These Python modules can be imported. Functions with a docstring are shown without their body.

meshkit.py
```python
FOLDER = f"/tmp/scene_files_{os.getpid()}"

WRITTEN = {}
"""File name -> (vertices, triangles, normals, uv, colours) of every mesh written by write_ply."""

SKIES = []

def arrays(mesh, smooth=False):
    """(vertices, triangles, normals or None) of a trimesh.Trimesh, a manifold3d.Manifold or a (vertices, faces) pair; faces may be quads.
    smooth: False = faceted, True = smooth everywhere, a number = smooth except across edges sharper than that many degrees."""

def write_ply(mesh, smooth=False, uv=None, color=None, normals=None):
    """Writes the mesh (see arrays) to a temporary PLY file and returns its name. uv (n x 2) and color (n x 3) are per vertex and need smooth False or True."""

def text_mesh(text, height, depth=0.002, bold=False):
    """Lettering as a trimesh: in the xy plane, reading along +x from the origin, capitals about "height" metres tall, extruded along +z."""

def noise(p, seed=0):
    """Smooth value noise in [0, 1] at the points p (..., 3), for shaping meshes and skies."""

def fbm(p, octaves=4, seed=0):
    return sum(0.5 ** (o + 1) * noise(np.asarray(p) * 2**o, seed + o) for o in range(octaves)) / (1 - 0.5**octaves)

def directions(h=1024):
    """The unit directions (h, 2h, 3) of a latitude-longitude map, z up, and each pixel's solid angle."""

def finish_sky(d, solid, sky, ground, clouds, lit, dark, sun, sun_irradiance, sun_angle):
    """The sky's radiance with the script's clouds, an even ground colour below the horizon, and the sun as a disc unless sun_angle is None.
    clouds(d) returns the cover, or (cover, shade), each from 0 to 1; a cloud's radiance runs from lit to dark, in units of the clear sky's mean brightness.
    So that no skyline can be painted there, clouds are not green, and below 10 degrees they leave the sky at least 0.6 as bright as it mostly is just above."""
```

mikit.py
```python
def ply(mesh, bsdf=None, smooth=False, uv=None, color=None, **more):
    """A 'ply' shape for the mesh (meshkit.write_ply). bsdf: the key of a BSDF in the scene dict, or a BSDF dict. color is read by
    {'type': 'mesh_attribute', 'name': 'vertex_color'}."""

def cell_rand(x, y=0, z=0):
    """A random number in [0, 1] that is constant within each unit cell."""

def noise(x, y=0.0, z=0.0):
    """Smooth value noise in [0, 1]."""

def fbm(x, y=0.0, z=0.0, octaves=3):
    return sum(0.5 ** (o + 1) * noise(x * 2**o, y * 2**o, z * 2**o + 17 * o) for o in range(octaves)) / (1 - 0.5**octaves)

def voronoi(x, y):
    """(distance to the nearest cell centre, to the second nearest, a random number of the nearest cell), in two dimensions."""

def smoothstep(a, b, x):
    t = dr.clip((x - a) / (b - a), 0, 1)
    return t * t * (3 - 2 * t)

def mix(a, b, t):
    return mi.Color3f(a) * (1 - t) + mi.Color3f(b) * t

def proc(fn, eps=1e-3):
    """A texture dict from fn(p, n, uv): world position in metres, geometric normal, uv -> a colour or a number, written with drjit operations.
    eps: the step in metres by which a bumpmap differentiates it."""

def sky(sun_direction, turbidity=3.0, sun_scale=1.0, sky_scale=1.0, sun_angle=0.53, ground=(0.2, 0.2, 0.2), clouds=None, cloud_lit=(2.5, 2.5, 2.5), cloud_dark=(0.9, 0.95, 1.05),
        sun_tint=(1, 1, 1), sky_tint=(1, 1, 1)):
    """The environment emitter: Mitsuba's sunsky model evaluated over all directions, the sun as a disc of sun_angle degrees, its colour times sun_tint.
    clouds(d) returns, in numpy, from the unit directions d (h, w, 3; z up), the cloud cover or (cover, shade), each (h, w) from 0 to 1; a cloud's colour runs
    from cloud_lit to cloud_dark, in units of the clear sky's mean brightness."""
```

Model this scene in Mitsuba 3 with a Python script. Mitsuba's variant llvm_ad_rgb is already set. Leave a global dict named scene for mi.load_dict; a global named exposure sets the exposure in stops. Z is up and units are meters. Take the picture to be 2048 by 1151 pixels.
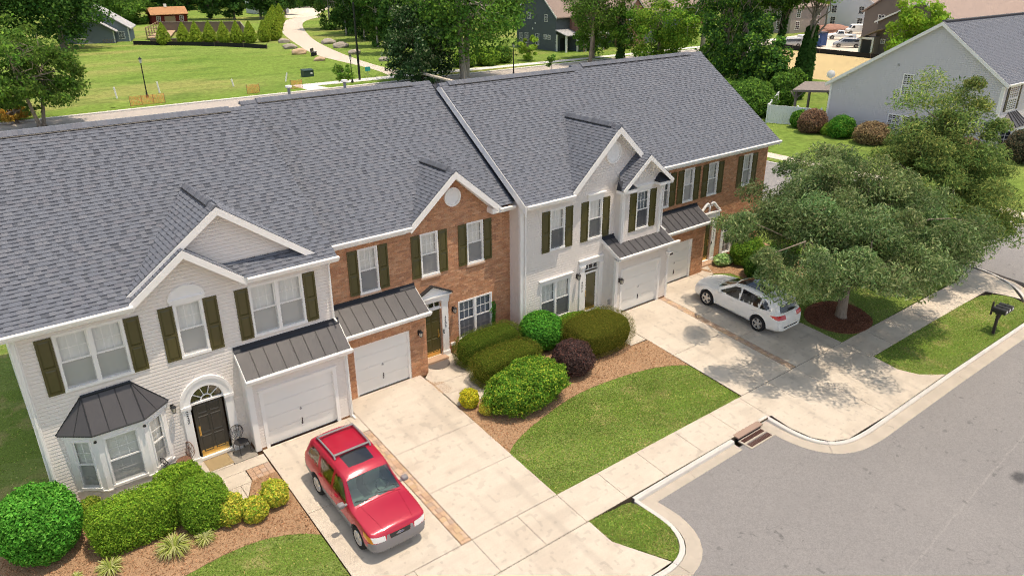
import math, random
import numpy as np, trimesh, shapely, drjit as dr, mitsuba as mi
import manifold3d as m3
import mikit, meshkit
from shapely.geometry import Polygon, box as sbox, Point, LineString
from shapely.ops import unary_union
from mikit import noise, fbm, voronoi, cell_rand, smoothstep, mix

random.seed(7)
rng = np.random.default_rng(7)
T4 = mi.ScalarTransform4f
scene, labels = {}, {}

# ------------------------------------------------------------------ camera, sky, exposure
CAM = np.array([-6.516, -21.910, 15.107])
YAW, PITCH, ROLL, FOCAL = 0.659837, 0.410216, -0.004364, 1497.63
_f = np.array([math.sin(YAW) * math.cos(PITCH), math.cos(YAW) * math.cos(PITCH), -math.sin(PITCH)])
_r = np.array([math.cos(YAW), -math.sin(YAW), 0.0])
_u = np.cross(_r, _f)
_up = -math.sin(ROLL) * _r + math.cos(ROLL) * _u
scene['camera'] = {'type': 'perspective', 'fov': math.degrees(2 * math.atan(1024 / FOCAL)), 'fov_axis': 'x',
                   'near_clip': 0.1, 'far_clip': 3000.0,
                   'to_world': T4().look_at(origin=CAM.tolist(), target=(CAM + _f).tolist(), up=_up.tolist())}
SUN = (0.17, -0.19, 1.0)
def cloud(d):
    p = d / np.maximum(d[..., 2:3], 0.08)
    n = meshkit.fbm(np.stack([p[..., 0] * .8, p[..., 1] * .8, p[..., 0] * 0 + 3.3], -1), 5, 3)
    return np.clip((n - .42) * 5.0, 0, .9)
scene['sky'] = mikit.sky(SUN, turbidity=3.5, sun_scale=1.0, sky_scale=1.4, sky_tint=(1.0, .99, .96), clouds=cloud, ground=(.25, .23, .2))
exposure = 1.45

# ------------------------------------------------------------------ materials
def B(name, **k):
    scene[name] = k
    return name
def P(name, col, rough=.6, spec=.35, **k):
    c = col if isinstance(col, dict) else {'type': 'rgb', 'value': list(col)}
    return B(name, type='twosided', bsdf={'type': 'principled', 'base_color': c, 'roughness': rough, 'specular': spec, **k})
VC = {'type': 'mesh_attribute', 'name': 'vertex_color'}
def rgb(*c): return mi.Color3f(*c)
def pr(fn, eps=1e-3): return mikit.proc(fn, eps)

P('m_white', (.80, .79, .775), .45)
P('m_garage', (.77, .765, .745), .4)
def f_siding(p, n, uv):
    s = fbm(p.x * .9 + p.y, p.z * .5, p.y * .9, 3)
    return mix((.70, .655, .615), (.76, .715, .675), s)
P('m_siding', pr(f_siding), .5, .3)
P('m_sidegrey', (.46, .47, .49), .55, .3)
P('m_mortar', (.50, .42, .34), .9, .1)
P('m_brick', VC, .85, .2)
P('m_vc', VC, .75, .2)
P('m_shingle', VC, .95, .12)
for i, c in enumerate(((.152, .166, .198), (.160, .173, .204), (.146, .160, .192), (.167, .178, .206), (.156, .164, .192))):
    P('m_tab%d' % i, c, .95, .12)
def f_metal(p, n, uv):
    s = fbm(p.x * 1.3, p.y * 1.3, p.z * 1.3, 3)
    return mix((.062, .061, .066), (.082, .080, .086), s)
P('m_metalroof', pr(f_metal), .45, .3)
P('m_seam', (.03, .031, .034), .5)
P('m_flash', (.018, .022, .032), .6)
P('m_olive', (.078, .068, .022), .38, .5)
P('m_doordark', (.045, .043, .037), .35, .5)
P('m_oliveglass', (.10, .085, .025), .12, .6)
P('m_brass', (.75, .52, .18), .28, .5, metallic=.9)
P('m_black', (.012, .012, .013), .45, .5)
P('m_iron', (.035, .033, .034), .4, .5)
P('m_rust', (.16, .085, .055), .6, .3)
P('m_lampglass', (.5, .45, .38), .15, .6)
P('m_blind', (.70, .70, .66), .7, .2)
P('m_curtain', (.70, .71, .68), .8, .1)
P('m_dim', (.16, .17, .18), .8, .1)
P('m_dimblue', (.20, .22, .26), .8, .1)
B('m_glass', type='thindielectric', int_ior=1.5)
B('m_screen', type='mask', opacity=.30, bsdf={'type': 'twosided', 'bsdf': {'type': 'diffuse', 'reflectance': {'type': 'rgb', 'value': [.22, .225, .235]}}})
B('m_screendark', type='mask', opacity=.62, bsdf={'type': 'twosided', 'bsdf': {'type': 'diffuse', 'reflectance': {'type': 'rgb', 'value': [.085, .09, .10]}}})
B('m_screenmid', type='mask', opacity=.5, bsdf={'type': 'twosided', 'bsdf': {'type': 'diffuse', 'reflectance': {'type': 'rgb', 'value': [.15, .155, .175]}}})
P('m_grey', (.30, .30, .31), .5)
P('m_steel', (.45, .45, .46), .35, .5, metallic=.7)
def f_conc(p, n, uv):
    a = fbm(p.x * .55, p.y * .8, 0., 4); b = fbm(p.x * 5, p.y * 5, 2., 3); c = noise(p.x * 60, p.y * 60, 1.)
    col = mix((.500, .438, .362), (.585, .525, .445), a * .7 + b * .3)
    st = smoothstep(.50, .70, fbm(p.x * .62 + 9, p.y * 1.1, 4., 5)); col = mix(col, (.415, .36, .295), st * .42)
    st = smoothstep(.56, .70, fbm(p.x * 2.3 + 3, p.y * 3.1, 8., 4)); col = mix(col, (.44, .385, .32), st * .22)
    tr = sum(smoothstep(.22, .05, dr.abs(p.x - c0 - .05 * fbm(p.y * .8, c0, 0., 2))) for c0 in (.5, 2.05, 4.2, 5.7, 17.5, 19.0, 21.1, 22.8)) * smoothstep(.35, .65, fbm(p.x * 3, p.y * .8, 5., 3)); col = col * (1 - .10 * tr)
    br = fbm(p.x * 1.1, p.y * 14., 6., 2); sp = smoothstep(.80, .86, noise(p.x * 7, p.y * 7, 11.))
    return col * (.92 + .08 * c + .06 * br) * (1 - .12 * sp)
P('m_conc', pr(f_conc), .85, .2)
def f_curb(p, n, uv):
    a = fbm(p.x * 2.1, p.y * 2.1, p.z, 4)
    return mix((.47, .455, .43), (.58, .56, .53), a)
P('m_curb', pr(f_curb), .85, .2)
def f_gut(p, n, uv):
    a = fbm(p.x * 1.6, p.y * 1.6, 3., 4)
    return mix((.37, .33, .275), (.49, .435, .37), a)
P('m_gutter', pr(f_gut), .9, .15)
def f_asph(p, n, uv):
    a = fbm(p.x * .25, p.y * .25, 0., 3); g = noise(p.x * 55, p.y * 55, 0.); h = noise(p.x * 22, p.y * 22, 5.); w = fbm(p.x * 1.6, p.y * 1.6, 2., 3)
    col = mix((.205, .198, .198), (.245, .235, .233), a * .7 + w * .3)
    d = dr.sqrt(dr.square((p.x - 19.9) * .9) + dr.square((p.y + 16.05) * 1.6)) + .35 * (fbm(p.x * 4, p.y * 4, 0., 3) - .5)
    col = mix((.085, .085, .088), col, smoothstep(.18, .5, d))
    cr = dr.abs(p.y + 15.6 - .07 * (p.x - 17) - .12 * fbm(p.x * 2, p.y, 0., 2))
    col = mix((.285, .272, .265), col, smoothstep(.0, .05, cr) * .5 + .5)
    ck = dr.abs(fbm(p.x * .5 + 2, p.y * .5, 9., 4) - .5); col = mix((.12, .118, .118), col, smoothstep(.0, .004, ck) * .35 + .65)
    sp = smoothstep(.86, .92, noise(p.x * 3.1, p.y * 3.1, 11.)) * smoothstep(.5, .7, noise(p.x * 11, p.y * 11, 4.))
    return mix(col, (.10, .10, .10), sp * .5) * (.80 + .26 * g + .14 * h)
P('m_asphalt', pr(f_asph), .92, .2)
P('m_path', (.44, .385, .33), .9, .15)
def f_grass(p, n, uv):
    a = fbm(p.x * .8, p.y * .8, 0., 4); b = fbm(p.x * 9, p.y * 9, 1., 3); c = noise(p.x * 38, p.y * 38, 2.)
    col = mix((.115, .170, .034), (.205, .262, .075), a * .55 + b * .45)
    s = smoothstep(.45, .55, noise(p.x * .35 + p.y * 1.1, 3., 1.)); col = mix(col, (.105, .175, .022), s * .45)
    dry = smoothstep(.58, .75, fbm(p.x * 1.1 + 5, p.y * 1.1, 3., 4)); col = mix(col, (.32, .275, .125), dry * .55)
    return col * (.72 + .5 * c)
P('m_grass', pr(f_grass), .9, .1)
def f_field(p, n, uv):
    a = fbm(p.x * .06, p.y * .09, 0., 4); b = fbm(p.x * .7, p.y * .9, 1., 4); m = smoothstep(.35, .65, noise(p.y * .22 + p.x * .03, p.x * .015, 4.))
    col = mix((.085, .150, .026), (.185, .230, .058), a * .6 + b * .4); col = mix(col, (.115, .185, .030), m * .45)
    dry = smoothstep(.48, .70, fbm(p.x * .05 + 2, p.y * .16, 3., 5)); col = mix(col, (.235, .215, .08), dry * .55)
    dk = smoothstep(.55, .8, fbm(p.x * .22, p.y * .3, 8., 4)); col = mix(col, (.06, .11, .02), dk * .5)
    return col * (.78 + .44 * noise(p.x * 3, p.y * 3, 0.))
P('m_field', pr(f_field), .95, .05)
P('m_drygrass', (.40, .315, .17), .95, .05)
def f_mulch(p, n, uv):
    a = fbm(p.x * 2.2, p.y * 2.2, 0., 3); c = noise(p.x * 45, p.y * 28, 0.); d = noise(p.x * 26 + p.y * 30, p.y * 70, 3.)
    return mix((.25, .155, .092), (.42, .275, .170), a * .4 + c * .35 + d * .25)
P('m_mulch', pr(f_mulch), .95, .05)
def f_mulch2(p, n, uv):
    c = noise(p.x * 40, p.y * 25, 0.); d = noise(p.x * 26 + p.y * 30, p.y * 70, 3.)
    return mix((.12, .055, .035), (.24, .115, .075), c * .5 + d * .5)
P('m_mulchdark', pr(f_mulch2), .95, .05)
def f_bark(p, n, uv):
    a = fbm(p.x * 9 + p.y * 9, p.z * 2.2, p.y * 5, 4)
    return mix((.17, .135, .105), (.36, .305, .25), a)
P('m_bark', pr(f_bark), .95, .05)
B('m_leaf', type='principledthin', base_color=VC, roughness=.5, diff_trans=.75, spec_trans=0., eta=1.4)
B('m_leafgloss', type='principledthin', base_color=VC, roughness=.28, diff_trans=.5, spec_trans=0., eta=1.5)

# ------------------------------------------------------------------ naming
_cnt = {}
def num(k):
    i = _cnt.get(k, 0); _cnt[k] = i + 1
    return k if i == 0 else '%s_%03d' % (k, i)
def thing(name, label=None, cat=None, group=None, kind=None):
    k = num(name); d = {}
    if label: d['label'] = label
    if cat: d['category'] = cat
    if group: d['group'] = group
    if kind: d['kind'] = kind
    if d: labels[k] = d
    return k
class MB:
    """Collects geometry into one mesh."""
    def __init__(s): s.v, s.f, s.c, s.n = [], [], [], 0
    def add(s, v, f, c=None):
        v = np.asarray(v, float); f = np.asarray(f, int)
        if f.ndim == 2 and f.shape[1] == 4: f = np.vstack([f[:, [0, 1, 2]], f[:, [0, 2, 3]]])
        s.v.append(v); s.f.append(f + s.n); s.n += len(v)
        if c is not None:
            c = np.asarray(c, float); s.c.append(np.tile(c, (len(v), 1)) if c.ndim == 1 else c)
        return s
    def mesh(s, m, c=None): return s.add(m.vertices, m.faces, c)
    def box(s, x0, x1, y0, y1, z0, z1, c=None):
        v = [[x, y, z] for x in (x0, x1) for y in (y0, y1) for z in (z0, z1)]
        return s.add(v, BOXF, c)
    def get(s): return np.vstack(s.v), np.vstack(s.f), (np.vstack(s.c) if s.c else None)
BOXF = np.array([[0, 1, 3, 2], [4, 6, 7, 5], [0, 4, 5, 1], [2, 3, 7, 6], [0, 2, 6, 4], [1, 5, 7, 3]])
def put(key, mesh, bsdf, smooth=False, label=None, kind=None, raw=False):
    """One entry of the scene; a number is added when the key is taken."""
    if not raw: key = num(key)
    col = None
    if isinstance(mesh, MB):
        if not mesh.v: return None
        v, f, col = mesh.get(); mesh = (v, f)
    elif isinstance(mesh, trimesh.Trimesh): mesh = (np.array(mesh.vertices), np.array(mesh.faces))
    if col is not None and smooth not in (False, True): smooth = False
    scene[key] = mikit.ply(mesh, bsdf, smooth=smooth, color=col)
    if label or kind:
        d = labels.setdefault(key, {})
        if label: d['label'] = label
        if kind: d['kind'] = kind
    return key
def struct(name, mesh, bsdf, smooth=False):
    k = put(name, mesh, bsdf, smooth); labels[k] = {'kind': 'structure'}; return k
def tri2(poly):
    """Triangulates a shapely polygon: (n x 2, m x 3)."""
    v, f = trimesh.creation.triangulate_polygon(poly, engine='earcut')
    return np.asarray(v), np.asarray(f)
def polys(g):
    if g.is_empty: return []
    return [q for q in getattr(g, 'geoms', [g]) if q.geom_type == 'Polygon' and q.area > 1e-6]
def rings(poly): return [np.array(r.coords)[:-1] for r in [poly.exterior, *poly.interiors]]
def tube(path, r, sides=8, cap=True):
    p = np.asarray(path, float); n = len(p); r = np.broadcast_to(r, (n,))
    t = np.gradient(p, axis=0); t /= np.linalg.norm(t, axis=1, keepdims=True) + 1e-12
    a = np.cross(t, [0.31, 0.17, 0.93]); bad = np.linalg.norm(a, axis=1) < .15
    a[bad] = np.cross(t[bad], [1.0, .1, 0]); a /= np.linalg.norm(a, axis=1, keepdims=True)
    b = np.cross(t, a); g = np.arange(sides) * 2 * np.pi / sides
    v = p[:, None] + r[:, None, None] * (np.cos(g)[None, :, None] * a[:, None] + np.sin(g)[None, :, None] * b[:, None])
    i, j = np.meshgrid(np.arange(n - 1), np.arange(sides), indexing='ij')
    q = np.stack([i * sides + j, i * sides + (j + 1) % sides, (i + 1) * sides + (j + 1) % sides, (i + 1) * sides + j], -1).reshape(-1, 4)
    f = np.vstack([q[:, [0, 1, 2]], q[:, [0, 2, 3]]])
    v = v.reshape(-1, 3)
    if cap:
        k = len(v); v = np.vstack([v, p[:1], p[-1:]]); j = np.arange(sides)
        f = np.vstack([f, np.stack([(j + 1) % sides, j, j * 0 + k], 1), np.stack([(n - 1) * sides + j, (n - 1) * sides + (j + 1) % sides, j * 0 + k + 1], 1)])
    return v, f
def lathe(prof, sides=16):
    """Profile [(r, z)...] round the z axis."""
    p = np.asarray(prof, float); g = np.arange(sides) * 2 * np.pi / sides
    v = np.stack([p[:, :1] * np.cos(g), p[:, :1] * np.sin(g), np.tile(p[:, 1:], (1, sides))], -1).reshape(-1, 3)
    n = len(p); i, j = np.meshgrid(np.arange(n - 1), np.arange(sides), indexing='ij')
    q = np.stack([i * sides + j, i * sides + (j + 1) % sides, (i + 1) * sides + (j + 1) % sides, (i + 1) * sides + j], -1).reshape(-1, 4)
    return v, np.vstack([q[:, [0, 1, 2]], q[:, [0, 2, 3]]])
class Plane:
    """A frame: O + u U + v V + d N. Front walls: U = x, V = z, N = -y."""
    def __init__(s, O, U=(1, 0, 0), V=(0, 0, 1), N=None):
        s.O, s.U, s.V = (np.asarray(a, float) for a in (O, U, V))
        s.N = np.cross(s.U, s.V) if N is None else np.asarray(N, float)
    def p(s, u, v, d=0.0):
        u, v, d = np.broadcast_arrays(np.asarray(u, float), v, d)
        return s.O + u[..., None] * s.U + v[..., None] * s.V + d[..., None] * s.N
    def box(s, mb, u0, u1, v0, v1, d0, d1, c=None):
        g = np.array([[u, v, d] for u in (u0, u1) for v in (v0, v1) for d in (d0, d1)])
        return mb.add(s.p(g[:, 0], g[:, 1], g[:, 2]), BOXF, c)
    def prism(s, mb, poly, d0, d1, c=None, shear=None):
        """Extrudes the polygon (u, v) from d0 to d1; shear(u, v) adds to the front."""
        for q in polys(poly) if not isinstance(poly, Polygon) else [poly]:
            v2, f = tri2(q)
            dd = d1 + (shear(v2[:, 0], v2[:, 1]) if shear else 0)
            mb.add(s.p(v2[:, 0], v2[:, 1], dd), f, c)
            mb.add(s.p(v2[:, 0], v2[:, 1], d0), f[:, ::-1], c)
            for r in rings(q):
                n = len(r); r2 = np.roll(r, -1, 0); df = d1 + (shear(r[:, 0], r[:, 1]) if shear else 0); dg = np.roll(np.broadcast_to(df, (n,)), -1)
                v = np.concatenate([s.p(r[:, 0], r[:, 1], d0), s.p(r2[:, 0], r2[:, 1], d0), s.p(r2[:, 0], r2[:, 1], dg), s.p(r[:, 0], r[:, 1], df)])
                i = np.arange(n)
                mb.add(v, np.stack([i, i + n, i + 2 * n, i + 3 * n], 1), c)
        return mb
    def at(s, u, v, d=0.0): return Plane(s.p(u, v, d), s.U, s.V, s.N)
def fplane(y, x=0.0, z=0.0): return Plane((x, y, z), (1, 0, 0), (0, 0, 1), (0, -1, 0))
def lplane(x): return Plane((x, 0, 0), (0, -1, 0), (0, 0, 1), (-1, 0, 0))      # u = -y, faces -x
def G(y): return np.minimum(0.085 * np.asarray(y, float), 0.0)
def place(m, loc=(0, 0, 0), rz=0.0, s=1.0):
    """Vertices (v, f) turned about z, scaled and moved."""
    v, f = m; c, q = math.cos(rz), math.sin(rz)
    v = np.asarray(v, float) * s
    return np.stack([v[:, 0] * c - v[:, 1] * q, v[:, 0] * q + v[:, 1] * c, v[:, 2]], 1) + np.asarray(loc, float), f
# ------------------------------------------------------------------ the ground
def gsheet(mb, poly, zo=0.0, thick=0.3, zf=None, c=None, bumps=None):
    """A sheet on the sloping ground with a skirt at its edge."""
    zf = zf or G
    parts = []
    for q in polys(poly):
        for half in (sbox(-500, 0, 500, 900), sbox(-500, -200, 500, 0)): parts += polys(q.intersection(half))
    for q in parts:
        v2, f = tri2(q)
        if bumps:
            m = trimesh.Trimesh(np.c_[v2, v2[:, 0] * 0], f, process=False)
            vv, ff = trimesh.remesh.subdivide_to_size(m.vertices, m.faces, bumps[0], max_iter=14)
            zz = zf(vv[:, 1]) + zo + bumps[1] * (meshkit.fbm(np.c_[vv[:, 0] * 1.7, vv[:, 1] * 1.7, vv[:, 0] * 0], 3) - .5)
            mb.add(np.c_[vv[:, :2], zz], ff, c)
        else: mb.add(np.c_[v2, zf(v2[:, 1]) + zo], f, c)
        for r in rings(q):
            r2 = np.roll(r, -1, 0); n = len(r); i = np.arange(n)
            za, zb = zf(r[:, 1]) + zo, zf(r2[:, 1]) + zo
            mb.add(np.concatenate([np.c_[r, za - thick], np.c_[r2, zb - thick], np.c_[r2, zb], np.c_[r, za]]), np.stack([i, i + n, i + 2 * n, i + 3 * n], 1), c)
    return mb
P('m_joint', (.10, .08, .06), .95, .05)
def PG(*pts): return Polygon(pts)
def smooth_line(pts, n=12):
    from scipy.interpolate import CubicSpline
    p = np.array(pts, float); t = np.r_[0, np.cumsum(np.linalg.norm(np.diff(p, axis=0), axis=1))]
    return [tuple(a) for a in CubicSpline(t, p)(np.linspace(0, t[-1], n * (len(p) - 1)))]
# plan outlines
bed_edge = smooth_line([(6.50, -4.93), (7.2, -4.52), (8.6, -4.08), (10.7, -3.68), (13.3, -3.79), (15.2, -4.22), (16.15, -4.75)], 6)
lawn_mid = Polygon([(6.53, -7.38)] + bed_edge + [(16.13, -7.40)])
bed_mid = Polygon([(16.15, -4.75)] + [(16.2, -2.37), (15.2, -2.32), (15.2, .96), (11.72, .96), (11.72, 1.74), (8.62, 1.74), (8.55, .2), (8.2, -1.9), (6.56, -1.72)] + bed_edge)
ledge = smooth_line([(-9.5, -3.2), (-6.4, -3.93), (-4.05, -3.93), (-2.13, -3.83), (-.95, -4.2), (-.33, -4.66)], 6)
bed_left = Polygon([(-9.5, 1.2)] + ledge + [(-.33, -1.32), (-1.12, -1.3), (-1.5, -2.05), (-2.36, -2.05), (-2.36, .56), (-6.2, .56), (-6.3, 1.2)])
lawn_left = Polygon(ledge + [(-.33, -7.38), (-40, -7.38), (-40, 60), (-6.12, 60), (-6.12, 1.2), (-9.5, 1.2)])
ring = Polygon([(25.55 + 1.72 * math.cos(a) * (1 + .04 * math.sin(3 * a)), -6.0 + 1.5 * math.sin(a) * (1 + .05 * math.cos(2 * a))) for a in np.linspace(0, 2 * math.pi, 40)[:-1]]).intersection(sbox(0, -7.42, 99, 0))
bed_four = PG((23.95, 1.74), (24.3, .35), (25.0, -.1), (25.4, -2.0), (27.0, -3.0), (28.6, -2.3), (30.2, -.8), (30.4, 1.74))
lawn_four = PG((23.5, -7.40), (23.5, .3), (24.3, .35), (30.4, 1.74), (30.3, 16), (30.3, 60), (36.0, 60), (36.0, -7.0), (34.6, -7.25)).difference(bed_four).difference(ring)
strip_grass = Polygon([(23.62, -8.85)] + smooth_line([(23.5, -9.97), (23.9, -10.7), (24.88, -11.36)], 4) + [(33.0, -11.36)] + smooth_line([(33.9, -11.25), (35.2, -10.6), (35.4, -9.9), (34.8, -9.2), (34.07, -8.9)], 4) + [(31.9, -8.78)])
island = Polygon([(6.6, -8.84), (8.2, -8.98)] + smooth_line([(8.36, -9.2), (8.48, -9.87), (8.47, -10.49), (8.17, -11.09), (7.54, -11.42)], 4) + [(6.63, -9.88)])
lawn_far_left = PG((-40, -8.84), (-1.0, -8.84), (-1.0, -9.9), (-1.9, -11.4), (-40, -11.4))
mb = MB(); mb.add([[-900, 60, -.35], [900, 60, -.35], [900, 1500, -.35], [-900, 1500, -.35], [-900, -12, -1.5], [900, -12, -1.5], [-900, -900, -1.5], [900, -900, -1.5], [-900, 0, -.35], [900, 0, -.35]],
                  np.array([[0, 1, 2, 3], [8, 9, 1, 0], [4, 5, 9, 8], [6, 7, 5, 4]])); struct('ground', mb, 'm_mulch')
mb = MB()
for q in (lawn_mid, lawn_left, lawn_four, strip_grass, island, lawn_far_left): gsheet(mb, q, .0, .3)
struct('lawn', mb, 'm_grass')
mb = MB()
for q in (bed_mid, bed_left, bed_four): gsheet(mb, q, .012, .3, bumps=(.35, .05))
gsheet(mb, PG((6.5, .55), (6.62, .2), (7.0, -.1), (7.06, -.62), (6.75, -.8), (6.45, -.62), (6.52, -.2)), .012, .03)
struct('mulch_bed', mb, 'm_mulch')
mb = MB(); gsheet(mb, ring, .03, .3, bumps=(.3, .07)); struct('mulch_ring', mb, 'm_mulchdark')
# roads: the main street with its parking bay, the side street, the back street
RZ = lambda y: np.where(np.asarray(y) > -12.2, -.90 + .035 * (np.asarray(y, float) + 9), -1.012 + .008 * (np.asarray(y, float) + 12.2))
RS = lambda y: np.where(np.asarray(y) > -12.2, np.maximum(-.905 + .075 * (np.asarray(y, float) + 9.2), -1.2) * (np.asarray(y) < 2) - .1 * (np.asarray(y) >= 2), RZ(y))
RS = lambda y: np.clip(.075 * np.asarray(y, float) - .1, -1.012, -.1)
mb = MB()
gsheet(mb, PG((-60, -11.9), (8.0, -11.9), (8.6, -11.5), (8.9, -10.5), (8.9, -9.2), (15.5, -9.2), (15.6, -10.6), (16.3, -11.55), (17.2, -11.9), (34, -11.9), (38, -11.9), (62, -11.9), (62, -60), (-60, -60)), 0, .2, RZ)
struct('road', mb, 'm_asphalt')
mb = MB(); gsheet(mb, PG((37.9, -11.92), (47.2, -11.92), (47.2, 66), (37.9, 66)), 0.003, .2, RS); struct('side_road', mb, 'm_asphalt')
# pavement slabs
def slab_row(key, rects, base, bsdf='m_conc', zo=.012, gap=.017):
    put(key, gsheet(MB(), base, zo - .016, .25), 'm_joint', raw=True); labels.setdefault(key, {})['kind'] = 'structure'
    for q in rects:
        q = q if isinstance(q, Polygon) else sbox(*q)
        q = q.buffer(-gap / 2, join_style=2)
        put(key + '__slab', gsheet(MB(), q, zo, .02), bsdf)
def pavers(key, x0, x1, y0, y1, zo=.014):
    """A band of paving bricks in three uneven columns; each brick a part."""
    y = y1; k = 0
    while y > y0 + .05:
        L = rng.choice([.11, .17, .20])
        w = rng.choice([.5, .36, .64]); cut = x0 + (x1 - x0) * w
        for a, b in ((x0, cut), (cut, x1)):
            m = MB(); z = zo + rng.uniform(-.004, .004)
            q = sbox(a + .007, max(y - L, y0) + .007, b - .007, y - .007)
            gsheet(m, q, z, .03)
            put(key + '__paver', m, 'm_paver%d' % rng.integers(5))
        y -= L
for i, c in enumerate(((.50, .35, .24), (.44, .30, .21), (.54, .40, .29), (.43, .32, .25), (.50, .36, .23))): P('m_paver%d' % i, c, .9, .1)
j1 = [-.06, -3.68, -7.385]; j2 = [.95, -2.83, -5.05, -7.385]
base = unary_union([sbox(-.3, -7.385, 2.84, -.06), sbox(2.84, -7.385, 3.2, -1.1), sbox(3.0, -7.385, 6.55, 1.0), PG((-1.0, -8.84), (6.6, -8.84), (6.6, -9.85), (7.5, -11.4), (-1.9, -11.4), (-1.0, -9.85))])
rects = [(-.3, b, 2.83, a) for a, b in zip(j1, j1[1:])] + [(3.2, b, 6.54, a) for a, b in zip(j2, j2[1:])] + [(2.83, -1.1, 3.2, .0)]
rects += [PG((-1.0, -8.84), (2.9, -8.84), (2.9, -11.42), (-1.9, -11.4), (-1.0, -9.85)), PG((2.9, -8.84), (6.6, -8.84), (6.6, -9.85), (7.5, -11.43), (2.9, -11.42))]
slab_row('driveway', rects, base)
pavers('driveway', 2.84, 3.19, -7.38, -1.12)
base = unary_union([sbox(16.2, -7.4, 19.6, .1), sbox(19.6, -7.4, 23.5, 1.0), Polygon([(16.1, -8.66), (23.6, -8.8), (23.5, -9.97), (23.9, -10.7), (24.88, -11.39), (17.3, -11.33), (16.6, -11.04), (16.2, -10.5), (16.02, -9.7)])])
rects = [(16.2, -3.85, 19.58, .04), (16.2, -7.38, 19.58, -3.85), (19.95, -2.2, 23.5, 1.0), (19.95, -4.5, 23.5, -2.2), (19.95, -7.38, 23.5, -4.5),
         Polygon([(16.1, -8.66), (20.0, -8.72), (20.0, -11.405), (17.3, -11.33), (16.6, -11.04), (16.2, -10.5), (16.02, -9.7)]), Polygon([(20.0, -8.72), (23.6, -8.8), (23.5, -9.97), (23.9, -10.7), (24.88, -11.36), (20.0, -11.405)])]
slab_row('driveway', rects, base) if False else None
k2 = num('driveway'); slab_row(k2, rects, base)
pavers(k2, 19.59, 19.94, -7.36, .0)
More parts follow.
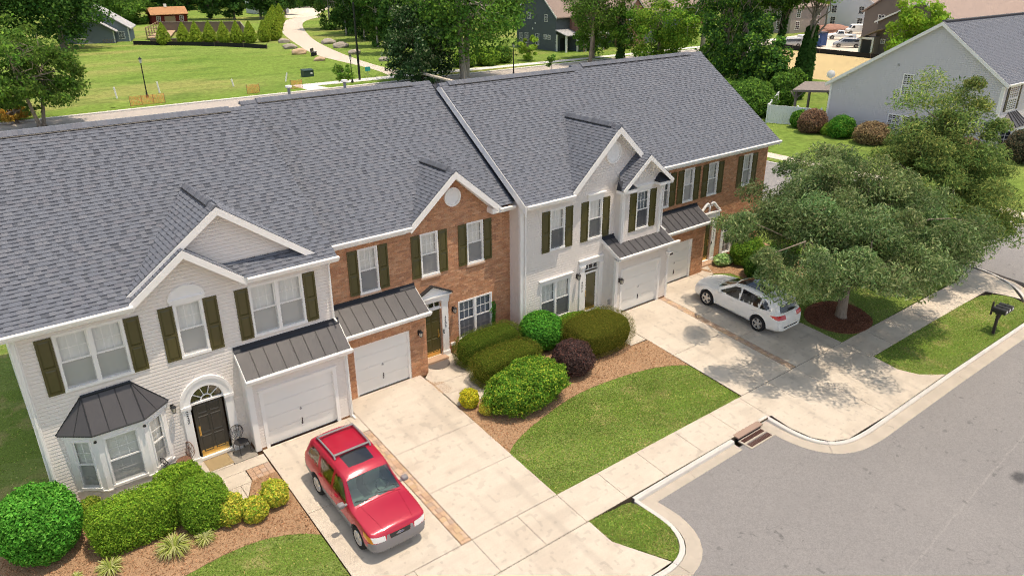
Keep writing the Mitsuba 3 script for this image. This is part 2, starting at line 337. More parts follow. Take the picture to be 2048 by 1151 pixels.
# pavement along the street
xs = [-40, -34, -28, -22, -16, -10, -6, -3.5, -1.0, 1.2, 3.2, 4.9, 6.53, 8.33, 10.2, 12.2, 14.2, 16.0, 17.9, 19.8, 21.7, 23.55, 25.4, 27.3, 29.2, 31.1, 33.0, 34.9]
slab_row('pavement', [(a, -8.83, b, -7.39) for a, b in zip(xs, xs[1:])] + [PG((34.9, -8.83), (34.9, -7.39), (36.2, -7.1), (36.2, 1), (37.2, 1), (37.4, -8.2), (36.9, -9.3), (35.6, -10.3), (35.35, -9.6))],
         unary_union([sbox(-40, -8.84, 34.9, -7.385), PG((34.9, -8.83), (34.9, -7.39), (36.2, -7.1), (36.2, 1), (37.2, 1), (37.4, -8.2), (36.9, -9.3), (35.6, -10.3), (35.35, -9.6))]))
# garden walks
slab_row('garden_walk', [(-2.35, -.72, -.33, -.24), (-2.35, -.24, -1.3, .55), (-2.35, -1.34, -1.12, -.72), (-2.35, -2.04, -1.5, -1.34), PG((-1.5, -1.34), (-.33, -1.34), (-1.12, -1.31), (-1.5, -2.0))], PG((-2.36, .56), (-1.3, .56), (-.4, -.1), (-.32, -.1), (-.32, -1.35), (-1.12, -1.34), (-1.5, -2.05), (-2.36, -2.05)))
put('garden_walk__slab', gsheet(MB(), PG((-1.28, .54), (-.5, .54), (-.5, -.03), (-1.28, -.23)), .006, .05), 'm_stepdark') if 0 else None
P('m_stepdark', (.30, .27, .23), .9, .1)
put('garden_walk__slab', gsheet(MB(), PG((-1.28, .55), (-.49, .55), (-.49, -.21), (-1.28, -.22)), .008, .05), 'm_stepdark')
for i in range(4):
    for j in range(3):
        a, b = -1.1 + i * .19, -.74 - j * .2
        put('garden_walk__paver', gsheet(MB(), sbox(a + .006, b - .19, a + .184, b), .016 + rng.uniform(-.003, .003), .03), 'm_paver%d' % rng.choice([1, 3, 3]))
k2 = num('garden_walk')
slab_row(k2, [PG((6.57, .6), (6.95, .95), (6.95, 1.72), (8.55, 1.72), (8.5, -.1), (6.57, -.1)), PG((6.57, -.1), (8.5, -.1), (8.35, -.95), (6.57, -.85)), PG((6.57, -.85), (8.35, -.95), (8.2, -1.88), (6.57, -1.7))], PG((6.56, .55), (6.95, .95), (6.95, 1.73), (8.6, 1.73), (8.55, .2), (8.2, -1.9), (6.56, -1.72)))
k2 = num('garden_walk')
slab_row(k2, [(15.21, -2.3, 16.18, -1.1), (15.21, -1.1, 16.18, .94)], sbox(15.2, -2.33, 16.2, .95))
k2 = num('garden_walk')
slab_row(k2, [PG((23.52, .3), (24.25, .4), (25.2, 1.72), (23.9, 1.72), (23.9, 1.0), (23.52, 1.0))], PG((23.5, .28), (24.27, .38), (25.2, 1.73), (23.9, 1.73), (23.9, 1.0), (23.5, 1.0)))
# kerbs: pieces along a line (back edge), with the gutter in front
def kerb(key, line, w=.17, h=.125, gw=.48, step=2.9, drop=None, fall=1.0):
    line = LineString(line); L = line.length; n = max(1, round(L / step)); gl = MB()
    for i in range(n):
        a, b = L * i / n, L * (i + 1) / n
        ds = np.linspace(a + .006, b - .006, max(3, int((b - a) / .22)))
        p = np.array([line.interpolate(d).coords[0] for d in ds]); q = np.array([line.interpolate(min(d + .02, L)).coords[0] for d in ds]) - np.array([line.interpolate(max(d - .02, 0)).coords[0] for d in ds])
        q /= np.linalg.norm(q, axis=1, keepdims=True); o = np.c_[q[:, 1], -q[:, 0]] * fall    # outward, to the road
        hh = np.array([drop(*x) if drop else h for x in p]); zt = G(p[:, 1]) + .004; m = MB()
        prof = [(0, -.25), (0, 0), (.012, .006), (w - .035, 0), (w - .008, -.018), (w, -.05), (w + .02, None), (w + .02, -.4)]
        rows = []
        for u, dz in prof: rows.append(np.c_[p + o * u, zt + (dz if dz is not None else -hh)])
        rows = np.stack(rows, 1); k = rows.shape[1]; ii, jj = np.meshgrid(np.arange(len(p) - 1), np.arange(k - 1), indexing='ij')
        f = np.stack([ii * k + jj, ii * k + jj + 1, (ii + 1) * k + jj + 1, (ii + 1) * k + jj], -1).reshape(-1, 4)
        m.add(rows.reshape(-1, 3), f if fall < 0 else f[:, ::-1])
        put(key + '__kerbstone', m, 'm_curb', smooth=40)
        e = p + o * (w + .02); e2 = p + o * (w + .02 + gw)
        za, zb = np.maximum(zt - hh, RZ(e[:, 1]) + .02), RZ(e2[:, 1]) + .006
        ga = np.concatenate([np.c_[e, za], np.c_[e2, zb], np.c_[e2, zb - .2]]); c = len(e); i2 = np.arange(c - 1)
        put(key + '__gutter', MB().add(ga, np.vstack([np.stack([i2, i2 + 1, i2 + c + 1, i2 + c], 1), np.stack([i2 + c, i2 + c + 1, i2 + 2 * c + 1, i2 + 2 * c], 1)])), 'm_gutter')
    labels[key] = {'kind': 'structure'}
kl = [(-40, -11.43), (-2.2, -11.43), (6.4, -11.43)] + smooth_line([(6.9, -11.46), (7.52, -11.45), (8.2, -11.11), (8.48, -10.52), (8.49, -9.88), (8.42, -9.3)], 5) + [(8.4, -9.02)]
kerb('kerb', kl, drop=lambda x, y: .05 if x < 6.9 else .05 + .075 * min((x - 6.9) / .9, 1))
k2 = num('kerb'); kerb(k2, [(8.46, -8.88), (13.62, -8.84)], gw=.34)
k2 = num('kerb'); kerb(k2, [(15.42, -8.66), (15.95, -8.66)] + smooth_line([(15.97, -8.9), (16.0, -9.71), (16.2, -10.55), (16.6, -11.04), (17.25, -11.32), (18.4, -11.43)], 5) + [(24.6, -11.39), (33.3, -11.41)] + smooth_line([(33.9, -11.3), (35.4, -10.55), (36.9, -9.4), (37.5, -8.2), (37.6, -6)], 5) + [(37.6, 40)],
              drop=lambda x, y: .13 if x < 16.3 else (.05 if 17.5 < x < 24.5 else .10))
k2 = num('kerb'); kerb(k2, [(47.4, 66), (47.4, -5.0), (48.2, -8), (50, -10.5), (56, -11.4), (62, -11.4)], drop=lambda x, y: .10)
# storm drain in the bay
d = thing('storm_drain', 'rusty brown storm drain grate set into the kerb of the parking bay', 'drain')
m = MB()
for a, b, c_, e in ((13.9, 15.3, -9.56, -9.50), (13.9, 15.3, -9.24, -9.18), (13.9, 15.3, -9.0, -8.96), (13.9, 13.98, -9.56, -8.96), (15.22, 15.3, -9.56, -8.96)): m.box(a, b, c_, e, -.93, -.885)
put(d + '__frame', m, 'm_gutter')
for k in range(2):
    m = MB(); y0 = -9.5 + k * .26 + (.06 if k else 0)
    for i in range(17): m.box(13.99 + i * .074, 13.99 + i * .074 + .04, y0, y0 + .22, -.93, -.893)
    m.box(13.98, 15.22, y0, y0 + .22, -1.0, -.96)
    put(d + '__grate', m, 'm_rustdark')
P('m_rustdark', (.11, .055, .045), .7, .3)
m = MB(); m.box(13.86, 15.34, -8.99, -8.70, -.785, -.73); put(d + '__hood', m, 'm_rusthood'); P('m_rusthood', (.33, .235, .19), .8, .2)
m = MB(); m.box(13.9, 15.3, -8.93, -8.90, -.95, -.79); put(d + '__opening', m, 'm_black')
# behind the houses and beyond the side street
mb = MB()
path_l = [(48.6, 78.5), (50.3, 89.8), (51.2, 107.0), (55.4, 125.7), (66.6, 162.5), (76.5, 185.9), (87.0, 204.4), (97.1, 211.3)]
path_r = [(51.9, 79), (54.0, 98.3), (57.1, 113.4), (62.4, 133.8), (72.6, 163.0), (82.7, 186.7), (91.3, 199.6), (99, 206)]
path = Polygon(smooth_line(path_l, 6) + smooth_line(path_r, 6)[::-1])
field = sbox(-400, 60, 600, 1200).union(sbox(-400, 1.2, -40, 60)).union(sbox(36, -7, 37.2, 62)).union(sbox(47.6, -11.2, 400, 62)).union(sbox(-6.12, 12.2, 30.3, 60))
street = sbox(-200, 63.0, 300, 72.2); walkf = Polygon([(33.5, 75.6), (83, 73.9), (140, 73.6), (140, 75.4), (83, 75.9), (50, 77.6), (33.5, 77.8)])
walks = sbox(48.5, -8.5, 50.0, 62)
dirt = PG((92, 26), (116, 28), (122, 44), (122, 62), (98, 58), (93, 45))
gsheet(mb, field.difference(street).difference(path).difference(walkf).difference(walks).difference(dirt).difference(sbox(10.5, 74.5, 11, 75)), -.002, .2)
struct('field', mb, 'm_field')
struct('back_street', gsheet(MB(), street, -.13, .2), 'm_street'); P('m_street', (.33, .30, .275), .95, .1)
m = MB(); gsheet(m, sbox(-200, 72.2, 300, 72.75), .01, .2); gsheet(m, sbox(-200, 62.6, 300, 63.0), .01, .2); struct('back_kerb', m, 'm_curb')
struct('back_pavement', gsheet(gsheet(MB(), walkf, .015, .1), PG((33.5, 72.75), (36.5, 72.75), (36, 75.7), (33.5, 75.6)), .015, .1), 'm_curb')
struct('greenway', gsheet(MB(), path, .01, .1), 'm_path')
struct('side_pavement', gsheet(MB(), walks, .015, .1), 'm_conc')
struct('bare_ground', gsheet(MB(), dirt, .0, .1), 'm_drygrass')
# ------------------------------------------------------------------ house builders
def siding(key, pl, poly, holes=(), e=.115, bsdf='m_siding', d0=.0, d1=.012, pieces=True):
    """Lapped boards over a backing; every course is a part."""
    if holes: poly = poly.difference(unary_union(list(holes)))
    put(key, pl.prism(MB(), poly, -.14, -.028), bsdf, raw=key not in scene)
    u0, v0, u1, v1 = poly.bounds; v = v0; allm = MB()
    while v < v1:
        q = poly.intersection(sbox(u0 - 1, v, u1 + 1, v + e - .012)); m = MB() if pieces else allm
        for r in polys(q):
          if pieces: m = MB()
          pl.prism(m, r, -.0275, d0 + .003, shear=lambda uu, vv, v=v: (d1 - .003) * np.clip((v + e - vv) / e, 0, 1))
          if pieces: put(key + '__board', m, bsdf)
        v += e
    if not pieces: put(key + '__boards', allm, bsdf, kind='stuff')
BR = np.array([(.47, .245, .135), (.50, .27, .155), (.44, .22, .12), (.52, .30, .18), (.41, .205, .12), (.48, .25, .14)])
def bricks(key, pl, poly, holes=(), c=.076, L=.212, soldier=(), back=True):
    """Brickwork: every brick its own block, joined in one mesh; soldier = rectangles of upright bricks."""
    hs = unary_union(list(holes) + [sbox(*s) for s in soldier]) if holes or soldier else None
    full = poly.difference(unary_union(list(holes))) if holes else poly
    if back: put(key, pl.prism(MB(), full, -.12, .0), 'm_mortar', raw=key not in scene)
    lay = full.difference(hs) if hs is not None else full
    u0, v0, u1, v1 = lay.bounds; rects = []
    for i in range(int((v1 - v0) / c) + 1):
        us = np.arange(u0 - L + (i % 2) * L / 2, u1 + L, L)
        rects += [(u + .005, v0 + i * c + .005, u + L - .005, v0 + (i + 1) * c - .005) for u in us]
    for s in soldier: rects += [(u + .004, s[1] + .004, u + c - .004, s[3] - .004) for u in np.arange(s[0], s[2] - c + .01, c)]
    b = shapely.box(*np.array(rects).T); shapely.prepare(full)
    inside = shapely.contains(full, b); cut = shapely.intersects(full, b) & ~inside; m = MB()
    for q, ok, half in zip(rects, inside, cut):
        col = BR[rng.integers(6)] * rng.uniform(.86, 1.12)
        if ok: pl.box(m, q[0], q[2], q[1], q[3], -.002, .011 + rng.uniform(0, .003), col)
        elif half:
            for r in polys(sbox(*q).intersection(full)):
                if r.area > 2e-4: pl.prism(m, r, -.002, .012, col)
    put(key + '__bricks', m, 'm_brick', kind='stuff')
TONE = np.array([(.152, .166, .198), (.159, .172, .203), (.147, .161, .193), (.166, .177, .205), (.156, .164, .192)])
UTAB = None
def shingles(key, pl, poly, e=.143, solo=0, thick=.05, dens=1.0):
    """Laminated shingles in courses: tabs as raised wedges, slots between them with their dark band."""
    global UTAB
    m = MB(); pl.prism(m, poly, -thick, .0, (.075, .077, .085)); put(key, m, 'm_shingle', raw=key not in scene)
    u0, v0, u1, v1 = poly.bounds; R = []                               # u0 u1 v0 v1 d_low d_high r g b side
    r_ = np.random.default_rng(int(abs(u0 * 77 + v1 * 13 + u1)) + 5); n = int(math.ceil((v1 - v0) / e))
    for i in range(n):
        a = v0 + i * e
        R.append((u0, u1, a, a + e + .01, .010, .005, *(TONE[2] * r_.uniform(.93, 1.05)), 1))
        R.append((u0, u1, a + e - .013, a + e + .002, .0215, .0215, .080, .087, .106, 0))  # thin dark course line: shadow under the course above, painted in as colour
        u = u0 - r_.uniform(0, .4)
        while u < u1:
            w = r_.uniform(.15, .34); g = r_.uniform(.11, .23)
            t = TONE[r_.choice(5, p=[.34, .25, .16, .09, .16])] * r_.uniform(.965, 1.035)
            R.append((u, u + w, a, a + e, .020, .011, *t, 1))
            k = r_.choice([.72, .86, .93, .98], p=[.08, .2, .36, .36]); sl = TONE[r_.integers(3)] * k
            R.append((u + w, u + w + g, a, a + e, .0125, .0085, *sl, 0))
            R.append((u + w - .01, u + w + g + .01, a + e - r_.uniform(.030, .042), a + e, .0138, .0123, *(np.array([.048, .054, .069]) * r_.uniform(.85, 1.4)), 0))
            u += w + g
    R = np.array(R); b = shapely.box(R[:, 0], R[:, 2], R[:, 1], R[:, 3]); shapely.prepare(poly)
    ins = shapely.contains(poly, b); cut = shapely.intersects(poly, b) & ~ins
    bulk = MB(); ok = R[ins]
    if solo:
        tab = np.nonzero(ok[:, 4] == .020)[0]
        cen = pl.p(ok[tab, :2].mean(1), ok[tab, 2:4].mean(1)); near = tab[np.argsort(np.linalg.norm(cen - CAM, axis=1))[:solo]]
        if UTAB is None:
            UTAB = mikit.ply((np.array([[0, 0, 0], [1, 0, 0], [1, 1, 0], [0, 1, 0], [0, 0, 1], [1, 0, 1], [1, 1, .55], [0, 1, .55]], float), np.array([[4, 5, 6], [4, 6, 7], [0, 1, 5], [0, 5, 4], [1, 2, 6], [1, 6, 5], [3, 0, 4], [3, 4, 7]])), 'm_tab0')
        for q in ok[near]:
            A = np.eye(4); A[:3, 0] = pl.U * (q[1] - q[0]); A[:3, 1] = pl.V * (q[3] - q[2]); A[:3, 2] = pl.N * .020; A[:3, 3] = pl.p(q[0], q[2])
            scene[num(key + '__shingle')] = {**UTAB, 'bsdf': {'type': 'ref', 'id': 'm_tab%d' % r_.integers(5)}, 'to_world': T4(A)}
        ok = np.delete(ok, near, 0)
    # top faces
    U0, U1, V0, V1, D0, D1 = ok[:, :6].T; col = np.repeat(ok[:, 6:9], 4, 0)
    top = np.stack([pl.p(U0, V0, D0), pl.p(U1, V0, D0), pl.p(U1, V1, D1), pl.p(U0, V1, D1)], 1).reshape(-1, 3)
    k = np.arange(len(ok))[:, None] * 4
    bulk.add(top, np.vstack([k + [[0, 1, 2]], k + [[0, 2, 3]]]), col)
    s = ok[ok[:, 9] == 1]; U0, U1, V0, V1, D0, D1 = s[:, :6].T
    low = np.stack([pl.p(U0, V0, 0), pl.p(U1, V0, 0), pl.p(U1, V0, D0), pl.p(U0, V0, D0), pl.p(U0, V1, 0), pl.p(U0, V1, D1), pl.p(U1, V1, 0), pl.p(U1, V1, D1)], 1).reshape(-1, 3)
    k = np.arange(len(s))[:, None] * 8
    bulk.add(low, np.vstack([k + [[0, 1, 2]], k + [[0, 2, 3]], k + [[4, 0, 3]], k + [[4, 3, 5]], k + [[1, 6, 7]], k + [[1, 7, 2]]]), np.repeat(s[:, 6:9], 8, 0))
    for q, g in zip(R[cut], b[cut]):
        for r in polys(g.intersection(poly)):
            pl.prism(bulk, r, -.001, q[5], q[6:9], shear=lambda uu, vv, q=q: (q[4] - q[5]) * np.clip((q[3] - vv) / (q[3] - q[2]), 0, 1))
    put(key + '__shingles', bulk, 'm_shingle', kind='stuff')
def slope(y0, z0, s, x0=0.0):
    """A roof plane that rises towards +y."""
    k = math.hypot(1, s); return Plane((x0, y0, z0), (1, 0, 0), (0, 1 / k, s / k), (0, -s / k, 1 / k)), k
def main_roof(t, x0, x1, ye, ze, yr, zr, notch=(), solo=0, y_end=None):
    s = (zr - ze) / (yr - ye); pl, k = slope(ye, ze, s)
    q = sbox(x0, 0, x1, (yr - ye) * k)
    for (xl, zl, ga), (xr, zr_, gb), y in notch:
        fl = lambda yy: xl + (ze + s * (yy - ye) - zl) / ga; fr = lambda yy: xr - (ze + s * (yy - ye) - zr_) / gb
        q = q.difference(Polygon([(fl(ye - .5) + .04, -.5 * k), (fr(ye - .5) - .04, -.5 * k), (fr(y) - .04, (y - ye) * k), (fl(y) + .04, (y - ye) * k)]))
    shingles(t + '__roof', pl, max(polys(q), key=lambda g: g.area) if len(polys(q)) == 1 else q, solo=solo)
    back = Plane((0, 2 * yr - ye, ze), (-1, 0, 0), (0, -pl.V[1], pl.V[2]), (0, -pl.N[1], pl.N[2]))
    put(t + '__roof', back.prism(MB(), sbox(-x1, 0, -x0, (yr - ye) * k), -.05, .012, (.15, .152, .16)), 'm_shingle', label='rear roof slope' if False else None)
    return s
def ridge_vent(t, x0, x1, y, z, s, a=None, b=None):
    """The ridge: a shingled vent cap from x0 to x1 on lower cap shingles."""
    k = math.hypot(1, s)
    def cap(m, p, q, w, h):
        n = max(1, int((q - p) / .15))
        for i in range(n):
            g0, g1 = p + (q - p) * i / n, p + (q - p) * (i + 1) / n; c = TONE[rng.integers(5)] * rng.uniform(.9, 1.05)
            pr_ = np.array([(-w, -w * s + h - .012), (-.05, h + .0), (.05, h), (w, -w * s + h - .012), (w, -w * s - .005), (-w, -w * s - .005)])
            v = np.concatenate([np.c_[np.full(6, g0), y + pr_[:, 0], z + pr_[:, 1] + .010], np.c_[np.full(6, g1), y + pr_[:, 0], z + pr_[:, 1]]])
            j = np.arange(5); m.add(v, np.vstack([np.stack([j, j + 1, j + 7, j + 6], 1), [[0, 5, 4, 1]], [[1, 4, 3, 2]]]), c)
    m = MB(); cap(m, a if a is not None else x0, b if b is not None else x1, .15, .022); put(t + '__ridge_cap', m, 'm_shingle')
    m = MB(); cap(m, x0, x1, .19, .075); put(t + '__ridge_vent', m, 'm_shingle')
    m = MB()
    for w in (-1, 1): m.add(*tube([(x0, y + w * .192, z - .19 * s + .035), (x1, y + w * .192, z - .19 * s + .035)], .021, 6))
    put(t + '__ridge_vent__slot', m, 'm_black')
def gable_roof(t, xs, zs, yf, yw, main, rake=.2, vent=True, left=True, right=True, tip=(.0, .0), ret=True, vent_len=.55, yb=None):
    """A cross gable: xs, zs = left foot, apex, right foot at the rake's front yf; the wall at yw; main = (ye, ze, s) of the roof behind."""
    ye, ze, s = main; xA, zA = xs[1], zs[1]
    for sgn, xf, zf, on in ((-1, xs[0], zs[0], left), (1, xs[2], zs[2], right)):
        k = math.hypot(xA - xf, zA - zf); V = np.array([(xA - xf) / k, 0, (zA - zf) / k]); U = np.array([0, -1.0 * -sgn, 0]) * -1
        U = np.array([0, 1.0, 0]) if sgn > 0 else np.array([0, -1.0, 0]); N = np.cross(U, V)
        pl = Plane((xf, 0, zf), U, V, N)
        yv = lambda z: (ye + (z - ze) / s) if yb is None else yb
        c = 1 if sgn > 0 else -1
        e0, e1 = yv(zf) + .03, yv(zA) + .05
        q = Polygon([(c * (yf - .005), -.02), (c * max(e0, yf + .02), -.02), (c * e1, k), (c * (yf - .005), k)])
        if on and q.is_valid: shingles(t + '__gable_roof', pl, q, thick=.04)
        # rake board, frieze and soffit
        fp = fplane(yf)
        n2 = np.array([-V[2], V[0]]) * (1 if sgn < 0 else -1); dn = -np.array([N[0], N[2]])
        f, a = np.array([xf, zf]), np.array([xA, zA]); o = dn * .012; w = dn * rake
        ap = np.array([xA, zA - .012 * k / abs(xA - xf)]); ap2 = np.array([xA, zA - (.012 + rake) * k / abs(xA - xf)])
        board = Polygon([f + o, ap, ap2, f + o + w])
        put(t + '__rake_board', fp.prism(MB(), board, .006, .034), 'm_white')
        put(t + '__soffit', fplane(yf + .03).prism(MB(), Polygon([f + dn * .06, ap - [0, .02], ap - [0, .06], f + dn * .095]), -(yw - yf - .03), 0), 'm_white')
        put(t + '__frieze_board', fplane(yw - .025).prism(MB(), Polygon([f + dn * .10 + V[[0, 2]] * .15, ap - [0, .05], ap - [0, .24], f + dn * .25 + V[[0, 2]] * .15]), -.02, .0), 'm_white')
    yb_ = ye + (zA - ze) / s if yb is None else yb
    if vent:
        m = MB(); n = int((yb_ - yf) / .15); sl = (zA - zs[0]) / (xA - xs[0])
        def cap(m, g0, g1, w, h):
            c = TONE[rng.integers(5)] * rng.uniform(.75, 1.0)
            p_ = np.array([(-w, -w * sl + h - .01), (-.04, h), (.04, h), (w, -w * sl + h - .01), (w, -w * sl - .01), (-w, -w * sl - .01)])
            v = np.concatenate([np.c_[xA + p_[:, 0], np.full(6, g0), zA + p_[:, 1] + .012], np.c_[xA + p_[:, 0], np.full(6, g1), zA + p_[:, 1]]])
            j = np.arange(5); m.add(v, np.vstack([np.stack([j, j + 6, j + 7, j + 1], 1), [[0, 1, 4, 5]], [[1, 2, 3, 4]]]), c)
        for i in range(n): cap(m, yf - .03 + i * .15, yf - .03 + (i + 1) * .15, .13, .03)
        put(t + '__ridge_cap', m, 'm_shingle')
        m = MB(); a, b = yf + .45, yb_ - .12
        for i in range(max(2, int((b - a) / .1))): cap(m, a + i * .1, a + (i + 1) * .1, .155, .09)
        put(t + '__ridge_vent', m, 'm_shingle'); m = MB()
        for w in (-1, 1): m.add(*tube([(xA + w * .158, a, zA - .155 * sl + .045), (xA + w * .158, a + max(2, int((b - a) / .1)) * .1, zA - .155 * sl + .045)], .022, 6))
        put(t + '__ridge_vent__slot', m, 'm_black')
def gutter(t, x0, x1, y, z, h=.13, name='gutter'):
    """A white K-profile gutter hung on a fascia; y = its back, z = its rim."""
    p = np.array([(0, 0), (-.115, 0), (-.125, -.02), (-.118, -.055), (-.085, -h), (0, -h)]); n = len(p); j = np.arange(n)
    m = MB()
    v = np.concatenate([np.c_[np.full(n, x0), y + p[:, 0], z + p[:, 1]], np.c_[np.full(n, x1), y + p[:, 0], z + p[:, 1]]])
    m.add(v, np.stack([j, (j + 1) % n, (j + 1) % n + n, j + n], 1)[:, ::-1])
    for o, r in ((0, False), (n, True)):
        f = np.array([[0, k, k + 1] for k in range(1, n - 1)]) + o; m.add(v, f[:, ::-1] if r else f)
    m.box(x0, x1, y, y + .03, z - .2, z - .01)
    return put(t + '__' + name, m, 'm_white', smooth=35)
def dspout(t, pts, w=.035):
    return put(t + '__downspout', MB().add(*tube(pts, w, 4)), 'm_white')
def seam_roof(t, x0, x1, yw, zw, yf, zf, n, name='metal_roof'):
    """Standing seam roof over a garage front: pans and seams are parts."""
    s = (zw - zf) / (yw - yf); pl, k = slope(yf, zf, s); L = (yw - yf) * k; key = t + '__' + name
    kk = num(key); put(kk, pl.prism(MB(), sbox(x0, 0, x1, L), -.05, -.012), 'm_metalroof', raw=True)
    w = (x1 - x0) / n
    for i in range(n):
        m = MB(); pl.box(m, x0 + i * w + .008, x0 + (i + 1) * w - .008, .0, L, -.012, .002); put(kk + '__pan', m, 'm_metalroof')
    for i in range(1, n):
        m = MB(); pl.box(m, x0 + i * w - .012, x0 + i * w + .012, .0, L, -.005, .026); put(kk + '__seam', m, 'm_seam')
    m = MB(); pl.box(m, x0 - .01, x1 + .01, L - .13, L, .003, .03); m.box(x0 - .01, x1 + .01, yw - .035, yw - .002, zw, zw + .11); put(kk + '__flashing', m, 'm_flash')
    m = MB()
    for x in (x0, x1): pl.box(m, x - .014, x + .014, 0, L, -.17, -.006)
    put(kk + '__rake_board', m, 'm_white')
    return kk
def window(t, pl, u, v, w, h, n=1, mun=(3, 2), munw=.018, blind='m_blind', low=None, sill='m_white', screen=True, mcol='m_white', casing=.065, label=None, scr='m_screen'):
    """Sash windows side by side in one casing: frame, sashes, panes, blinds, screens."""
    k = num(t + '__window'); m = MB(); c = casing; mull = .11
    pl.box(m, u - .0, u + c, v, v + h, -.06, .035); pl.box(m, u + w - c, u + w, v, v + h, -.06, .035)
    pl.box(m, u + c, u + w - c, v + h - c, v + h, -.06, .034); pl.box(m, u - .02, u + w + .02, v - .05, v + .035, -.06, .05)
    cw = (w - 2 * c - (n - 1) * mull) / n
    for i in range(1, n): pl.box(m, u + c + i * cw + (i - 1) * mull, u + c + i * (cw + mull), v + .03, v + h - c, -.06, .033)
    put(k, m, sill, raw=True)
    if label: labels[k] = {'label': label}
    v0, v1 = v + .035, v + h - c; mid = (v0 + v1) / 2
    for i in range(n):
        a = u + c + i * (cw + mull); b = a + cw; r = .035
        for lo, hi, d in ((mid - .02, v1, -.018), (v0, mid + .02, -.042)):
            m = MB(); pl.box(m, a, a + r, lo, hi, d - .03, d); pl.box(m, b - r, b, lo, hi, d - .03, d); pl.box(m, a + r, b - r, lo, lo + .045, d - .03, d); pl.box(m, a + r, b - r, hi - r, hi, d - .03, d)
            for j in range(1, mun[0]):
                x = a + r + (b - a - 2 * r) * j / mun[0]; pl.box(m, x - munw / 2, x + munw / 2, lo + .045, hi - r, d - .024, d - .008)
            for j in range(1, mun[1]):
                z = lo + .045 + (hi - r - lo - .045) * j / mun[1]; pl.box(m, a + r, b - r, z - munw / 2, z + munw / 2, d - .0235, d - .0085)
            put(k + '__sash', m, mcol)
            g = MB(); q = pl.p([a + r, b - r, b - r, a + r], [lo + .045, lo + .045, hi - r, hi - r], d - .016); g.add(q, [[0, 1, 2, 3]]); put(k + '__pane', g, 'm_glass')
        if screen:
            g = MB(); g.add(pl.p([a + .01, b - .01, b - .01, a + .01], [v0, v0, mid - .02, mid - .02], -.006), [[0, 1, 2, 3]]); put(k + '__screen', g, scr)
        m = MB()
        if blind == 'slats':
            for z in np.arange(v0 + .01, v1, .07): pl.box(m, a + .0, b - .0, z, z + .066, -.135, -.128 + .004 * (int(z * 100) % 2))
            put(k + '__blind', m, 'm_blind')
        else:
            x = np.linspace(a, b, 25); dd = -.14 + .005 * np.sin(x * 38)
            q = np.concatenate([pl.p(x, v0, dd), pl.p(x, v1, dd)]); j = np.arange(24); m.add(q, np.stack([j, j + 1, j + 26, j + 25], 1)); put(k + '__curtain', m, blind)
        m = MB(); pl.box(m, a - .02, b + .02, v0 - .02, v1 + .02, -.30, -.28); pl.box(m, a - .03, a - .0, v0, v1, -.28, -.05); pl.box(m, b, b + .03, v0, v1, -.28, -.05); put(k + '__recess', m, 'm_dim')
    return k
def whole(u, v, w, h): return sbox(u + .03, v + .01, u + w - .03, v + h - .03)
def shutter(t, pl, u, v, w, h, split=.47):
    m = MB(); st = .055; d = .012
    pl.box(m, u, u + w, v, v + h, .0, d + .008)
    z = v + h * split
    for a, b in ((v, v + .07), (z - .035, z + .035), (v + h - .07, v + h)): pl.box(m, u, u + w, a, b, d, d + .032)
    for a, b in ((u, u + st), (u + w - st, u + w)): pl.box(m, a, b, v + .07, z - .035, d, d + .0315); pl.box(m, a, b, z + .035, v + h - .07, d, d + .0315)
    k = put(t + '__shutter', m, 'm_olive')
    for a, b in ((v + .07, z - .035), (z + .035, v + h - .07)):
        m = MB(); q = np.array([(u + st + .012, a + .012), (u + w - st - .012, a + .012), (u + w - st - .012, b - .012), (u + st + .012, b - .012)]); r = np.array([(u + st + .05, a + .05), (u + w - st - .05, a + .05), (u + w - st - .05, b - .05), (u + st + .05, b - .05)])
        vv = np.concatenate([pl.p(q[:, 0], q[:, 1], d + .009), pl.p(r[:, 0], r[:, 1], d + .028)]); j = np.arange(4); m.add(vv, np.vstack([np.stack([j, (j + 1) % 4, (j + 1) % 4 + 4, j + 4], 1), [[4, 5, 6, 7]]]))
        put(k + '__panel', m, 'm_olive')
def garage_door(t, pl, u, v, w, h, label=None):
    k = num(t + '__garage_door'); m = MB(); pl.box(m, u - .05, u + w + .05, v, v + h + .05, -.16, -.14); put(k, m, 'm_garage', raw=True)
    for i in range(4):
        m = MB(); a, b = v + .03 + i * (h - .03) / 4, v + .03 + (i + 1) * (h - .03) / 4 - .010
        pl.box(m, u, u + w, a, b, -.14, -.105)
        for j in range(0): pass
        put(k + '__panel', m, 'm_garage')
    m = MB(); pl.box(m, u, u + w, v + .0, v + .03, -.14, -.10); put(k + '__seal', m, 'm_grey')
    m = MB(); c = u + w * .5; pl.box(m, c - .012, c + .012, v + .42, v + .62, -.105, -.075); pl.box(m, c - .03, c + .02, v + .40, v + .44, -.105, -.08); put(k + '__handle', m, 'm_black')
    m = MB(); pl.box(m, c - .04, c + .04, v + .98, v + 1.0, -.105, -.08); pl.box(m, c - .016, c + .016, v + .96, v + 1.06, -.105, -.085); put(k + '__lock', m, 'm_grey')
    return k
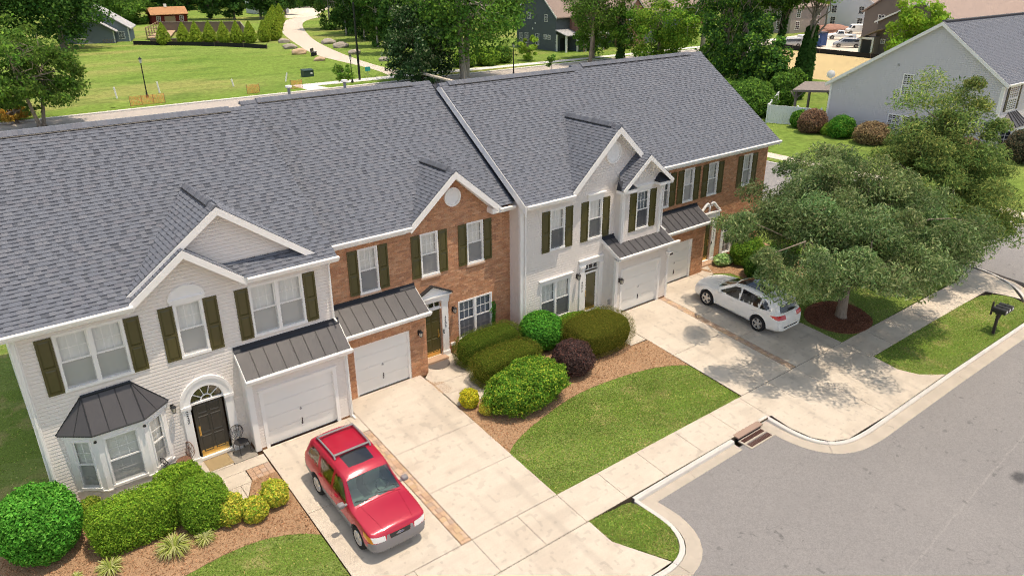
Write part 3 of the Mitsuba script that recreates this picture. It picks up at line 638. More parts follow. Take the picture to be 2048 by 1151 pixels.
def lamp(name, label, x, y, z, s=1.0):
    """A wall lantern on its bracket; y = the wall."""
    t = thing(name, label, 'wall lamp', 'wall lanterns beside the doors')
    yc = y - .17 * s
    put(t + '__backplate', MB().box(x - .05, x + .05, y - .025, y - .0, z - .11, z + .1), 'm_black')
    put(t + '__arm', MB().add(*tube([(x, y - .02, z - .1), (x, yc + .06, z - .17), (x, yc, z - .13)], .014, 6)), 'm_black')
    put(t + '__lantern', MB().add(*place(lathe([(0, -.12), (.05, -.11), (.058, -.09), (.07, .06), (0, .06)], 8), (x, yc, z), 0, s)), 'm_lampglass', smooth=40)
    m = MB().add(*place(lathe([(0, .2), (.014, .19), (.012, .15), (.05, .12), (.098, .062), (.0, .055)], 8), (x, yc, z), 0, s)).add(*place(lathe([(0, -.17), (.02, -.15), (.062, -.118), (.0, -.11)], 8), (x, yc, z), 0, s))
    for a in range(4): m.add(*tube([(x + .062 * s * math.cos(a * 1.5708 + .78), yc + .062 * s * math.sin(a * 1.5708 + .78), z - .11 * s), (x + .075 * s * math.cos(a * 1.5708 + .78), yc + .075 * s * math.sin(a * 1.5708 + .78), z + .065 * s)], .008, 4))
    put(t + '__cap', m, 'm_black')
def numbers(t, text, x, y, z, h=.105, pitch=.135):
    for i, ch in enumerate(text):
        tm = meshkit.text_mesh(ch, h, .006, True); v = np.array(tm.vertices); v[:, 0] -= v[:, 0].mean()
        put(t + '__house_number', (np.c_[x + v[:, 0], y - v[:, 2], z - i * pitch + v[:, 1]], np.array(tm.faces)), 'm_black')
def door(t, pl, u, v, w, h, bsdf, panels=True, kick=True, handle=-1, glass=False):
    k = num(t + '__front_door'); m = MB(); pl.box(m, u, u + w, v, v + h, -.09, -.05); put(k, m, bsdf, raw=True)
    if panels:
        for a, b in ((.13, .45), (.55, .87)):
            for c, d in ((.10, .38), (.44, .74), (.80, .94)):
                q = np.array([(u + w * a, v + h * c), (u + w * b, v + h * c), (u + w * b, v + h * d), (u + w * a, v + h * d)]); r = q + np.array([(.035, .035), (-.035, .035), (-.035, -.035), (.035, -.035)])
                m = MB(); vv = np.concatenate([pl.p(q[:, 0], q[:, 1], -.0495), pl.p(r[:, 0], r[:, 1], -.062)]); j = np.arange(4)
                fr = MB(); q2 = q + np.array([(-.015, -.015), (.015, -.015), (.015, .015), (-.015, .015)]); q3 = r
                vv = np.concatenate([pl.p(q2[:, 0], q2[:, 1], -.0495), pl.p(q[:, 0], q[:, 1], -.036), pl.p(r[:, 0], r[:, 1], -.047), pl.p(r[:, 0], r[:, 1], -.047)])
                fr.add(vv, np.vstack([np.stack([j, (j + 1) % 4, (j + 1) % 4 + 4, j + 4], 1), np.stack([j + 4, (j + 1) % 4 + 4, (j + 1) % 4 + 8, j + 8], 1), [[8, 9, 10, 11]]]))
                put(k + '__panel', fr, bsdf)
    if glass:
        g = MB(); g.add(pl.p([u + .1, u + w - .1, u + w - .1, u + .1], [v + .14, v + .14, v + h - .1, v + h - .1], -.028), [[0, 1, 2, 3]]); put(k + '__pane', g, 'm_glass')
        m = MB()
        for a, b, c, d in ((u, u + .1, v, v + h), (u + w - .1, u + w, v, v + h), (u + .1, u + w - .1, v, v + .14), (u + .1, u + w - .1, v + h - .1, v + h)): pl.box(m, a, b, c, d, -.045, -.02)
        put(k + '__storm_frame', m, 'm_white')
    if kick: m = MB(); pl.box(m, u + .03, u + w - .03, v + .04, v + .27, -.0495, -.044); put(k + '__kick_plate', m, 'm_brass')
    x = u + (.09 if handle < 0 else w - .09); m = MB(); pl.box(m, x - .03, x + .03, v + .83, v + 1.2, -.0495, -.038); o = pl.p(x, v + .9); m.add(*tube([pl.p(x, v + .86, -.04), pl.p(x, v + .9, .015), pl.p(x, v + 1.02, .015), pl.p(x, v + 1.06, -.03)], .014, 6)); m.add(*tube([pl.p(x, v + 1.14, -.04), pl.p(x, v + 1.14, .01)], .028, 10)); put(k + '__handle', m, 'm_brass', smooth=40)
    m = MB(); pl.box(m, u - .06, u + w + .06, v - .06, v + .03, -.09, .05); put(t + '__threshold', m, 'm_white')
    return k
def transom(t, pl, u, v, w, h, n=3):
    k = num(t + '__transom'); m = MB(); pl.box(m, u, u + w, v, v + .03, -.06, -.02); pl.box(m, u, u + w, v + h - .03, v + h, -.06, -.02)
    for i in range(n + 1): x = u + (w - .03) * i / n; pl.box(m, x, x + .03, v + .03, v + h - .03, -.06, -.021)
    put(k, m, 'm_white', raw=True); m = MB(); pl.box(m, u, u + w, v, v + h, -.16, -.15); put(k + '__recess', m, 'm_black')
    for i in range(n):
        x0, x1 = u + (w - .03) * i / n + .03, u + (w - .03) * (i + 1) / n
        g = MB(); g.add(pl.p([x0, x1, x1, x0], [v + .03, v + .03, v + h - .03, v + h - .03], -.045), [[0, 1, 2, 3]]); put(k + '__pane', g, 'm_glass')
def pilaster(t, pl, u, v, w, h, d=.07):
    m = MB(); pl.box(m, u, u + w, v + .22, v + h - .16, -.02, d); pl.box(m, u - .03, u + w + .03, v, v + .22, -.02, d + .03); pl.box(m, u - .03, u + w + .03, v + h - .1, v + h, -.02, d + .04); pl.box(m, u - .015, u + w + .015, v + h - .16, v + h - .1, -.02, d + .02)
    put(t + '__pilaster', m, 'm_white')
def crown(t, pl, u, v, w, h=.27, name='door_head'):
    m = MB(); pl.box(m, u, u + w, v, v + h * .62, -.01, .045); pl.box(m, u - .03, u + w + .03, v + h * .62, v + h * .8, -.01, .085); pl.box(m, u - .06, u + w + .06, v + h * .8, v + h, -.01, .13); put(t + '__' + name, m, 'm_white')
def round_vent(t, pl, u, v, r, ry=None):
    ry = ry or r; k = num(t + '__gable_vent'); a = np.linspace(0, 2 * np.pi, 40)[:-1]
    o = Polygon(np.c_[u + r * np.cos(a), v + ry * np.sin(a)]); i = Polygon(np.c_[u + (r - .075) * np.cos(a), v + (ry - .075) * np.sin(a)])
    put(k, pl.prism(MB(), o.difference(i), .0, .075), 'm_white', raw=True); put(k + '__back', pl.prism(MB(), i, .0, .012), 'm_white')
    for z in np.arange(v - ry + .08, v + ry - .1, .062):
        q = i.intersection(sbox(u - 1, z, u + 1, z + .05)); m = MB()
        for g in polys(q): pl.prism(m, g, .01, .016, shear=lambda uu, vv, z=z: .022 * (z + .05 - vv) / .05)
        if m.v: put(k + '__louvre', m, 'm_white')
def corner_board(t, x0, x1, y0, y1, z0, z1): return put(t + '__corner_board', MB().box(x0, x1, y0, y1, z0, z1), 'm_white')
# ------------------------------------------------------------------ the row of four townhouses
FR = sbox
def shell(t, x0, x1, y0, y1, z1, bsdf='m_siding', x_left=True):
    """The walls that the photo does not show, as plain backing."""
    m = MB(); m.box(x0, x1, y1 - .12, y1, -.1, z1); m.box(x1 - .1, x1, y0 + .15, y1 - .12, -.1, z1); m.box(x0, x0 + .1, y0 + .15, y1 - .12, -.1, z1); put(t + '__rear_wall', m, bsdf)
# ---- first house: beige siding, two gables, bay window, arched door
t = thing('townhouse', 'beige sided townhouse with two front gables, bay window and arched dark door', 'townhouse', 'townhouses of the row')
f1 = .56; pl = fplane(f1)
shell(t, -6.2, 3.02, f1, 11.7, 6.0)
wins = [(-5.27, 3.91, 1.81, 1.76), (-2.05, 3.90, .86, 1.80), (.24, 3.92, 1.81, 1.76)]
dh = sbox(-2.14, .05, -1.04, 2.2).union(Point(-1.59, 2.15).buffer(.55, 24))
wall = unary_union([sbox(-6.2, -.1, 3.05, 6.0), Polygon([(-3.3, 5.95), (.05, 5.95), (-1.6, 7.36)])])
siding(t + '__front_wall', pl, wall, [whole(*w) for w in wins] + [dh, sbox(-5.5, -.2, -3.0, 2.5)])
siding(t + '__gable_wall', fplane(.64), Polygon([(-3.35, 6.05), (2.6, 6.05), (-.37, 8.38)]))
siding(t + '__end_wall', lplane(-6.2), Polygon([(-11.7, -.1), (-f1, -.1), (-f1, 6.0), (-6.1, 10.1), (-11.7, 6.1)]))
corner_board(t, -6.27, -6.10, f1 - .03, f1 + .1, -.1, 6.0)
s1 = main_roof(t, -6.5, 3.16, .06, 6.17, 6.1, 10.28, notch=[((-3.46, 6.07, .75), (.22, 6.09, .76), .64)], solo=300)
ridge_vent(t, -6.3, 2.25, 6.1, 10.28, s1, -6.5, 3.16)
M1 = (.06, 6.17, s1)
gable_roof(t, (-3.52, -.38, 2.78), (6.17, 8.50, 6.17), .33, .66, M1)
gable_roof(t, (-3.46, -1.59, .22), (6.07, 7.47, 6.09), .12, f1, M1, vent=False, yb=.64)
gutter(t, -6.52, -3.18, .06, 6.17); gutter(t, .12, 3.2, .06, 6.17)
put(t + '__soffit', MB().box(-6.5, -3.3, .08, f1, 6.0, 6.03).box(.0, 3.12, .08, f1, 6.0, 6.03), 'm_white')
put(t + '__frieze_board', MB().box(-6.1, -3.3, f1 - .03, f1, 5.8, 6.0).box(.0, 3.0, f1 - .03, f1, 5.8, 6.0), 'm_white')
for i, (u, v, w, h) in enumerate(wins):
    window(t, pl, u, v, w, h, 2 if i != 1 else 1, blind='m_curtain', munw=.012)
    for a in (u - .44, u + w + .02): shutter(t, pl, a, v - .04, .42, h + .0)
a = np.linspace(0, math.pi, 24)
m = pl.prism(MB(), Polygon(np.c_[-1.62 + .52 * np.cos(a), 5.74 + .42 * np.sin(a)]), .0, .035); pl.box(m, -2.14, -1.10, 5.70, 5.82, 0, .075); pl.box(m, -2.17, -1.07, 5.80, 5.84, 0, .095)
put(t + '__window_pediment', m, 'm_white')
put(t + '__window_pediment__arch', pl.prism(MB(), Polygon(np.r_[np.c_[-1.62 + .54 * np.cos(a), 5.84 + .40 * np.sin(a)], np.c_[-1.62 + .45 * np.cos(a), 5.84 + .31 * np.sin(a)][::-1]]), .0, .06), 'm_white')
# arched door
door(t, pl, -2.05, .10, .93, 2.06, 'm_doordark', handle=-1)
pilaster(t, pl, -2.40, .0, .26, 2.2); pilaster(t, pl, -1.04, .0, .26, 2.2)
a = np.linspace(0, math.pi, 36); C = (-1.59, 2.18)
put(t + '__door_arch', pl.prism(pl.prism(MB(), Polygon(np.r_[np.c_[C[0] + .80 * np.cos(a), C[1] + .86 * np.sin(a)], np.c_[C[0] + .53 * np.cos(a), C[1] + .56 * np.sin(a)][::-1]]), -.02, .06), Polygon(np.r_[np.c_[C[0] + .84 * np.cos(a), C[1] + .90 * np.sin(a)], np.c_[C[0] + .74 * np.cos(a), C[1] + .80 * np.sin(a)][::-1]]), -.01, .09), 'm_white', smooth=30)
fl = num(t + '__fanlight'); m = MB(); pl.box(m, -2.14, -1.04, 2.15, 2.21, -.07, .02)
for r0, r1 in ((.56, .50), (.19, .155)): pl.prism(m, Polygon(np.r_[np.c_[C[0] + r0 * np.cos(a), C[1] + .03 + r0 * np.sin(a)], np.c_[C[0] + r1 * np.cos(a), C[1] + .03 + r1 * np.sin(a)][::-1]]), -.05, -.02)
for g in (.2, .4, .6, .8):
    g *= math.pi; e = np.array([math.cos(g), math.sin(g)]); n_ = np.array([-e[1], e[0]]) * .012; c_ = np.array(C) + [0, .03]; pl.prism(m, Polygon([c_ + e * .17 + n_, c_ + e * .52 + n_, c_ + e * .52 - n_, c_ + e * .17 - n_]), -.05, -.021)
put(fl, m, 'm_white', raw=True)
g = MB(); v2, ff = tri2(Polygon(np.c_[C[0] + .55 * np.cos(a), C[1] + .02 + .55 * np.sin(a)])); g.add(pl.p(v2[:, 0], v2[:, 1], -.055), ff); put(fl + '__pane', g, 'm_glass')
m = MB(); pl.box(m, -2.2, -.98, 2.1, 2.8, -.26, -.25); put(fl + '__recess', m, 'm_fan'); P('m_fan', (.10, .085, .035), .5)
numbers(t, '4212', -2.26, f1 - .07, 1.99)
# bay window
B0 = [(-5.66, f1), (-4.92, .03), (-3.62, .03), (-2.86, f1)]; bay = num(t + '__bay_window')
m = MB(); v2, ff = tri2(Polygon(B0)); m.add(np.c_[v2, v2[:, 0] * 0 - .05], ff).add(np.c_[v2, v2[:, 0] * 0 + 2.55], ff)
put(bay, m, 'm_white', raw=True)
for (x0, y0), (x1, y1), nn in zip(B0, B0[1:], (1, 1, 1)):
    L = math.hypot(x1 - x0, y1 - y0); U = np.array([(x1 - x0) / L, (y1 - y0) / L, 0]); bp = Plane((x0, y0, 0), U, (0, 0, 1), (U[1], -U[0], 0))
    a, b = (.17, L - .17) if L < 1 else (.17, L - .17); q = sbox(0, -.05, L, 2.55).difference(sbox(a + .04, .66, b - .04, 2.32))
    put(bay + '__face', bp.prism(MB(), q, -.1, .0), 'm_white')
    m = MB(); bp.box(m, a, b, .12, .5, 0, .012); bp.box(m, 0, L, .52, .56, 0, .03); bp.box(m, 0, L, -.05, .08, 0, .02); put(bay + '__trim', m, 'm_white')
    window(t, bp, a, .64, b - a, 1.70, 1, mun=(2, 2) if L < 1 else (3, 2), munw=.014, blind='slats', casing=.045)
    m = MB(); bp.box(m, -.03, L + .03, 2.42, 2.58, -.05, .06); put(bay + '__fascia', m, 'm_white')
# its hipped metal roof
R0 = np.array([(-5.82, f1, 2.6), (-5.0, -.1, 2.6), (-3.57, -.1, 2.6), (-2.70, f1, 2.6)]); R1 = np.array([(-4.96, f1, 3.6), (-4.96, f1, 3.6), (-3.64, f1, 3.62), (-3.64, f1, 3.62)])
br = num(t + '__bay_roof'); m = MB()
m.add(np.vstack([R0, R1[1:3]]), [[0, 1, 4], [2, 3, 5], [1, 2, 5], [1, 5, 4]]).add(np.vstack([R0, R0 - [0, 0, .05]]), [[0, 1, 5, 4], [1, 2, 6, 5], [2, 3, 7, 6]]); put(br, m, 'm_metalroof', raw=True)
sm = lambda p, q, r=.016: put(br + '__seam', MB().add(*tube([p, q], r, 6)), 'm_seam')
for p, q in ((R0[1], R1[1]), (R0[2], R1[2]), (R0[0], R1[0]), (R0[3], R1[3])): sm(p + [0, 0, .01], q + [0, -.005, .01], .02)
for k_ in (1 / 3, 2 / 3): sm(R0[1] + (R0[2] - R0[1]) * k_ + [0, 0, .006], R1[1] + (R1[2] - R1[1]) * k_ + [0, -.01, .006], .013)
sm(R0[0] * .5 + R0[1] * .5, R1[0] + [0, -.01, 0], .012); sm(R0[2] * .5 + R0[3] * .5, R1[2] + [0, -.01, 0], .012)
put(br + '__flashing', MB().add(*tube([R1[0] + [-.02, -.03, -.0], R1[2] + [.02, -.03, -.0]], .05, 5)), 'm_flash')
put(t + '__bay_light', MB().add(*place(lathe([(0, .03), (.045, .02), (.045, -.03), (.0, -.04)], 8), (-4.95, -.07, 2.36))).add(*place(lathe([(0, .03), (.045, .02), (.045, -.03), (.0, -.04)], 8), (-3.6, -.07, 2.36))), 'm_black')
# garage front
gp = fplane(-.05)
siding(t + '__garage_wall', gp, sbox(-.44, .08, 3.06, 2.72), [sbox(.0, -.2, 2.5, 2.1)])
siding(t + '__garage_side_wall', lplane(-.44), Polygon([(-f1, .05), (.05, .05), (.05, 2.68), (-f1, 3.4)]))
put(t + '__garage_plinth', MB().box(-.46, -.06, -.075, f1, -.15, .08).box(2.56, 3.08, -.075, f1, -.15, .08), 'm_brownbase'); P('m_brownbase', (.20, .11, .06), .9, .1)
garage_door(t, gp, .0, .0, 2.5, 2.1)
m = MB(); gp.box(m, -.12, .0, .0, 2.22, -.1, .03); gp.box(m, 2.5, 2.62, .0, 2.22, -.1, .03); gp.box(m, .0, 2.5, 2.1, 2.22, -.1, .03); gp.box(m, -.15, 2.65, 2.22, 2.26, -.02, .06); put(t + '__garage_trim', m, 'm_white')
corner_board(t, -.49, -.30, -.09, .06, .02, 2.7); corner_board(t, 2.98, 3.10, -.09, .06, .02, 2.7)
seam_roof(t, -.52, 3.16, f1, 3.62, -.30, 2.86, 8)
gutter(t, -.55, 3.2, -.30, 2.86, name='garage_gutter'); put(t + '__garage_soffit', MB().box(-.5, 3.12, -.3, -.05, 2.66, 2.69), 'm_white')
put(t + '__garage_end', MB().add(*(lambda pp: (pp.p([.0, .3, .3, .0], [2.68, 2.68, 2.86, 3.0], 0), [[0, 1, 2, 3]]))(lplane(-.46))), 'm_white')
dspout(t, [(2.98, -.02, 6.05), (3.0, .3, 5.92), (3.0, .47, 5.75), (3.0, .47, 3.78), (3.02, .3, 3.70)]); dspout(t, [(3.04, -.36, 2.75), (3.04, -.15, 2.6), (3.04, -.13, .12), (3.06, -.3, .03)])
dspout(t, [(-6.15, .02, 6.05), (-6.17, .4, 5.9), (-6.17, .48, 5.75), (-6.17, .48, .1)])
lamp('wall_lantern', 'black wall lantern on beige siding left of the arched dark door', -2.64, f1, 2.33)
# ---- second house: brick
t = thing('townhouse', 'red brick townhouse with a brick front gable, between two beige townhouses', 'townhouse', 'townhouses of the row')
f2 = 1.74; pl = fplane(f2); shell(t, 3.1, 11.6, f2, 12.9, 6.0)
ws = [(4.68, 3.79, .81, 1.75), (7.34, 3.79, .81, 1.75), (9.52, 3.79, .81, 1.75)]; wl = (8.98, .48, 1.74, 1.75)
hol = [whole(*w) for w in ws + [wl]] + [sbox(7.2, -.2, 8.12, 2.55), Point(8.89, 6.75).buffer(.33)]
wall = unary_union([sbox(3.05, -.1, 11.72, 6.0), Polygon([(6.75, 5.95), (10.95, 5.95), (8.83, 7.70)])])
sol = [(w[0] - .02, w[1] + w[3] + .01, w[0] + w[2] + .04, w[1] + w[3] + .21) for w in ws + [wl]]
bricks(t + '__front_wall', pl, wall, hol, soldier=sol)
for w in ws + [wl]: put(t + '__window_sill', MB().box(w[0] - .05, w[0] + w[2] + .05, f2 - .07, f2 - .001, w[1] - .13, w[1] - .055), 'm_silltan')
P('m_silltan', (.55, .40, .30), .8, .2)
s2 = main_roof(t, 3.17, 11.56, 1.26, 6.10, 7.28, 10.27, notch=[((6.60, 6.0, .842), (11.04, 6.0, .842), 1.74)], solo=300)
ridge_vent(t, 3.68, 10.55, 7.28, 10.27, s2, 3.05, 11.52)
put(t + '__roof_end', lplane(3.17).prism(MB(), Polygon([(-1.3, 6.05), (-7.28, 10.2), (-7.28, 9.6), (-1.3, 5.7)]), -.02, 0), 'm_shingle') if 0 else None
gable_roof(t, (6.60, 8.82, 11.04), (6.00, 7.87, 6.00), 1.32, f2, (1.26, 6.10, s2), rake=.22)
gutter(t, 3.2, 6.72, 1.26, 6.10); gutter(t, 10.85, 11.62, 1.26, 6.02)
m = MB().box(3.1, 6.72, 1.28, f2, 5.92, 5.96).box(10.7, 11.6, 1.28, f2, 5.84, 5.88).box(10.55, 10.9, 1.34, f2, 5.80, 6.02).box(6.62, 6.75, 1.30, f2, 5.90, 6.10); put(t + '__soffit', m, 'm_white')
put(t + '__frieze_board', MB().box(3.1, 6.75, f2 - .04, f2 - .012, 5.70, 5.93), 'm_white')
for w in ws:
    window(t, pl, *w, 1, blind='slats', munw=.022, sill='m_white', scr='m_screenmid')
    for a in (w[0] - .42, w[0] + w[2] + .02): shutter(t, pl, a, w[1] - .02, .40, w[3] + .0)
window(t, pl, *wl, 2, blind='m_dimblue', munw=.022, scr='m_screenmid')
round_vent(t, pl, 8.89, 6.75, .38)
door(t, pl, 7.24, .06, .86, 2.15, 'm_olive', handle=1); transom(t, pl, 7.28, 2.28, .86, .26)
m = MB(); pl.box(m, 7.05, 8.2, 2.20, 2.28, -.1, .03); put(t + '__door_frame', m, 'm_white')
pilaster(t, pl, 6.96, .0, .24, 2.58); pilaster(t, pl, 8.16, .0, .30, 2.58)
m = MB(); pl.box(m, 6.9, 8.52, 2.58, 2.80, -.01, .10); pl.box(m, 6.84, 8.60, 2.78, 2.84, -.01, .17); pl.prism(m, Polygon([(6.88, 2.84), (8.56, 2.84), (7.72, 3.25)]), -.01, .07); put(t + '__pediment', m, 'm_white')
for sg in (-1, 1):
    o = np.array([7.72 + sg * .93, 2.82]); a = np.array([7.72, 3.28]); d_ = np.array([0, .055])
    put(t + '__pediment_roof', pl.prism(MB(), Polygon([o, a, a + d_, o + d_]), -.01, .2), 'm_seam')
numbers(t, '4208', 8.31, f2 - .07, 1.72, .10, .135)
put(t + '__door_bell', MB().box(8.18, 8.23, f2 - .09, f2 - .06, 1.05, 1.25), 'm_black')
put(t + '__step', gsheet(MB(), sbox(7.05, 1.35, 8.2, 1.74), .10, .16), 'm_paver1')
put(t + '__dryer_vent', MB().box(8.55, 8.75, f2 - .09, f2, .36, .48), 'm_white')
bp = fplane(.93); bricks(t + '__garage_wall', bp, sbox(3.3, -.1, 6.93, 2.72), [sbox(3.80, -.2, 6.18, 2.12)], soldier=[(3.70, 2.13, 6.28, 2.33)])
bricks(t + '__garage_side_wall', lplane(3.3), sbox(-f2, -.1, -.93, 2.7), [])
put(t + '__garage_end', lplane(6.82).prism(MB(), Polygon([(-f2, -.1), (-.95, -.1), (-.95, 2.85), (-f2, 3.35)]), -.11, .0), 'm_brickplain'); P('m_brickplain', (.42, .2, .11), .9, .1)
garage_door(t, bp, 3.80, .0, 2.38, 2.1); m = MB(); bp.box(m, 6.09, 6.18, 0, 2.12, -.13, -.03); bp.box(m, 3.8, 3.88, 0, 2.12, -.13, -.03); bp.box(m, 3.88, 6.09, 2.04, 2.12, -.13, -.03); put(t + '__garage_trim', m, 'm_white')
seam_roof(t, 3.2, 6.96, f2, 3.53, .66, 2.80, 8); gutter(t, 3.2, 7.02, .66, 2.80, name='garage_gutter'); put(t + '__garage_soffit', MB().box(3.3, 6.96, .66, .93, 2.60, 2.63).box(3.3, 6.96, .88, .935, 2.6, 2.78), 'm_white')
lamp('wall_lantern', 'black wall lantern on brick right of the olive door with numbers 4208', 8.72, f2, 2.0); lamp('wall_lantern', 'black wall lantern on the brick corner between garage door and olive door', 6.58, .93, 1.9)
for i, (x, y) in enumerate(((5.3, 7.9), (7.75, 7.9))):
    v_ = thing('roof_vent_pipe', ('white capped vent pipe behind the brick house ridge, nearer the left end', 'white capped vent pipe behind the brick house ridge, nearer the middle')[i], 'vent pipe', 'vent pipes on the roof')
    put(v_ + '__pipe', MB().add(*tube([(x, y, 9.7), (x, y, 10.55)], .06, 10)), 'm_grey', smooth=40); put(v_ + '__cap', MB().add(*place(lathe([(0, .09), (.13, .07), (.14, 0), (0, -.01)], 12), (x, y, 10.53))), 'm_white', smooth=40)
# ---- third house: beige siding, big gable with a dormer bay
t = thing('townhouse', 'beige sided townhouse with an oval gable vent and a small gabled bay above its garage', 'townhouse', 'townhouses of the row')
f3 = .96; pl = fplane(f3); shell(t, 11.72, 20.0, f3, 12.1, 6.0)
w3 = [(13.27, 3.73, .85, 1.81), (15.50, 3.73, .85, 1.81)]; wl = (12.78, .42, 1.76, 1.80)
wall = unary_union([sbox(11.72, -.1, 20.0, 6.0), Polygon([(14.15, 5.95), (19.55, 5.95), (16.86, 8.42)])])
siding(t + '__front_wall', pl, wall, [whole(*w) for w in w3 + [wl]] + [sbox(15.36, -.1, 16.24, 2.52)])
siding(t + '__side_wall', lplane(11.72), Polygon([(-7, 3), (-2.2, -.1), (-f3, -.1), (-f3, 6.1), (-6.5, 9.9), (-7.2, 9.4)]))
corner_board(t, 11.66, 11.83, f3 - .03, f3 + .1, -.1, 6.0)
s3 = main_roof(t, 11.56, 20.02, .46, 6.14, 6.5, 10.24, notch=[((13.98, 6.04, .913), (19.72, 6.04, .913), .97)])
ridge_vent(t, 11.95, 19.35, 6.5, 10.24, s3, 11.5, 20.0)
# left rake: wide board over the brick roof
lp = lplane(11.56); k_ = math.hypot(1, s3)
put(t + '__rake_board', lp.prism(MB(), Polygon([(-.44, 6.12), (-6.5, 10.21), (-6.5, 9.86), (-.44, 5.77)]), -.03, .025), 'm_white')
put(t + '__rake_board', lp.prism(MB(), Polygon([(-12.54, 6.10), (-6.5, 10.19), (-6.5, 9.93), (-12.54, 5.84)]), -.03, 0), 'm_white')
put(t + '__flashing', slope(1.28, 6.16, s2)[0].prism(MB(), sbox(11.52, .0, 11.72, 7.0), .012, .03), 'm_flash')
gable_roof(t, (13.98, 16.85, 19.72), (6.04, 8.66, 6.04), .55, f3, (.46, 6.14, s3), rake=.22)
gutter(t, 11.6, 14.2, .46, 6.14); put(t + '__soffit', MB().box(11.6, 14.1, .48, f3, 5.97, 6.0), 'm_white'); put(t + '__frieze_board', MB().box(11.83, 14.1, f3 - .03, f3, 5.78, 5.97), 'm_white')
for w in w3:
    window(t, pl, *w, 1, blind='m_curtain', munw=.022, scr='m_screendark')
    for a in (w[0] - .44, w[0] + w[2] + .02): shutter(t, pl, a, w[1] - .06, .42, w[3] + .02)
crown(t, pl, 15.44, 5.54, .97, .28, 'window_head'); window(t, pl, *wl, 2, blind='m_curtain', munw=.016, scr='m_screendark'); crown(t, pl, 12.74, 2.22, 1.84, .2, 'window_head')
round_vent(t, pl, 16.86, 7.46, .46, .50)
door(t, pl, 15.42, .05, .82, 2.08, 'm_oliveglass', panels=False, kick=True, handle=-1, glass=True); transom(t, pl, 15.38, 2.22, .86, .28); pilaster(t, pl, 15.08, .0, .28, 2.52); pilaster(t, pl, 16.26, .0, .28, 2.52); crown(t, pl, 15.05, 2.52, 1.52, .3)
numbers(t, '4204', 15.22, f3 - .07, 1.68, .10, .14)
dspout(t, [(11.86, .4, 6.0), (11.88, .8, 5.85), (11.88, .87, 5.7), (11.88, .87, .1)])
lamp('wall_lantern', 'black wall lantern on beige siding left of the glazed storm door', 14.92, f3, 2.12)
# gabled bay over the garage
dp = fplane(.50); wd = (18.05, 3.77, .85, 1.81)
siding(t + '__bay_wall', dp, unary_union([sbox(17.15, 3.2, 19.70, 5.95), Polygon([(17.2, 5.9), (19.6, 5.9), (18.39, 6.95)])]), [whole(*wd)])
siding(t + '__bay_side_wall', lplane(17.15), sbox(-f3, 3.2, -.5, 5.95))
put(t + '__bay_end', MB().box(19.6, 19.7, .52, f3, 3.2, 5.95), 'm_siding')
corner_board(t, 17.10, 17.24, .46, .60, 3.2, 5.92); corner_board(t, 19.60, 19.75, .46, .60, 3.2, 5.92)
gable_roof(t, (16.72, 18.39, 20.06), (5.93, 7.28, 5.93), .10, .5, (.46, 6.14, s3), rake=.17, vent=False)
window(t, dp, *wd, 1, blind='m_dimblue', munw=.02, scr='m_screendark')
for a in (wd[0] - .44, wd[0] + wd[2] + .02): shutter(t, dp, a, wd[1] - .04, .42, wd[3])
crown(t, dp, 17.98, 5.6, 1.0, .26, 'window_head')
for x0, x1 in ((16.74, 17.62), (19.16, 20.04)):     # boxed eave returns with their little hip roofs
    m = MB().box(x0, x1, .12, .5, 5.74, 5.88); put(t + '__eave_return', m, 'm_white')
    c = (x0 + x1) / 2; m = MB().add([(x0 - .02, .10, 5.885), (x1 + .02, .10, 5.885), (x1 + .02, .5, 5.885), (x0 - .02, .5, 5.885), (x0 + .28 if x0 > 18 else x0 + .05, .49, 6.25), (x1 - .28 if x0 < 18 else x1 - .05, .49, 6.25)], [[0, 1, 5], [0, 5, 4], [1, 2, 5], [3, 0, 4]]); put(t + '__return_roof', m, 'm_flash')
gutter(t, 16.7, 17.2, .12, 5.92, .1) if 0 else None
dspout(t, [(17.0, .55, 5.85), (17.2, .48, 5.7), (17.2, .43, 5.5), (17.2, .42, 3.5)]); dspout(t, [(19.75, .3, 5.8), (19.8, .45, 5.6), (19.8, .45, 3.6), (19.85, .2, 3.45)])
gp = fplane(.05)
siding(t + '__garage_wall', gp, sbox(16.5, .05, 20.05, 2.78), [sbox(16.94, -.2, 19.38, 2.1)])
siding(t + '__garage_side_wall', lplane(16.5), Polygon([(-f3, .05), (-.05, .05), (-.05, 2.75), (-f3, 3.45)]))
put(t + '__garage_plinth', MB().box(16.48, 16.86, .03, f3, -.15, .07).box(19.5, 20.08, .03, f3, -.15, .07), 'm_brownbase')
garage_door(t, gp, 16.94, .0, 2.44, 2.1)
m = MB(); gp.box(m, 16.82, 16.94, .0, 2.22, -.1, .03); gp.box(m, 19.38, 19.50, .0, 2.22, -.1, .03); gp.box(m, 16.94, 19.38, 2.1, 2.22, -.1, .03); put(t + '__garage_trim', m, 'm_white')
corner_board(t, 16.45, 16.62, .01, .15, .02, 2.75); corner_board(t, 19.95, 20.09, .01, .15, .02, 2.75)
seam_roof(t, 16.42, 20.12, f3, 3.55, -.2, 2.95, 9); gutter(t, 16.4, 20.4, -.2, 2.95, name='garage_gutter'); put(t + '__garage_soffit', MB().box(16.4, 20.1, -.2, .05, 2.76, 2.79), 'm_white')
lamp('wall_lantern', 'black wall lantern on beige siding left of the second beige house garage door', 16.72, .03, 1.75); put(t + '__floodlight', MB().box(19.78, 20.0, -.25, .0, 2.30, 2.42).box(19.84, 19.94, -.0, .06, 2.2, 2.4), 'm_white'); put(t + '__floodlight__lens', MB().box(19.8, 19.98, -.265, -.25, 2.31, 2.41), 'm_black')
put(t + '__side_outlet', MB().box(16.40, 16.48, .3, .4, .5, .72), 'm_grey')
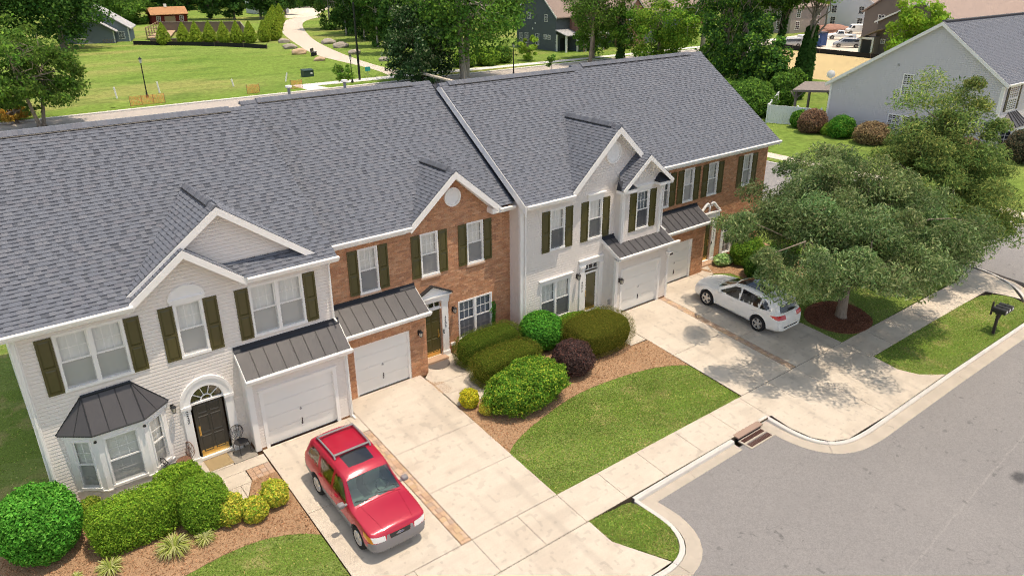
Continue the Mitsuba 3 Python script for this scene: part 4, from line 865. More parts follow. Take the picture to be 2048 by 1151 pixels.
# ---- fourth house: brick, behind the tree
t = thing('townhouse', 'red brick townhouse at the row end, half hidden behind the street tree', 'townhouse', 'townhouses of the row')
f4 = 1.74; pl = fplane(f4); shell(t, 20.05, 30.0, f4, 12.9, 6.0, 'm_brickplain')
ws = [(20.95, 3.87, .78, 1.72), (22.78, 3.87, .78, 1.72), (24.69, 3.87, .78, 1.72), (27.6, 3.87, .78, 1.72)]; wl = (26.5, .2, 1.5, 1.7)
bricks(t + '__front_wall', pl, sbox(20.0, -.1, 29.7, 6.0), [whole(*w) for w in ws + [wl]] + [sbox(24.5, -.1, 25.4, 2.5)], soldier=[(w[0] - .02, w[1] + w[3] + .01, w[0] + w[2] + .04, w[1] + w[3] + .2) for w in ws])
s4 = main_roof(t, 20.0, 30.05, 1.26, 6.13, 7.24, 10.27); ridge_vent(t, 20.55, 29.0, 7.24, 10.27, s4, 19.9, 30.05)
put(t + '__roof_side', MB().add([(20.0, 1.3, 6.1), (20.0, 7.24, 10.22), (20.0, 7.24, 9.4), (20.0, 1.3, 5.6)], [[0, 1, 2, 3]]), 'm_shingledark'); P('m_shingledark', (.075, .077, .085), .9, .1)
gutter(t, 20.1, 30.1, 1.26, 6.13); put(t + '__soffit', MB().box(20.05, 30.0, 1.28, f4, 5.94, 5.97), 'm_white'); put(t + '__frieze_board', MB().box(20.05, 29.7, f4 - .04, f4 - .012, 5.72, 5.94), 'm_white')
put(t + '__rake_board', Plane((30.05, 0, 0), (0, 1, 0), (0, 0, 1), (1, 0, 0)).prism(MB(), Polygon([(1.26, 6.08), (7.24, 10.2), (7.24, 9.95), (1.26, 5.85)]), -.03, 0), 'm_white')
for w in ws:
    window(t, pl, *w, 1, blind='slats' if w[0] > 22 else 'm_dim', munw=.02)
    for a in (w[0] - .46, w[0] + w[2] + .02): shutter(t, pl, a, w[1] - .03, .44, w[3])
window(t, pl, *wl, 2, blind='m_dim', mun=(2, 2), munw=.03); m = MB(); pl.box(m, 26.3, 28.2, 1.9, 2.1, 0, .06); pl.box(m, 26.3, 26.5, -.1, 1.9, 0, .06); pl.box(m, 28.0, 28.2, -.1, 1.9, 0, .06); put(t + '__window_surround', m, 'm_white')
door(t, pl, 24.52, .1, .86, 2.1, 'm_olive', handle=1); transom(t, pl, 24.52, 2.24, .86, .24); pilaster(t, pl, 24.22, .0, .26, 2.55); pilaster(t, pl, 25.44, .0, .34, 2.55); m = MB(); pl.box(m, 24.15, 25.9, 2.55, 2.86, -.01, .12); pl.box(m, 24.1, 25.95, 2.82, 2.9, -.01, .17); put(t + '__pediment', m, 'm_white')
for sg in (-1, 1):                                   # swan-neck scrolls
    p_ = [(25.02 + sg * x, f4 - .09, z) for x, z in ((.85, 2.93), (.7, 3.02), (.5, 3.2), (.34, 3.36), (.2, 3.42), (.10, 3.36), (.12, 3.27), (.2, 3.28))]; put(t + '__pediment__scroll', MB().add(*tube(p_, [.07, .075, .08, .085, .08, .07, .06, .05], 8)), 'm_white', smooth=60)
put(t + '__pediment__finial', MB().add(*place(lathe([(0, .42), (.03, .38), (.07, .25), (.06, .16), (.03, .1), (.09, 0)], 10), (25.02, f4 - .09, 2.9))), 'm_white', smooth=50)
numbers(t, '4200', 25.6, f4 - .07, 1.7, .1, .135); put(t + '__door_bell', MB().box(25.45, 25.5, f4 - .09, f4 - .06, 1.0, 1.2), 'm_black')
lamp('wall_lantern', 'wall lantern on brick right of the door with the scrolled pediment', 26.08, f4, 2.05)
bp = fplane(.99); bricks(t + '__garage_wall', bp, sbox(20.1, -.1, 23.95, 2.8), [sbox(20.62, -.2, 23.0, 2.12)], soldier=[(20.5, 2.13, 23.1, 2.33)])
put(t + '__garage_end', lplane(23.84).prism(MB(), Polygon([(-f4, -.1), (-1.0, -.1), (-1.0, 2.9), (-f4, 3.35)]), -.11, .0), 'm_brickplain')
garage_door(t, bp, 20.62, .0, 2.38, 2.1); m = MB(); bp.box(m, 22.9, 23.0, 0, 2.12, -.13, -.03); bp.box(m, 20.62, 22.9, 2.04, 2.12, -.13, -.03); put(t + '__garage_trim', m, 'm_white')
seam_roof(t, 20.12, 24.0, f4, 3.53, .72, 2.92, 9); gutter(t, 20.3, 24.1, .72, 2.92, name='garage_gutter'); put(t + '__garage_soffit', MB().box(20.2, 24.0, .72, .99, 2.73, 2.76), 'm_white')
put(t + '__step', gsheet(MB(), sbox(24.3, 1.3, 25.5, 1.74), .10, .16), 'm_paver1')
# ------------------------------------------------------------------ plants: every leaf a folded diamond
def unit(v): return v / np.maximum(np.linalg.norm(v, axis=-1, keepdims=True), 1e-9)
def leaves(mb, p, nrm, size, cols, asp=.5, jit=.7, droop=.0, R=rng):
    n = len(p); nn = unit(nrm + R.normal(0, jit, (n, 3))); t = R.normal(0, 1, (n, 3)); t[:, 2] -= droop
    t = unit(t - nn * (t * nn).sum(1, keepdims=True)); b = np.cross(nn, t)
    s = (size * R.uniform(.65, 1.3, n))[:, None]; w = s * asp
    q = np.stack([p - t * s * .5, p + b * w * .5 + nn * s * .08, p + t * s * .5, p - b * w * .5 + nn * s * .08], 1).reshape(-1, 3)
    k = np.arange(n)[:, None] * 4
    mb.add(q, np.vstack([k + [[0, 1, 2]], k + [[0, 2, 3]]]), np.repeat(cols, 4, 0))
def tint(n, base, var=.18, alt=None, pa=0., R=rng):
    c = np.tile(np.asarray(base, float), (n, 1))
    if alt is not None: m = R.random(n) < pa; c[m] = alt
    c = c * R.uniform(1 - var, 1 + var * 1.3, (n, 1)); c[:, 0] *= R.uniform(.88, 1.16, n)
    return np.clip(c * 1.65, .004, .9)
def bush(name, label, cat, x, y, rx, ry, h, n, size, base, alt=None, pa=0., box=0., lump=.12, asp=.55, jit=.6, rz=0., group=None, gloss=False, flat=0., z=None, R=None, core=True):
    """A shrub: leaves over a superellipsoid with a leafy core; box sharpens it into a clipped hedge."""
    R = R or np.random.default_rng(int(abs(x * 91 + y * 37)) + 11); e = 2 + box * 4
    d = unit(R.normal(0, 1, (n * 2, 3))); d = d[d[:, 2] > -.75][:n]; n = len(d)
    def shape(d, k=1.0):
        r = (np.abs(d) ** e).sum(1) ** (-1 / e); q = d * r[:, None]
        f = 1 + lump * (meshkit.fbm(q * 2.3 + x, 3, 4) - .5) * 2
        return q * (f * k)[:, None]
    k = 1 - np.abs(R.normal(0, .06, n)) + R.normal(0, .022, n) + (R.random(n) < .012) * R.uniform(0, .10, n); q = shape(d, 1.0) * k[:, None]
    sc = np.array([rx, ry, h * .56]); nrm = unit(np.sign(q) * np.abs(q) ** (e - 1) / sc)
    g = float(G(y)) if z is None else z; c, s = math.cos(rz), math.sin(rz)
    def world(q): q = q * sc; return np.c_[x + q[:, 0] * c - q[:, 1] * s, y + q[:, 0] * s + q[:, 1] * c, np.maximum(g + h * .46 + q[:, 2], g + .01)]
    nr = np.c_[nrm[:, 0] * c - nrm[:, 1] * s, nrm[:, 0] * s + nrm[:, 1] * c, nrm[:, 2]]
    cl = tint(n, base, .34, alt, pa, R) * (.62 + .76 * meshkit.fbm(q * 4 + y, 2, 9))[:, None]
    m = MB(); leaves(m, world(q), nr, size, cl, asp, jit, R=R)
    if core:
        ic = trimesh.creation.icosphere(3); v = shape(unit(np.array(ic.vertices)), .86); m.add(world(v), np.array(ic.faces), np.array(base) * 1.1)
    t = thing(name, label, cat, group); put(t, m, 'm_leafgloss' if gloss else 'm_leaf', raw=True); return t
def limb(p0, p1, r0, r1, bend=.1, n=6, R=rng, sides=6):
    p0, p1 = np.array(p0, float), np.array(p1, float); t = np.linspace(0, 1, n)[:, None]; L = np.linalg.norm(p1 - p0)
    o = np.zeros((n, 3)); o[1:-1] = R.normal(0, bend * L * .25, (n - 2, 3)); o[:, 2] += (np.sin(t[:, 0] * np.pi) * bend * L * .4)
    return tube(p0 + (p1 - p0) * t + o, np.linspace(r0, r1, n), sides)
def tree(name, label, x, y, H, crown, tr=.2, n=9000, size=.12, base=(.07, .12, .03), alt=None, pa=.2, ncl=120, rc=.8, asp=.35, droop=.6, lean=(0, 0), z=None, group=None, cat='tree', seed=None, branches=26, fork=.3, var=.2, gloss=False, bark='m_bark', trunks=1, flat=.7, shell=.55, up=.0, ivy=None):
    """crown = list of (dx, dy, zc, rx, ry, rz): leaf clusters fill these ellipsoids; limbs run to them."""
    R = np.random.default_rng(seed if seed is not None else int(abs(x * 13 + y * 7)) + 3); g = float(G(y)) if z is None else z
    t = thing(name, label, cat, group); vol = np.array([c[3] * c[4] * c[5] for c in crown]) ** .8; vol /= vol.sum(); C = []
    for c, w in zip(crown, vol):
        k = max(3, int(round(ncl * w))); d = unit(R.normal(0, 1, (k * 3, 3))); r = shell + (1 - shell) * R.random((k * 3, 1)) ** .7; r[::4] *= R.random((len(r[::4]), 1))
        d = d[:k] * r[:k]; C.append(np.array([x + c[0], y + c[1], g + c[2]]) + d * np.array(c[3:6]))
    C = np.vstack(C); mid = C.mean(0); m = MB(); per = max(8, n // len(C))
    cc = (.72 + .56 * R.random(len(C))); dt = R.normal(0, 1, (len(C), 1)) * .05
    idx = np.repeat(np.arange(len(C)), per); u = unit(R.normal(0, 1, (len(idx), 3))) * (R.random((len(idx), 1)) ** .45); rr = rc * R.uniform(.6, 1.35, len(C))
    off = u * rr[idx][:, None] * np.array([1, 1, flat]); out = unit(C - mid - [0, 0, 1]); off[:, 2] -= droop * .35 * (off[:, :2] ** 2).sum(1) / rr[idx]
    p = C[idx] + off; nr = unit(u * .6 + out[idx] * .5 + [0, 0, .55]); cl = tint(len(idx), base, var, alt, pa, R) * cc[idx][:, None]; cl[:, 0] *= (1 + dt[idx][:, 0])
    ok = p[:, 2] > g + .2; leaves(m, p[ok], nr[ok], size, cl[ok], asp, .75, droop * .8, R)
    put(t + '__crown', m, 'm_leafgloss' if gloss else 'm_leaf')
    b = MB(); order = np.argsort(-np.linalg.norm(C - mid, axis=1)); pick = order[::max(1, len(order) // branches)][:branches]
    for k in range(trunks):
        a = 2 * math.pi * k / max(trunks, 1) + .7; sp = .0 if trunks == 1 else 1.0
        base_p = np.array([x + sp * tr * 1.3 * math.cos(a), y + sp * tr * 1.3 * math.sin(a), g - .1]); zf = H * fork
        f = np.array([x + lean[0] * fork + sp * H * .10 * math.cos(a), y + lean[1] * fork + sp * H * .10 * math.sin(a), g + zf]); top = np.array([x + lean[0], y + lean[1], g + H * .82]) + sp * np.array([math.cos(a), math.sin(a), 0]) * H * .2
        r0 = tr if trunks == 1 else tr * .75
        path = np.array([base_p, base_p + [0, 0, .12 + .02 * H], base_p * .5 + f * .5 + [0, 0, .05], f, f * .55 + top * .45 + np.r_[R.normal(0, .02 * H, 2), 0], top]); b.add(*tube(path, [r0 * 1.45, r0 * 1.08, r0 * .92, r0 * .82, r0 * .5, r0 * .12], 9))
        for i in pick[k::trunks]:
            s = R.uniform(.0, .75); st = f + (top - f) * s * .9; b.add(*limb(st, C[i], r0 * .42 * (1 - .6 * s), r0 * .06, .22, 6, R, 5))
    put(t + '__trunk', b, bark, smooth=50)
    if ivy:
        m = MB(); k = ivy[1]; zz = R.random(k) ** 1.2 * ivy[0]; aa = R.uniform(0, 6.28, k); q = np.c_[np.interp(zz / H, [0, fork, .82], [0, lean[0] * fork, lean[0]]), np.interp(zz / H, [0, fork, .82], [0, lean[1] * fork, lean[1]])]
        rad = (tr + ivy[2] * (1 - zz / ivy[0] * .7)) * R.uniform(.5, 1.1, k); p = np.c_[x + q[:, 0] + rad * np.cos(aa), y + q[:, 1] + rad * np.sin(aa), g + zz]
        leaves(m, p, np.c_[np.cos(aa), np.sin(aa), aa * 0 + .4], size, tint(k, (.045, .10, .022), .25, R=R), .7, .6, .2, R); put(t + '__ivy', m, 'm_leaf')
    return t
def spiky(name, label, x, y, r, n=160, base=(.42, .50, .12), alt=(.62, .64, .30)):
    R = np.random.default_rng(int(abs(x * 50)) + 2); m = MB(); g = float(G(y)); a = R.uniform(0, 6.283, n); L = r * R.uniform(.7, 1.35, n); rise = R.uniform(.45, 1.1, n)
    for i in range(n):
        e = np.array([math.cos(a[i]), math.sin(a[i]), 0]); s = np.array([-e[1], e[0], 0]) * .009; o = np.array([x, y, g]) + e * r * .1 * R.random(); z = np.array([0, 0, 1.0])
        p = [o, o + e * L[i] * .4 + z * r * rise[i] * .75, o + e * L[i] * .8 + z * r * rise[i] * .8, o + e * L[i] + z * r * rise[i] * .45]
        v = np.array([p[0] - s, p[0] + s, p[1] - s * 1.3, p[1] + s * 1.3, p[2] - s, p[2] + s, p[3]]); m.add(v, [[0, 1, 3], [0, 3, 2], [2, 3, 5], [2, 5, 4], [4, 5, 6]], (np.array(base) if R.random() < .5 else np.array(alt)) * R.uniform(.8, 1.1))
    t = thing(name, label, 'ornamental grass', 'spiky grasses in the mulch bed'); put(t, m, 'm_leaf', raw=True)
# ---- front gardens
bush('shrub', 'big round glossy green shrub left of the bay window, at the house corner', 'shrub', -6.82, -.86, 1.08, 1.05, 2.1, 15000, .095, (.055, .185, .022), (.10, .27, .04), .3, lump=.10, gloss=True)
bush('shrub', 'small light green shrub squeezed between the big round shrub and the bay window', 'shrub', -5.52, -.38, .36, .36, .82, 3500, .06, (.13, .20, .025), (.26, .30, .05), .3, lump=.2)
bush('hedge', 'long clipped bright green hedge below the bay window', 'hedge', -4.62, -1.72, 1.2, .62, 1.42, 15000, .062, (.115, .215, .022), (.20, .30, .035), .4, box=.45, lump=.1)
bush('hedge', 'low clipped green hedge piece below the iron chairs, behind the long hedge', 'hedge', -3.15, -.86, .72, .42, 1.12, 7000, .062, (.115, .215, .022), (.20, .30, .035), .4, box=.5, lump=.1)
bush('hedge', 'squat rounded clipped green hedge beside the first garden walk', 'hedge', -2.84, -2.22, .70, .68, 1.42, 11000, .062, (.105, .20, .022), (.18, .28, .035), .4, box=.35, lump=.08)
YL = [(-2.24, -2.62, .45, .95, 'leftmost of the three round yellow shrubs, beside the clipped hedge'), (-1.61, -2.93, .40, .72, 'middle of the three round yellow shrubs in front of the first house'), (-.88, -2.69, .43, .80, 'rightmost of the three round yellow shrubs, beside the red car driveway')]
for x, y, r, h, l in YL: bush('yellow_shrub', l, 'shrub', x, y, r, r, h, 3000, .075, (.40, .38, .06), (.16, .27, .03), .32, lump=.28, group='round yellow shrubs by the first driveway')
spiky('ornamental_grass', 'largest spiky pale grass in the mulch in front of the hedge', -3.96, -2.9, .44, 220); spiky('ornamental_grass', 'small spiky pale grass in the mulch below the squat hedge', -3.12, -3.0, .30, 110); spiky('ornamental_grass', 'spiky pale grass in the mulch nearest the lower left corner', -5.57, -2.62, .33, 150)
spiky('ornamental_grass', 'tiny spiky grass tuft in the mulch below the big round shrub', -6.35, -2.35, .16, 60)
bush('hedge', 'dark clipped hedge under the brick house window, behind its twin', 'hedge', 9.55, .38, 1.62, .66, 1.36, 19000, .045, (.065, .105, .014), (.12, .12, .024), .3, box=.4, lump=.06, asp=.35)
bush('hedge', 'dark clipped hedge in front of its twin, beside the second garden walk', 'hedge', 9.35, -1.05, 1.62, .74, 1.26, 20000, .045, (.075, .105, .014), (.14, .13, .026), .35, box=.4, lump=.06, asp=.35)
bush('shrub', 'large loose light green shrub in front of the dark hedges', 'shrub', 8.85, -2.95, 1.85, 1.12, 1.62, 15000, .085, (.085, .18, .022), (.26, .32, .04), .25, lump=.32)
bush('yellow_shrub', 'round yellow shrub at the edge of the second garden walk', 'shrub', 6.95, -1.92, .38, .38, .72, 3000, .06, (.42, .38, .03), (.17, .25, .03), .25, lump=.18)
bush('yellow_shrub', 'tiny yellow shrub at the foot of the large light green shrub', 'shrub', 7.2, -2.66, .28, .26, .48, 1800, .055, (.46, .42, .07), (.17, .25, .03), .2, lump=.2)
bush('shrub', 'round bright green shrub at the corner of the second beige house', 'shrub', 11.95, -.1, .98, .92, 1.55, 11000, .085, (.05, .17, .022), (.10, .25, .03), .25, lump=.1, gloss=True)
bush('shrub', 'round purple leaved shrub in the middle bed', 'shrub', 11.75, -2.36, .90, .84, 1.34, 10000, .07, (.070, .048, .045), (.13, .06, .05), .16, lump=.2)
bush('hedge', 'big dark clipped bush in front of the storm door', 'hedge', 13.95, -1.42, 1.68, 1.22, 1.46, 24000, .045, (.080, .092, .014), (.15, .125, .025), .3, box=.3, lump=.05, asp=.35)
bush('shrub', 'low light green shrub under the second beige house window', 'shrub', 14.1, .42, 1.2, .42, .62, 4500, .07, (.10, .21, .025), (.16, .26, .03), .3, lump=.25)
bush('shrub', 'small light green sprig at the garage corner behind the dark bush', 'shrub', 15.05, -.3, .34, .3, .95, 900, .075, (.16, .26, .03), (.25, .32, .05), .3, lump=.4, core=False)
bush('hosta', 'pale green leafy hosta beside the scrolled door', 'plant', 25.75, 1.0, .62, .45, .52, 900, .17, (.20, .32, .12), (.32, .42, .22), .3, lump=.2, asp=.6)
bush('shrub', 'green shrub in front of the white framed window at the row end', 'shrub', 27.0, .35, 1.15, .8, 1.35, 7000, .085, (.085, .17, .025), (.15, .23, .03), .3, lump=.25)
bush('shrub', 'dark green shrub behind the white car, under the street tree', 'shrub', 25.9, -1.1, .85, .75, 1.2, 5500, .08, (.05, .11, .02), (.10, .18, .03), .3, lump=.25)
bush('shrub', 'shaded green shrub behind the street tree trunk', 'shrub', 29.0, -.6, .9, .8, 1.2, 5000, .085, (.05, .12, .02), (.14, .22, .03), .25, lump=.25)
# climbing plant on the brick corner
R = np.random.default_rng(4); m = MB(); k = 260; p = np.c_[10.78 + R.normal(0, .06, k), 1.70 + R.uniform(-.03, .02, k), .3 + R.random(k) * 1.45]; leaves(m, p, np.tile([0, -1.0, .3], (k, 1)), .085, tint(k, (.06, .15, .025), R=R), .8, .5, R=R)
t = thing('creeper', 'green creeper climbing the brick right of the double window', 'plant'); put(t, m, 'm_leaf', raw=True)
# ---- the two street trees
tree('street_tree', 'big spreading grey green street tree in the dark mulch ring', 25.72, -6.02, 7.6, [(-2.5, -.3, 5.0, 5.9, 5.0, 2.2), (-1.0, .8, 6.1, 3.8, 3.2, 1.9), (1.7, -1.3, 4.1, 3.9, 3.7, 2.1)], tr=.24, n=150000, size=.19, base=(.088, .135, .048), alt=(.175, .215, .10), pa=.34, ncl=250, rc=.86, asp=.30, droop=1.0, branches=60, fork=.24, var=.34, flat=.55, shell=.25)
tree('street_tree', 'taller yellowish green street tree in front of the pale grey house', 34.2, -5.4, 10.4, [(0, 0, 4.7, 4.0, 4.0, 3.0), (.2, .3, 7.6, 2.9, 2.9, 2.9), (1.9, -1.6, 3.7, 3.5, 3.2, 1.9)], tr=.22, n=120000, size=.19, base=(.10, .155, .045), alt=(.20, .24, .07), pa=.36, ncl=215, rc=.85, asp=.30, droop=.9, branches=56, fork=.22, var=.32, flat=.6, shell=.32)
# ---- beyond the back street
DK, MD, BT, YG = (.034, .078, .020), (.064, .13, .026), (.11, .205, .03), (.20, .29, .04)
def far(name, label, x, y, H, r, base, alt=BT, pa=.22, cz=None, n=5200, size=.42, tr=.25, extra=(), **k):
    n = int(n * 1.9); cz = cz or H * .55; return tree(name, label, x, y, H, [(0, 0, cz, r, r, H - cz), *extra], tr=tr, n=n, size=size, base=base, alt=alt, pa=pa, ncl=k.pop('ncl', 70), rc=k.pop('rc', max(.9, r * .3)), asp=.6, droop=.2, z=0.0, branches=k.pop('branches', 18), **k)
far('tree', 'open green tree at the left edge, leaning over the back street', 2.7, 68.2, 10.6, 4.9, (.075, .13, .028), cz=6.0, n=8000, size=.34, extra=[(2.6, -.4, 4.2, 2.9, 2.6, 2.2), (-3.2, 0, 4.4, 2.6, 2.4, 2.2)], trunks=2, branches=34, ncl=120, rc=.95)
far('tree', 'big dark tree at the upper left, before the grey house', 17.5, 148, 20, 8.6, DK, MD, .4, cz=9.5, n=9000, size=.62, tr=.5, ncl=110)
far('tree', 'dark tree cut by the upper left corner', 8.0, 156, 21, 7.5, DK, MD, .35, cz=10, n=6000, size=.65, tr=.5)
far('tree', 'round green tree behind the grey house roof', 44.0, 212, 9.5, 6.6, MD, BT, .3, cz=4.6, n=5200, size=.6)
far('shrub', 'dark bushy shrub low at the left edge', .2, 75.5, 5.2, 2.7, DK, MD, .3, cz=2.6, n=3200, size=.32, cat='shrub', ncl=40)
far('shrub', 'orange and yellow flowering bush at the left edge beside the kerb', .9, 72.4, 1.7, 1.7, (.30, .19, .04), (.40, .30, .06), .4, cz=.8, n=1500, size=.24, cat='shrub', ncl=25, rc=.5)
for i, (x, y, H) in enumerate(((47, 232, 20), (54, 226, 22), (60, 221, 21), (66.5, 216, 23), (72, 211, 21), (78, 206, 20), (84, 212, 21), (41, 238, 20), (92, 222, 17))):
    far('wood_tree', '%s dark tree from the left in the row behind the red shed' % ['second', 'third', 'fourth', 'fifth', 'sixth', 'seventh', 'eighth', 'first', 'ninth'][i], x, y, H, 4.6, DK, MD, .35, cz=H * .55, n=3400, size=.75, tr=.35, group='dark trees behind the shed', extra=[(0, -.6, 4.5, 4.2, 3.6, 3.6)])
for i, (x, y, H, r) in enumerate(((78, 160, 19, 4.2), (73.5, 142, 19, 3.6), (71, 128.5, 18, 3.4), (66.8, 115, 18, 3.3), (63.2, 101.5, 17, 3.2), (80, 146, 20, 4.5), (76, 128, 20, 4.2), (72.5, 112, 19, 4.2), (69, 97, 18, 4), (87, 160, 21, 5), (84, 130, 20, 5), (79, 110, 20, 5), (97, 182, 18, 5), (92, 150, 21, 5.5))):
    far('wood_tree', 'slender tree of the wood beside the curving greenway', x, y, H, r * 1.25, (MD, DK, DK)[i % 3], MD, .3, cz=H * .56, n=3200, size=.66, tr=.2, group='slender trees of the greenway wood', bark='m_barkpale', extra=[(.4, -.6, 2.6, r * .95, r * .9, 2.6)])
P('m_barkpale', (.42, .38, .33), .95, .05)
far('magnolia', 'dark glossy tree with pale leaf flecks behind the brick house ridge', 48.6, 69.2, 10.6, 4.5, (.030, .062, .022), (.20, .25, .14), .13, cz=4.6, n=8500, size=.38, tr=.3, gloss=True, ncl=110)
far('tree', 'broad tree with a thick forked grey trunk behind the middle ridge', 55.4, 68.6, 18.5, 9.0, MD, BT, .3, cz=10.8, n=11000, size=.46, tr=.62, trunks=2, fork=.32, ncl=150, bark='m_barkpale', branches=40)
far('tree', 'leaning thin tree before the blue grey townhouse', 82.0, 71.0, 15, 5.0, (.075, .12, .03), BT, .3, cz=10, n=4200, size=.36, tr=.28, lean=(1.5, .3), ncl=70)
far('tree', 'bushy green tree hiding the garage of the blue grey townhouse', 86.0, 74.5, 11, 3.4, BT, MD, .3, cz=5.5, n=4200, size=.38)
far('tree', 'ivy clad upright tree right of the blue grey townhouse door', 87.5, 69.5, 13.5, 2.4, BT, MD, .4, cz=8, n=3400, size=.36, tr=.25, ivy=(9, 1800, .5), extra=[(0, 0, 3, 2.6, 2.4, 2.4)])
far('tree', 'bright green bushy tree behind the third house ridge', 90.0, 63.5, 10.5, 4.9, BT, YG, .3, cz=4.6, n=6500, size=.42)
far('tree', 'tall tree with a bare pale leaning trunk behind the row end ridge', 91.5, 56.0, 19, 5.6, BT, YG, .3, cz=13.5, n=6000, size=.42, tr=.42, bark='m_barkpale', lean=(.8, 0), extra=[(-3, 1, 6, 3, 3, 3)])
for i, (x, y, H, r, l) in enumerate(((76.5, 37.5, 16, 4.0, 'dark tall tree just right of the row end ridge'), (86, 47.5, 15, 4.2, 'green tree close behind the row end roof'), (81, 43.5, 17, 4.2, 'dense dark tree between the pale trunk and the ivy trunks'), (72, 31.5, 9, 3.0, 'low dark tree beside the row end roof edge'))):
    far('wood_tree', l, x, y, H, r, (DK, MD, DK, DK)[i], BT, .3, cz=H * .58, n=5200, size=.42, extra=[(0, 0, 3, r * .9, r * .9, 3)])
far('tree', 'slim ivy covered tree left of the thicker ivy covered trunk', 85.3, 38.6, 17.5, 4.2, MD, BT, .3, cz=13.2, n=5000, size=.42, tr=.26, lean=(2.2, .4), ivy=(9.5, 2200, .35))
far('tree', 'tree with a thick dark ivy column at the edge of the bare ground', 83.2, 33.2, 17, 4.0, BT, YG, .3, cz=13.6, n=4600, size=.42, tr=.34, lean=(4.0, 1.0), ivy=(7.5, 5200, 1.0), bark='m_bark')
for x, y, r, h, l in ((63.2, 26.4, 2.6, 3.2, 'dark undergrowth bush beside the white fence corner'), (67.5, 29.2, 2.2, 3.0, 'dark bush behind the white fence under the trees'), (70.5, 27.6, 1.6, 3.6, 'green sapling bush behind the timber pergola'), (66.2, 31.5, 2.4, 2.8, 'leafy undergrowth behind the row end roof edge'), (61.0, 30.5, 2.4, 3.0, 'undergrowth bush nearest the row end roof'), (76, 29.5, 1.5, 3.4, 'loose green bush on the bare ground left of the pergola')):
    bush('shrub', l, 'shrub', x, y, r, r, h, 3200, .3, MD, BT, .3, lump=.3, z=0)
for x, y, r, h, c, l in ((66.5, 78.4, 2.0, 2.8, BT, 'bright undergrowth beyond the back pavement, right of the forked trunk'), (62.6, 79.2, 1.8, 2.2, BT, 'bright low bush behind the forked trunk'), (70.2, 79.6, 1.8, 2.6, MD, 'green bush behind the right lamp post'), (58.5, 84, 2.4, 3, DK, 'dark bush behind the dark glossy tree')): bush('shrub', l, 'shrub', x, y, r, r, h, 2600, .3, c, YG, .3, lump=.3, z=0)
far('young_tree', 'yellow green young tree on the lawn of the blue grey townhouse', 75.2, 78.8, 4.2, 1.7, YG, BT, .3, cz=2.1, n=1800, size=.3, tr=.06, ncl=30, rc=.5)
far('young_tree', 'thin young tree behind the brick house ridge', 37.0, 69.2, 3.6, 1.2, BT, MD, .3, cz=2.2, n=800, size=.26, tr=.05, ncl=22, rc=.4)
far('young_tree', 'small dark sapling beside the back street, right of the right lamp post', 70.7, 67.6, 2.4, .7, MD, BT, .3, cz=1.3, n=500, size=.24, tr=.04, ncl=14, rc=.3)
far('tree', 'bright yellow green tree before the brown house', 118.0, 36.0, 10.2, 4.2, (.17, .29, .03), YG, .4, cz=5.4, n=5200, size=.5)
far('tree', 'dark pine at the upper right corner', 268, 80, 22, 9, DK, MD, .2, cz=10, n=3500, size=1.2, tr=.5)
ARB = [(35.3, 146.2), (38.6, 143.9), (41.1, 144.2), (43.6, 143.4), (45.6, 140.8), (48.0, 139.9), (50.2, 138.6), (53.3, 139.0)]
def arbor(l, x, y, r, h, g): 
    R = np.random.default_rng(int(x * 10)); n = 1500; zz = R.random(n); a = R.uniform(0, 6.283, n); rad = r * np.minimum(1, (1 - zz) * 1.6) ** .8 * np.minimum(1, .55 + zz * 3) * R.uniform(.75, 1.05, n)
    m = MB(); p = np.c_[x + rad * np.cos(a), y + rad * np.sin(a), .1 + zz * h]; leaves(m, p, np.c_[np.cos(a), np.sin(a), a * 0 + .3], .38, tint(n, (.15, .22, .025), .25, (.24, .30, .04), .3, R), .5, .5, R=R); m.add(*place(lathe([(0, h * .95), (r * .5, h * .5), (r * .75, .4), (.1, 0)], 8), (x, y, 0)), (.10, .15, .02))
    t = thing('arborvitae', l, 'conifer', g); put(t, m, 'm_leaf', raw=True)
ORD = 'first second third fourth fifth sixth seventh eighth ninth'.split()
for i, (x, y) in enumerate(ARB): arbor('%s pointed arborvitae from the left in the single row along the wooden fence' % ORD[i], x, y, 1.35, 4.2, 'arborvitaes along the fence')
for i in range(9): arbor('%s arborvitae from the near end of the double row beside the greenway' % ORD[i], 56.4 + i * 2.9 - (i % 2) * 1.6, 141 + i * 6.8, 1.5, 4.6, 'arborvitaes beside the greenway')
# shrubs by the pale grey house
for x, y, r, h, c, a, l in ((61.4, 19.3, .95, 1.7, (.05, .14, .02), BT, 'round green shrub at the fence corner beside the larger purple shrub'), (60.3, 17.2, 1.45, 2.2, (.13, .085, .06), (.20, .13, .08), 'large purple brown shrub between two green shrubs'), (60.6, 15.6, .85, 1.1, BT, YG, 'small light green shrub right of the purple brown shrub'), (60.4, 14.3, 1.35, 2.0, (.045, .15, .02), BT, 'round dark green shrub under the pale grey wall'), (60.2, 11.2, 1.75, 1.9, (.15, .11, .065), (.24, .19, .10), 'wide brown green shrub under the pale grey wall'), (60.6, 8.0, 1.1, 1.6, (.13, .085, .06), (.20, .13, .08), 'purple brown shrub left of the ground floor window'), (60.4, 3.2, 1.2, 1.8, (.13, .085, .06), (.20, .13, .08), 'purple brown shrub at the front corner of the pale grey house'), (63.0, .2, 1.6, 2.4, (.05, .055, .035), (.10, .08, .05), 'dark shrub right of the pale grey house corner')):
    bush('shrub', l, 'shrub', x, y, r, r * .9, h, 3200, .17, c, a, .35, lump=.2, z=0)
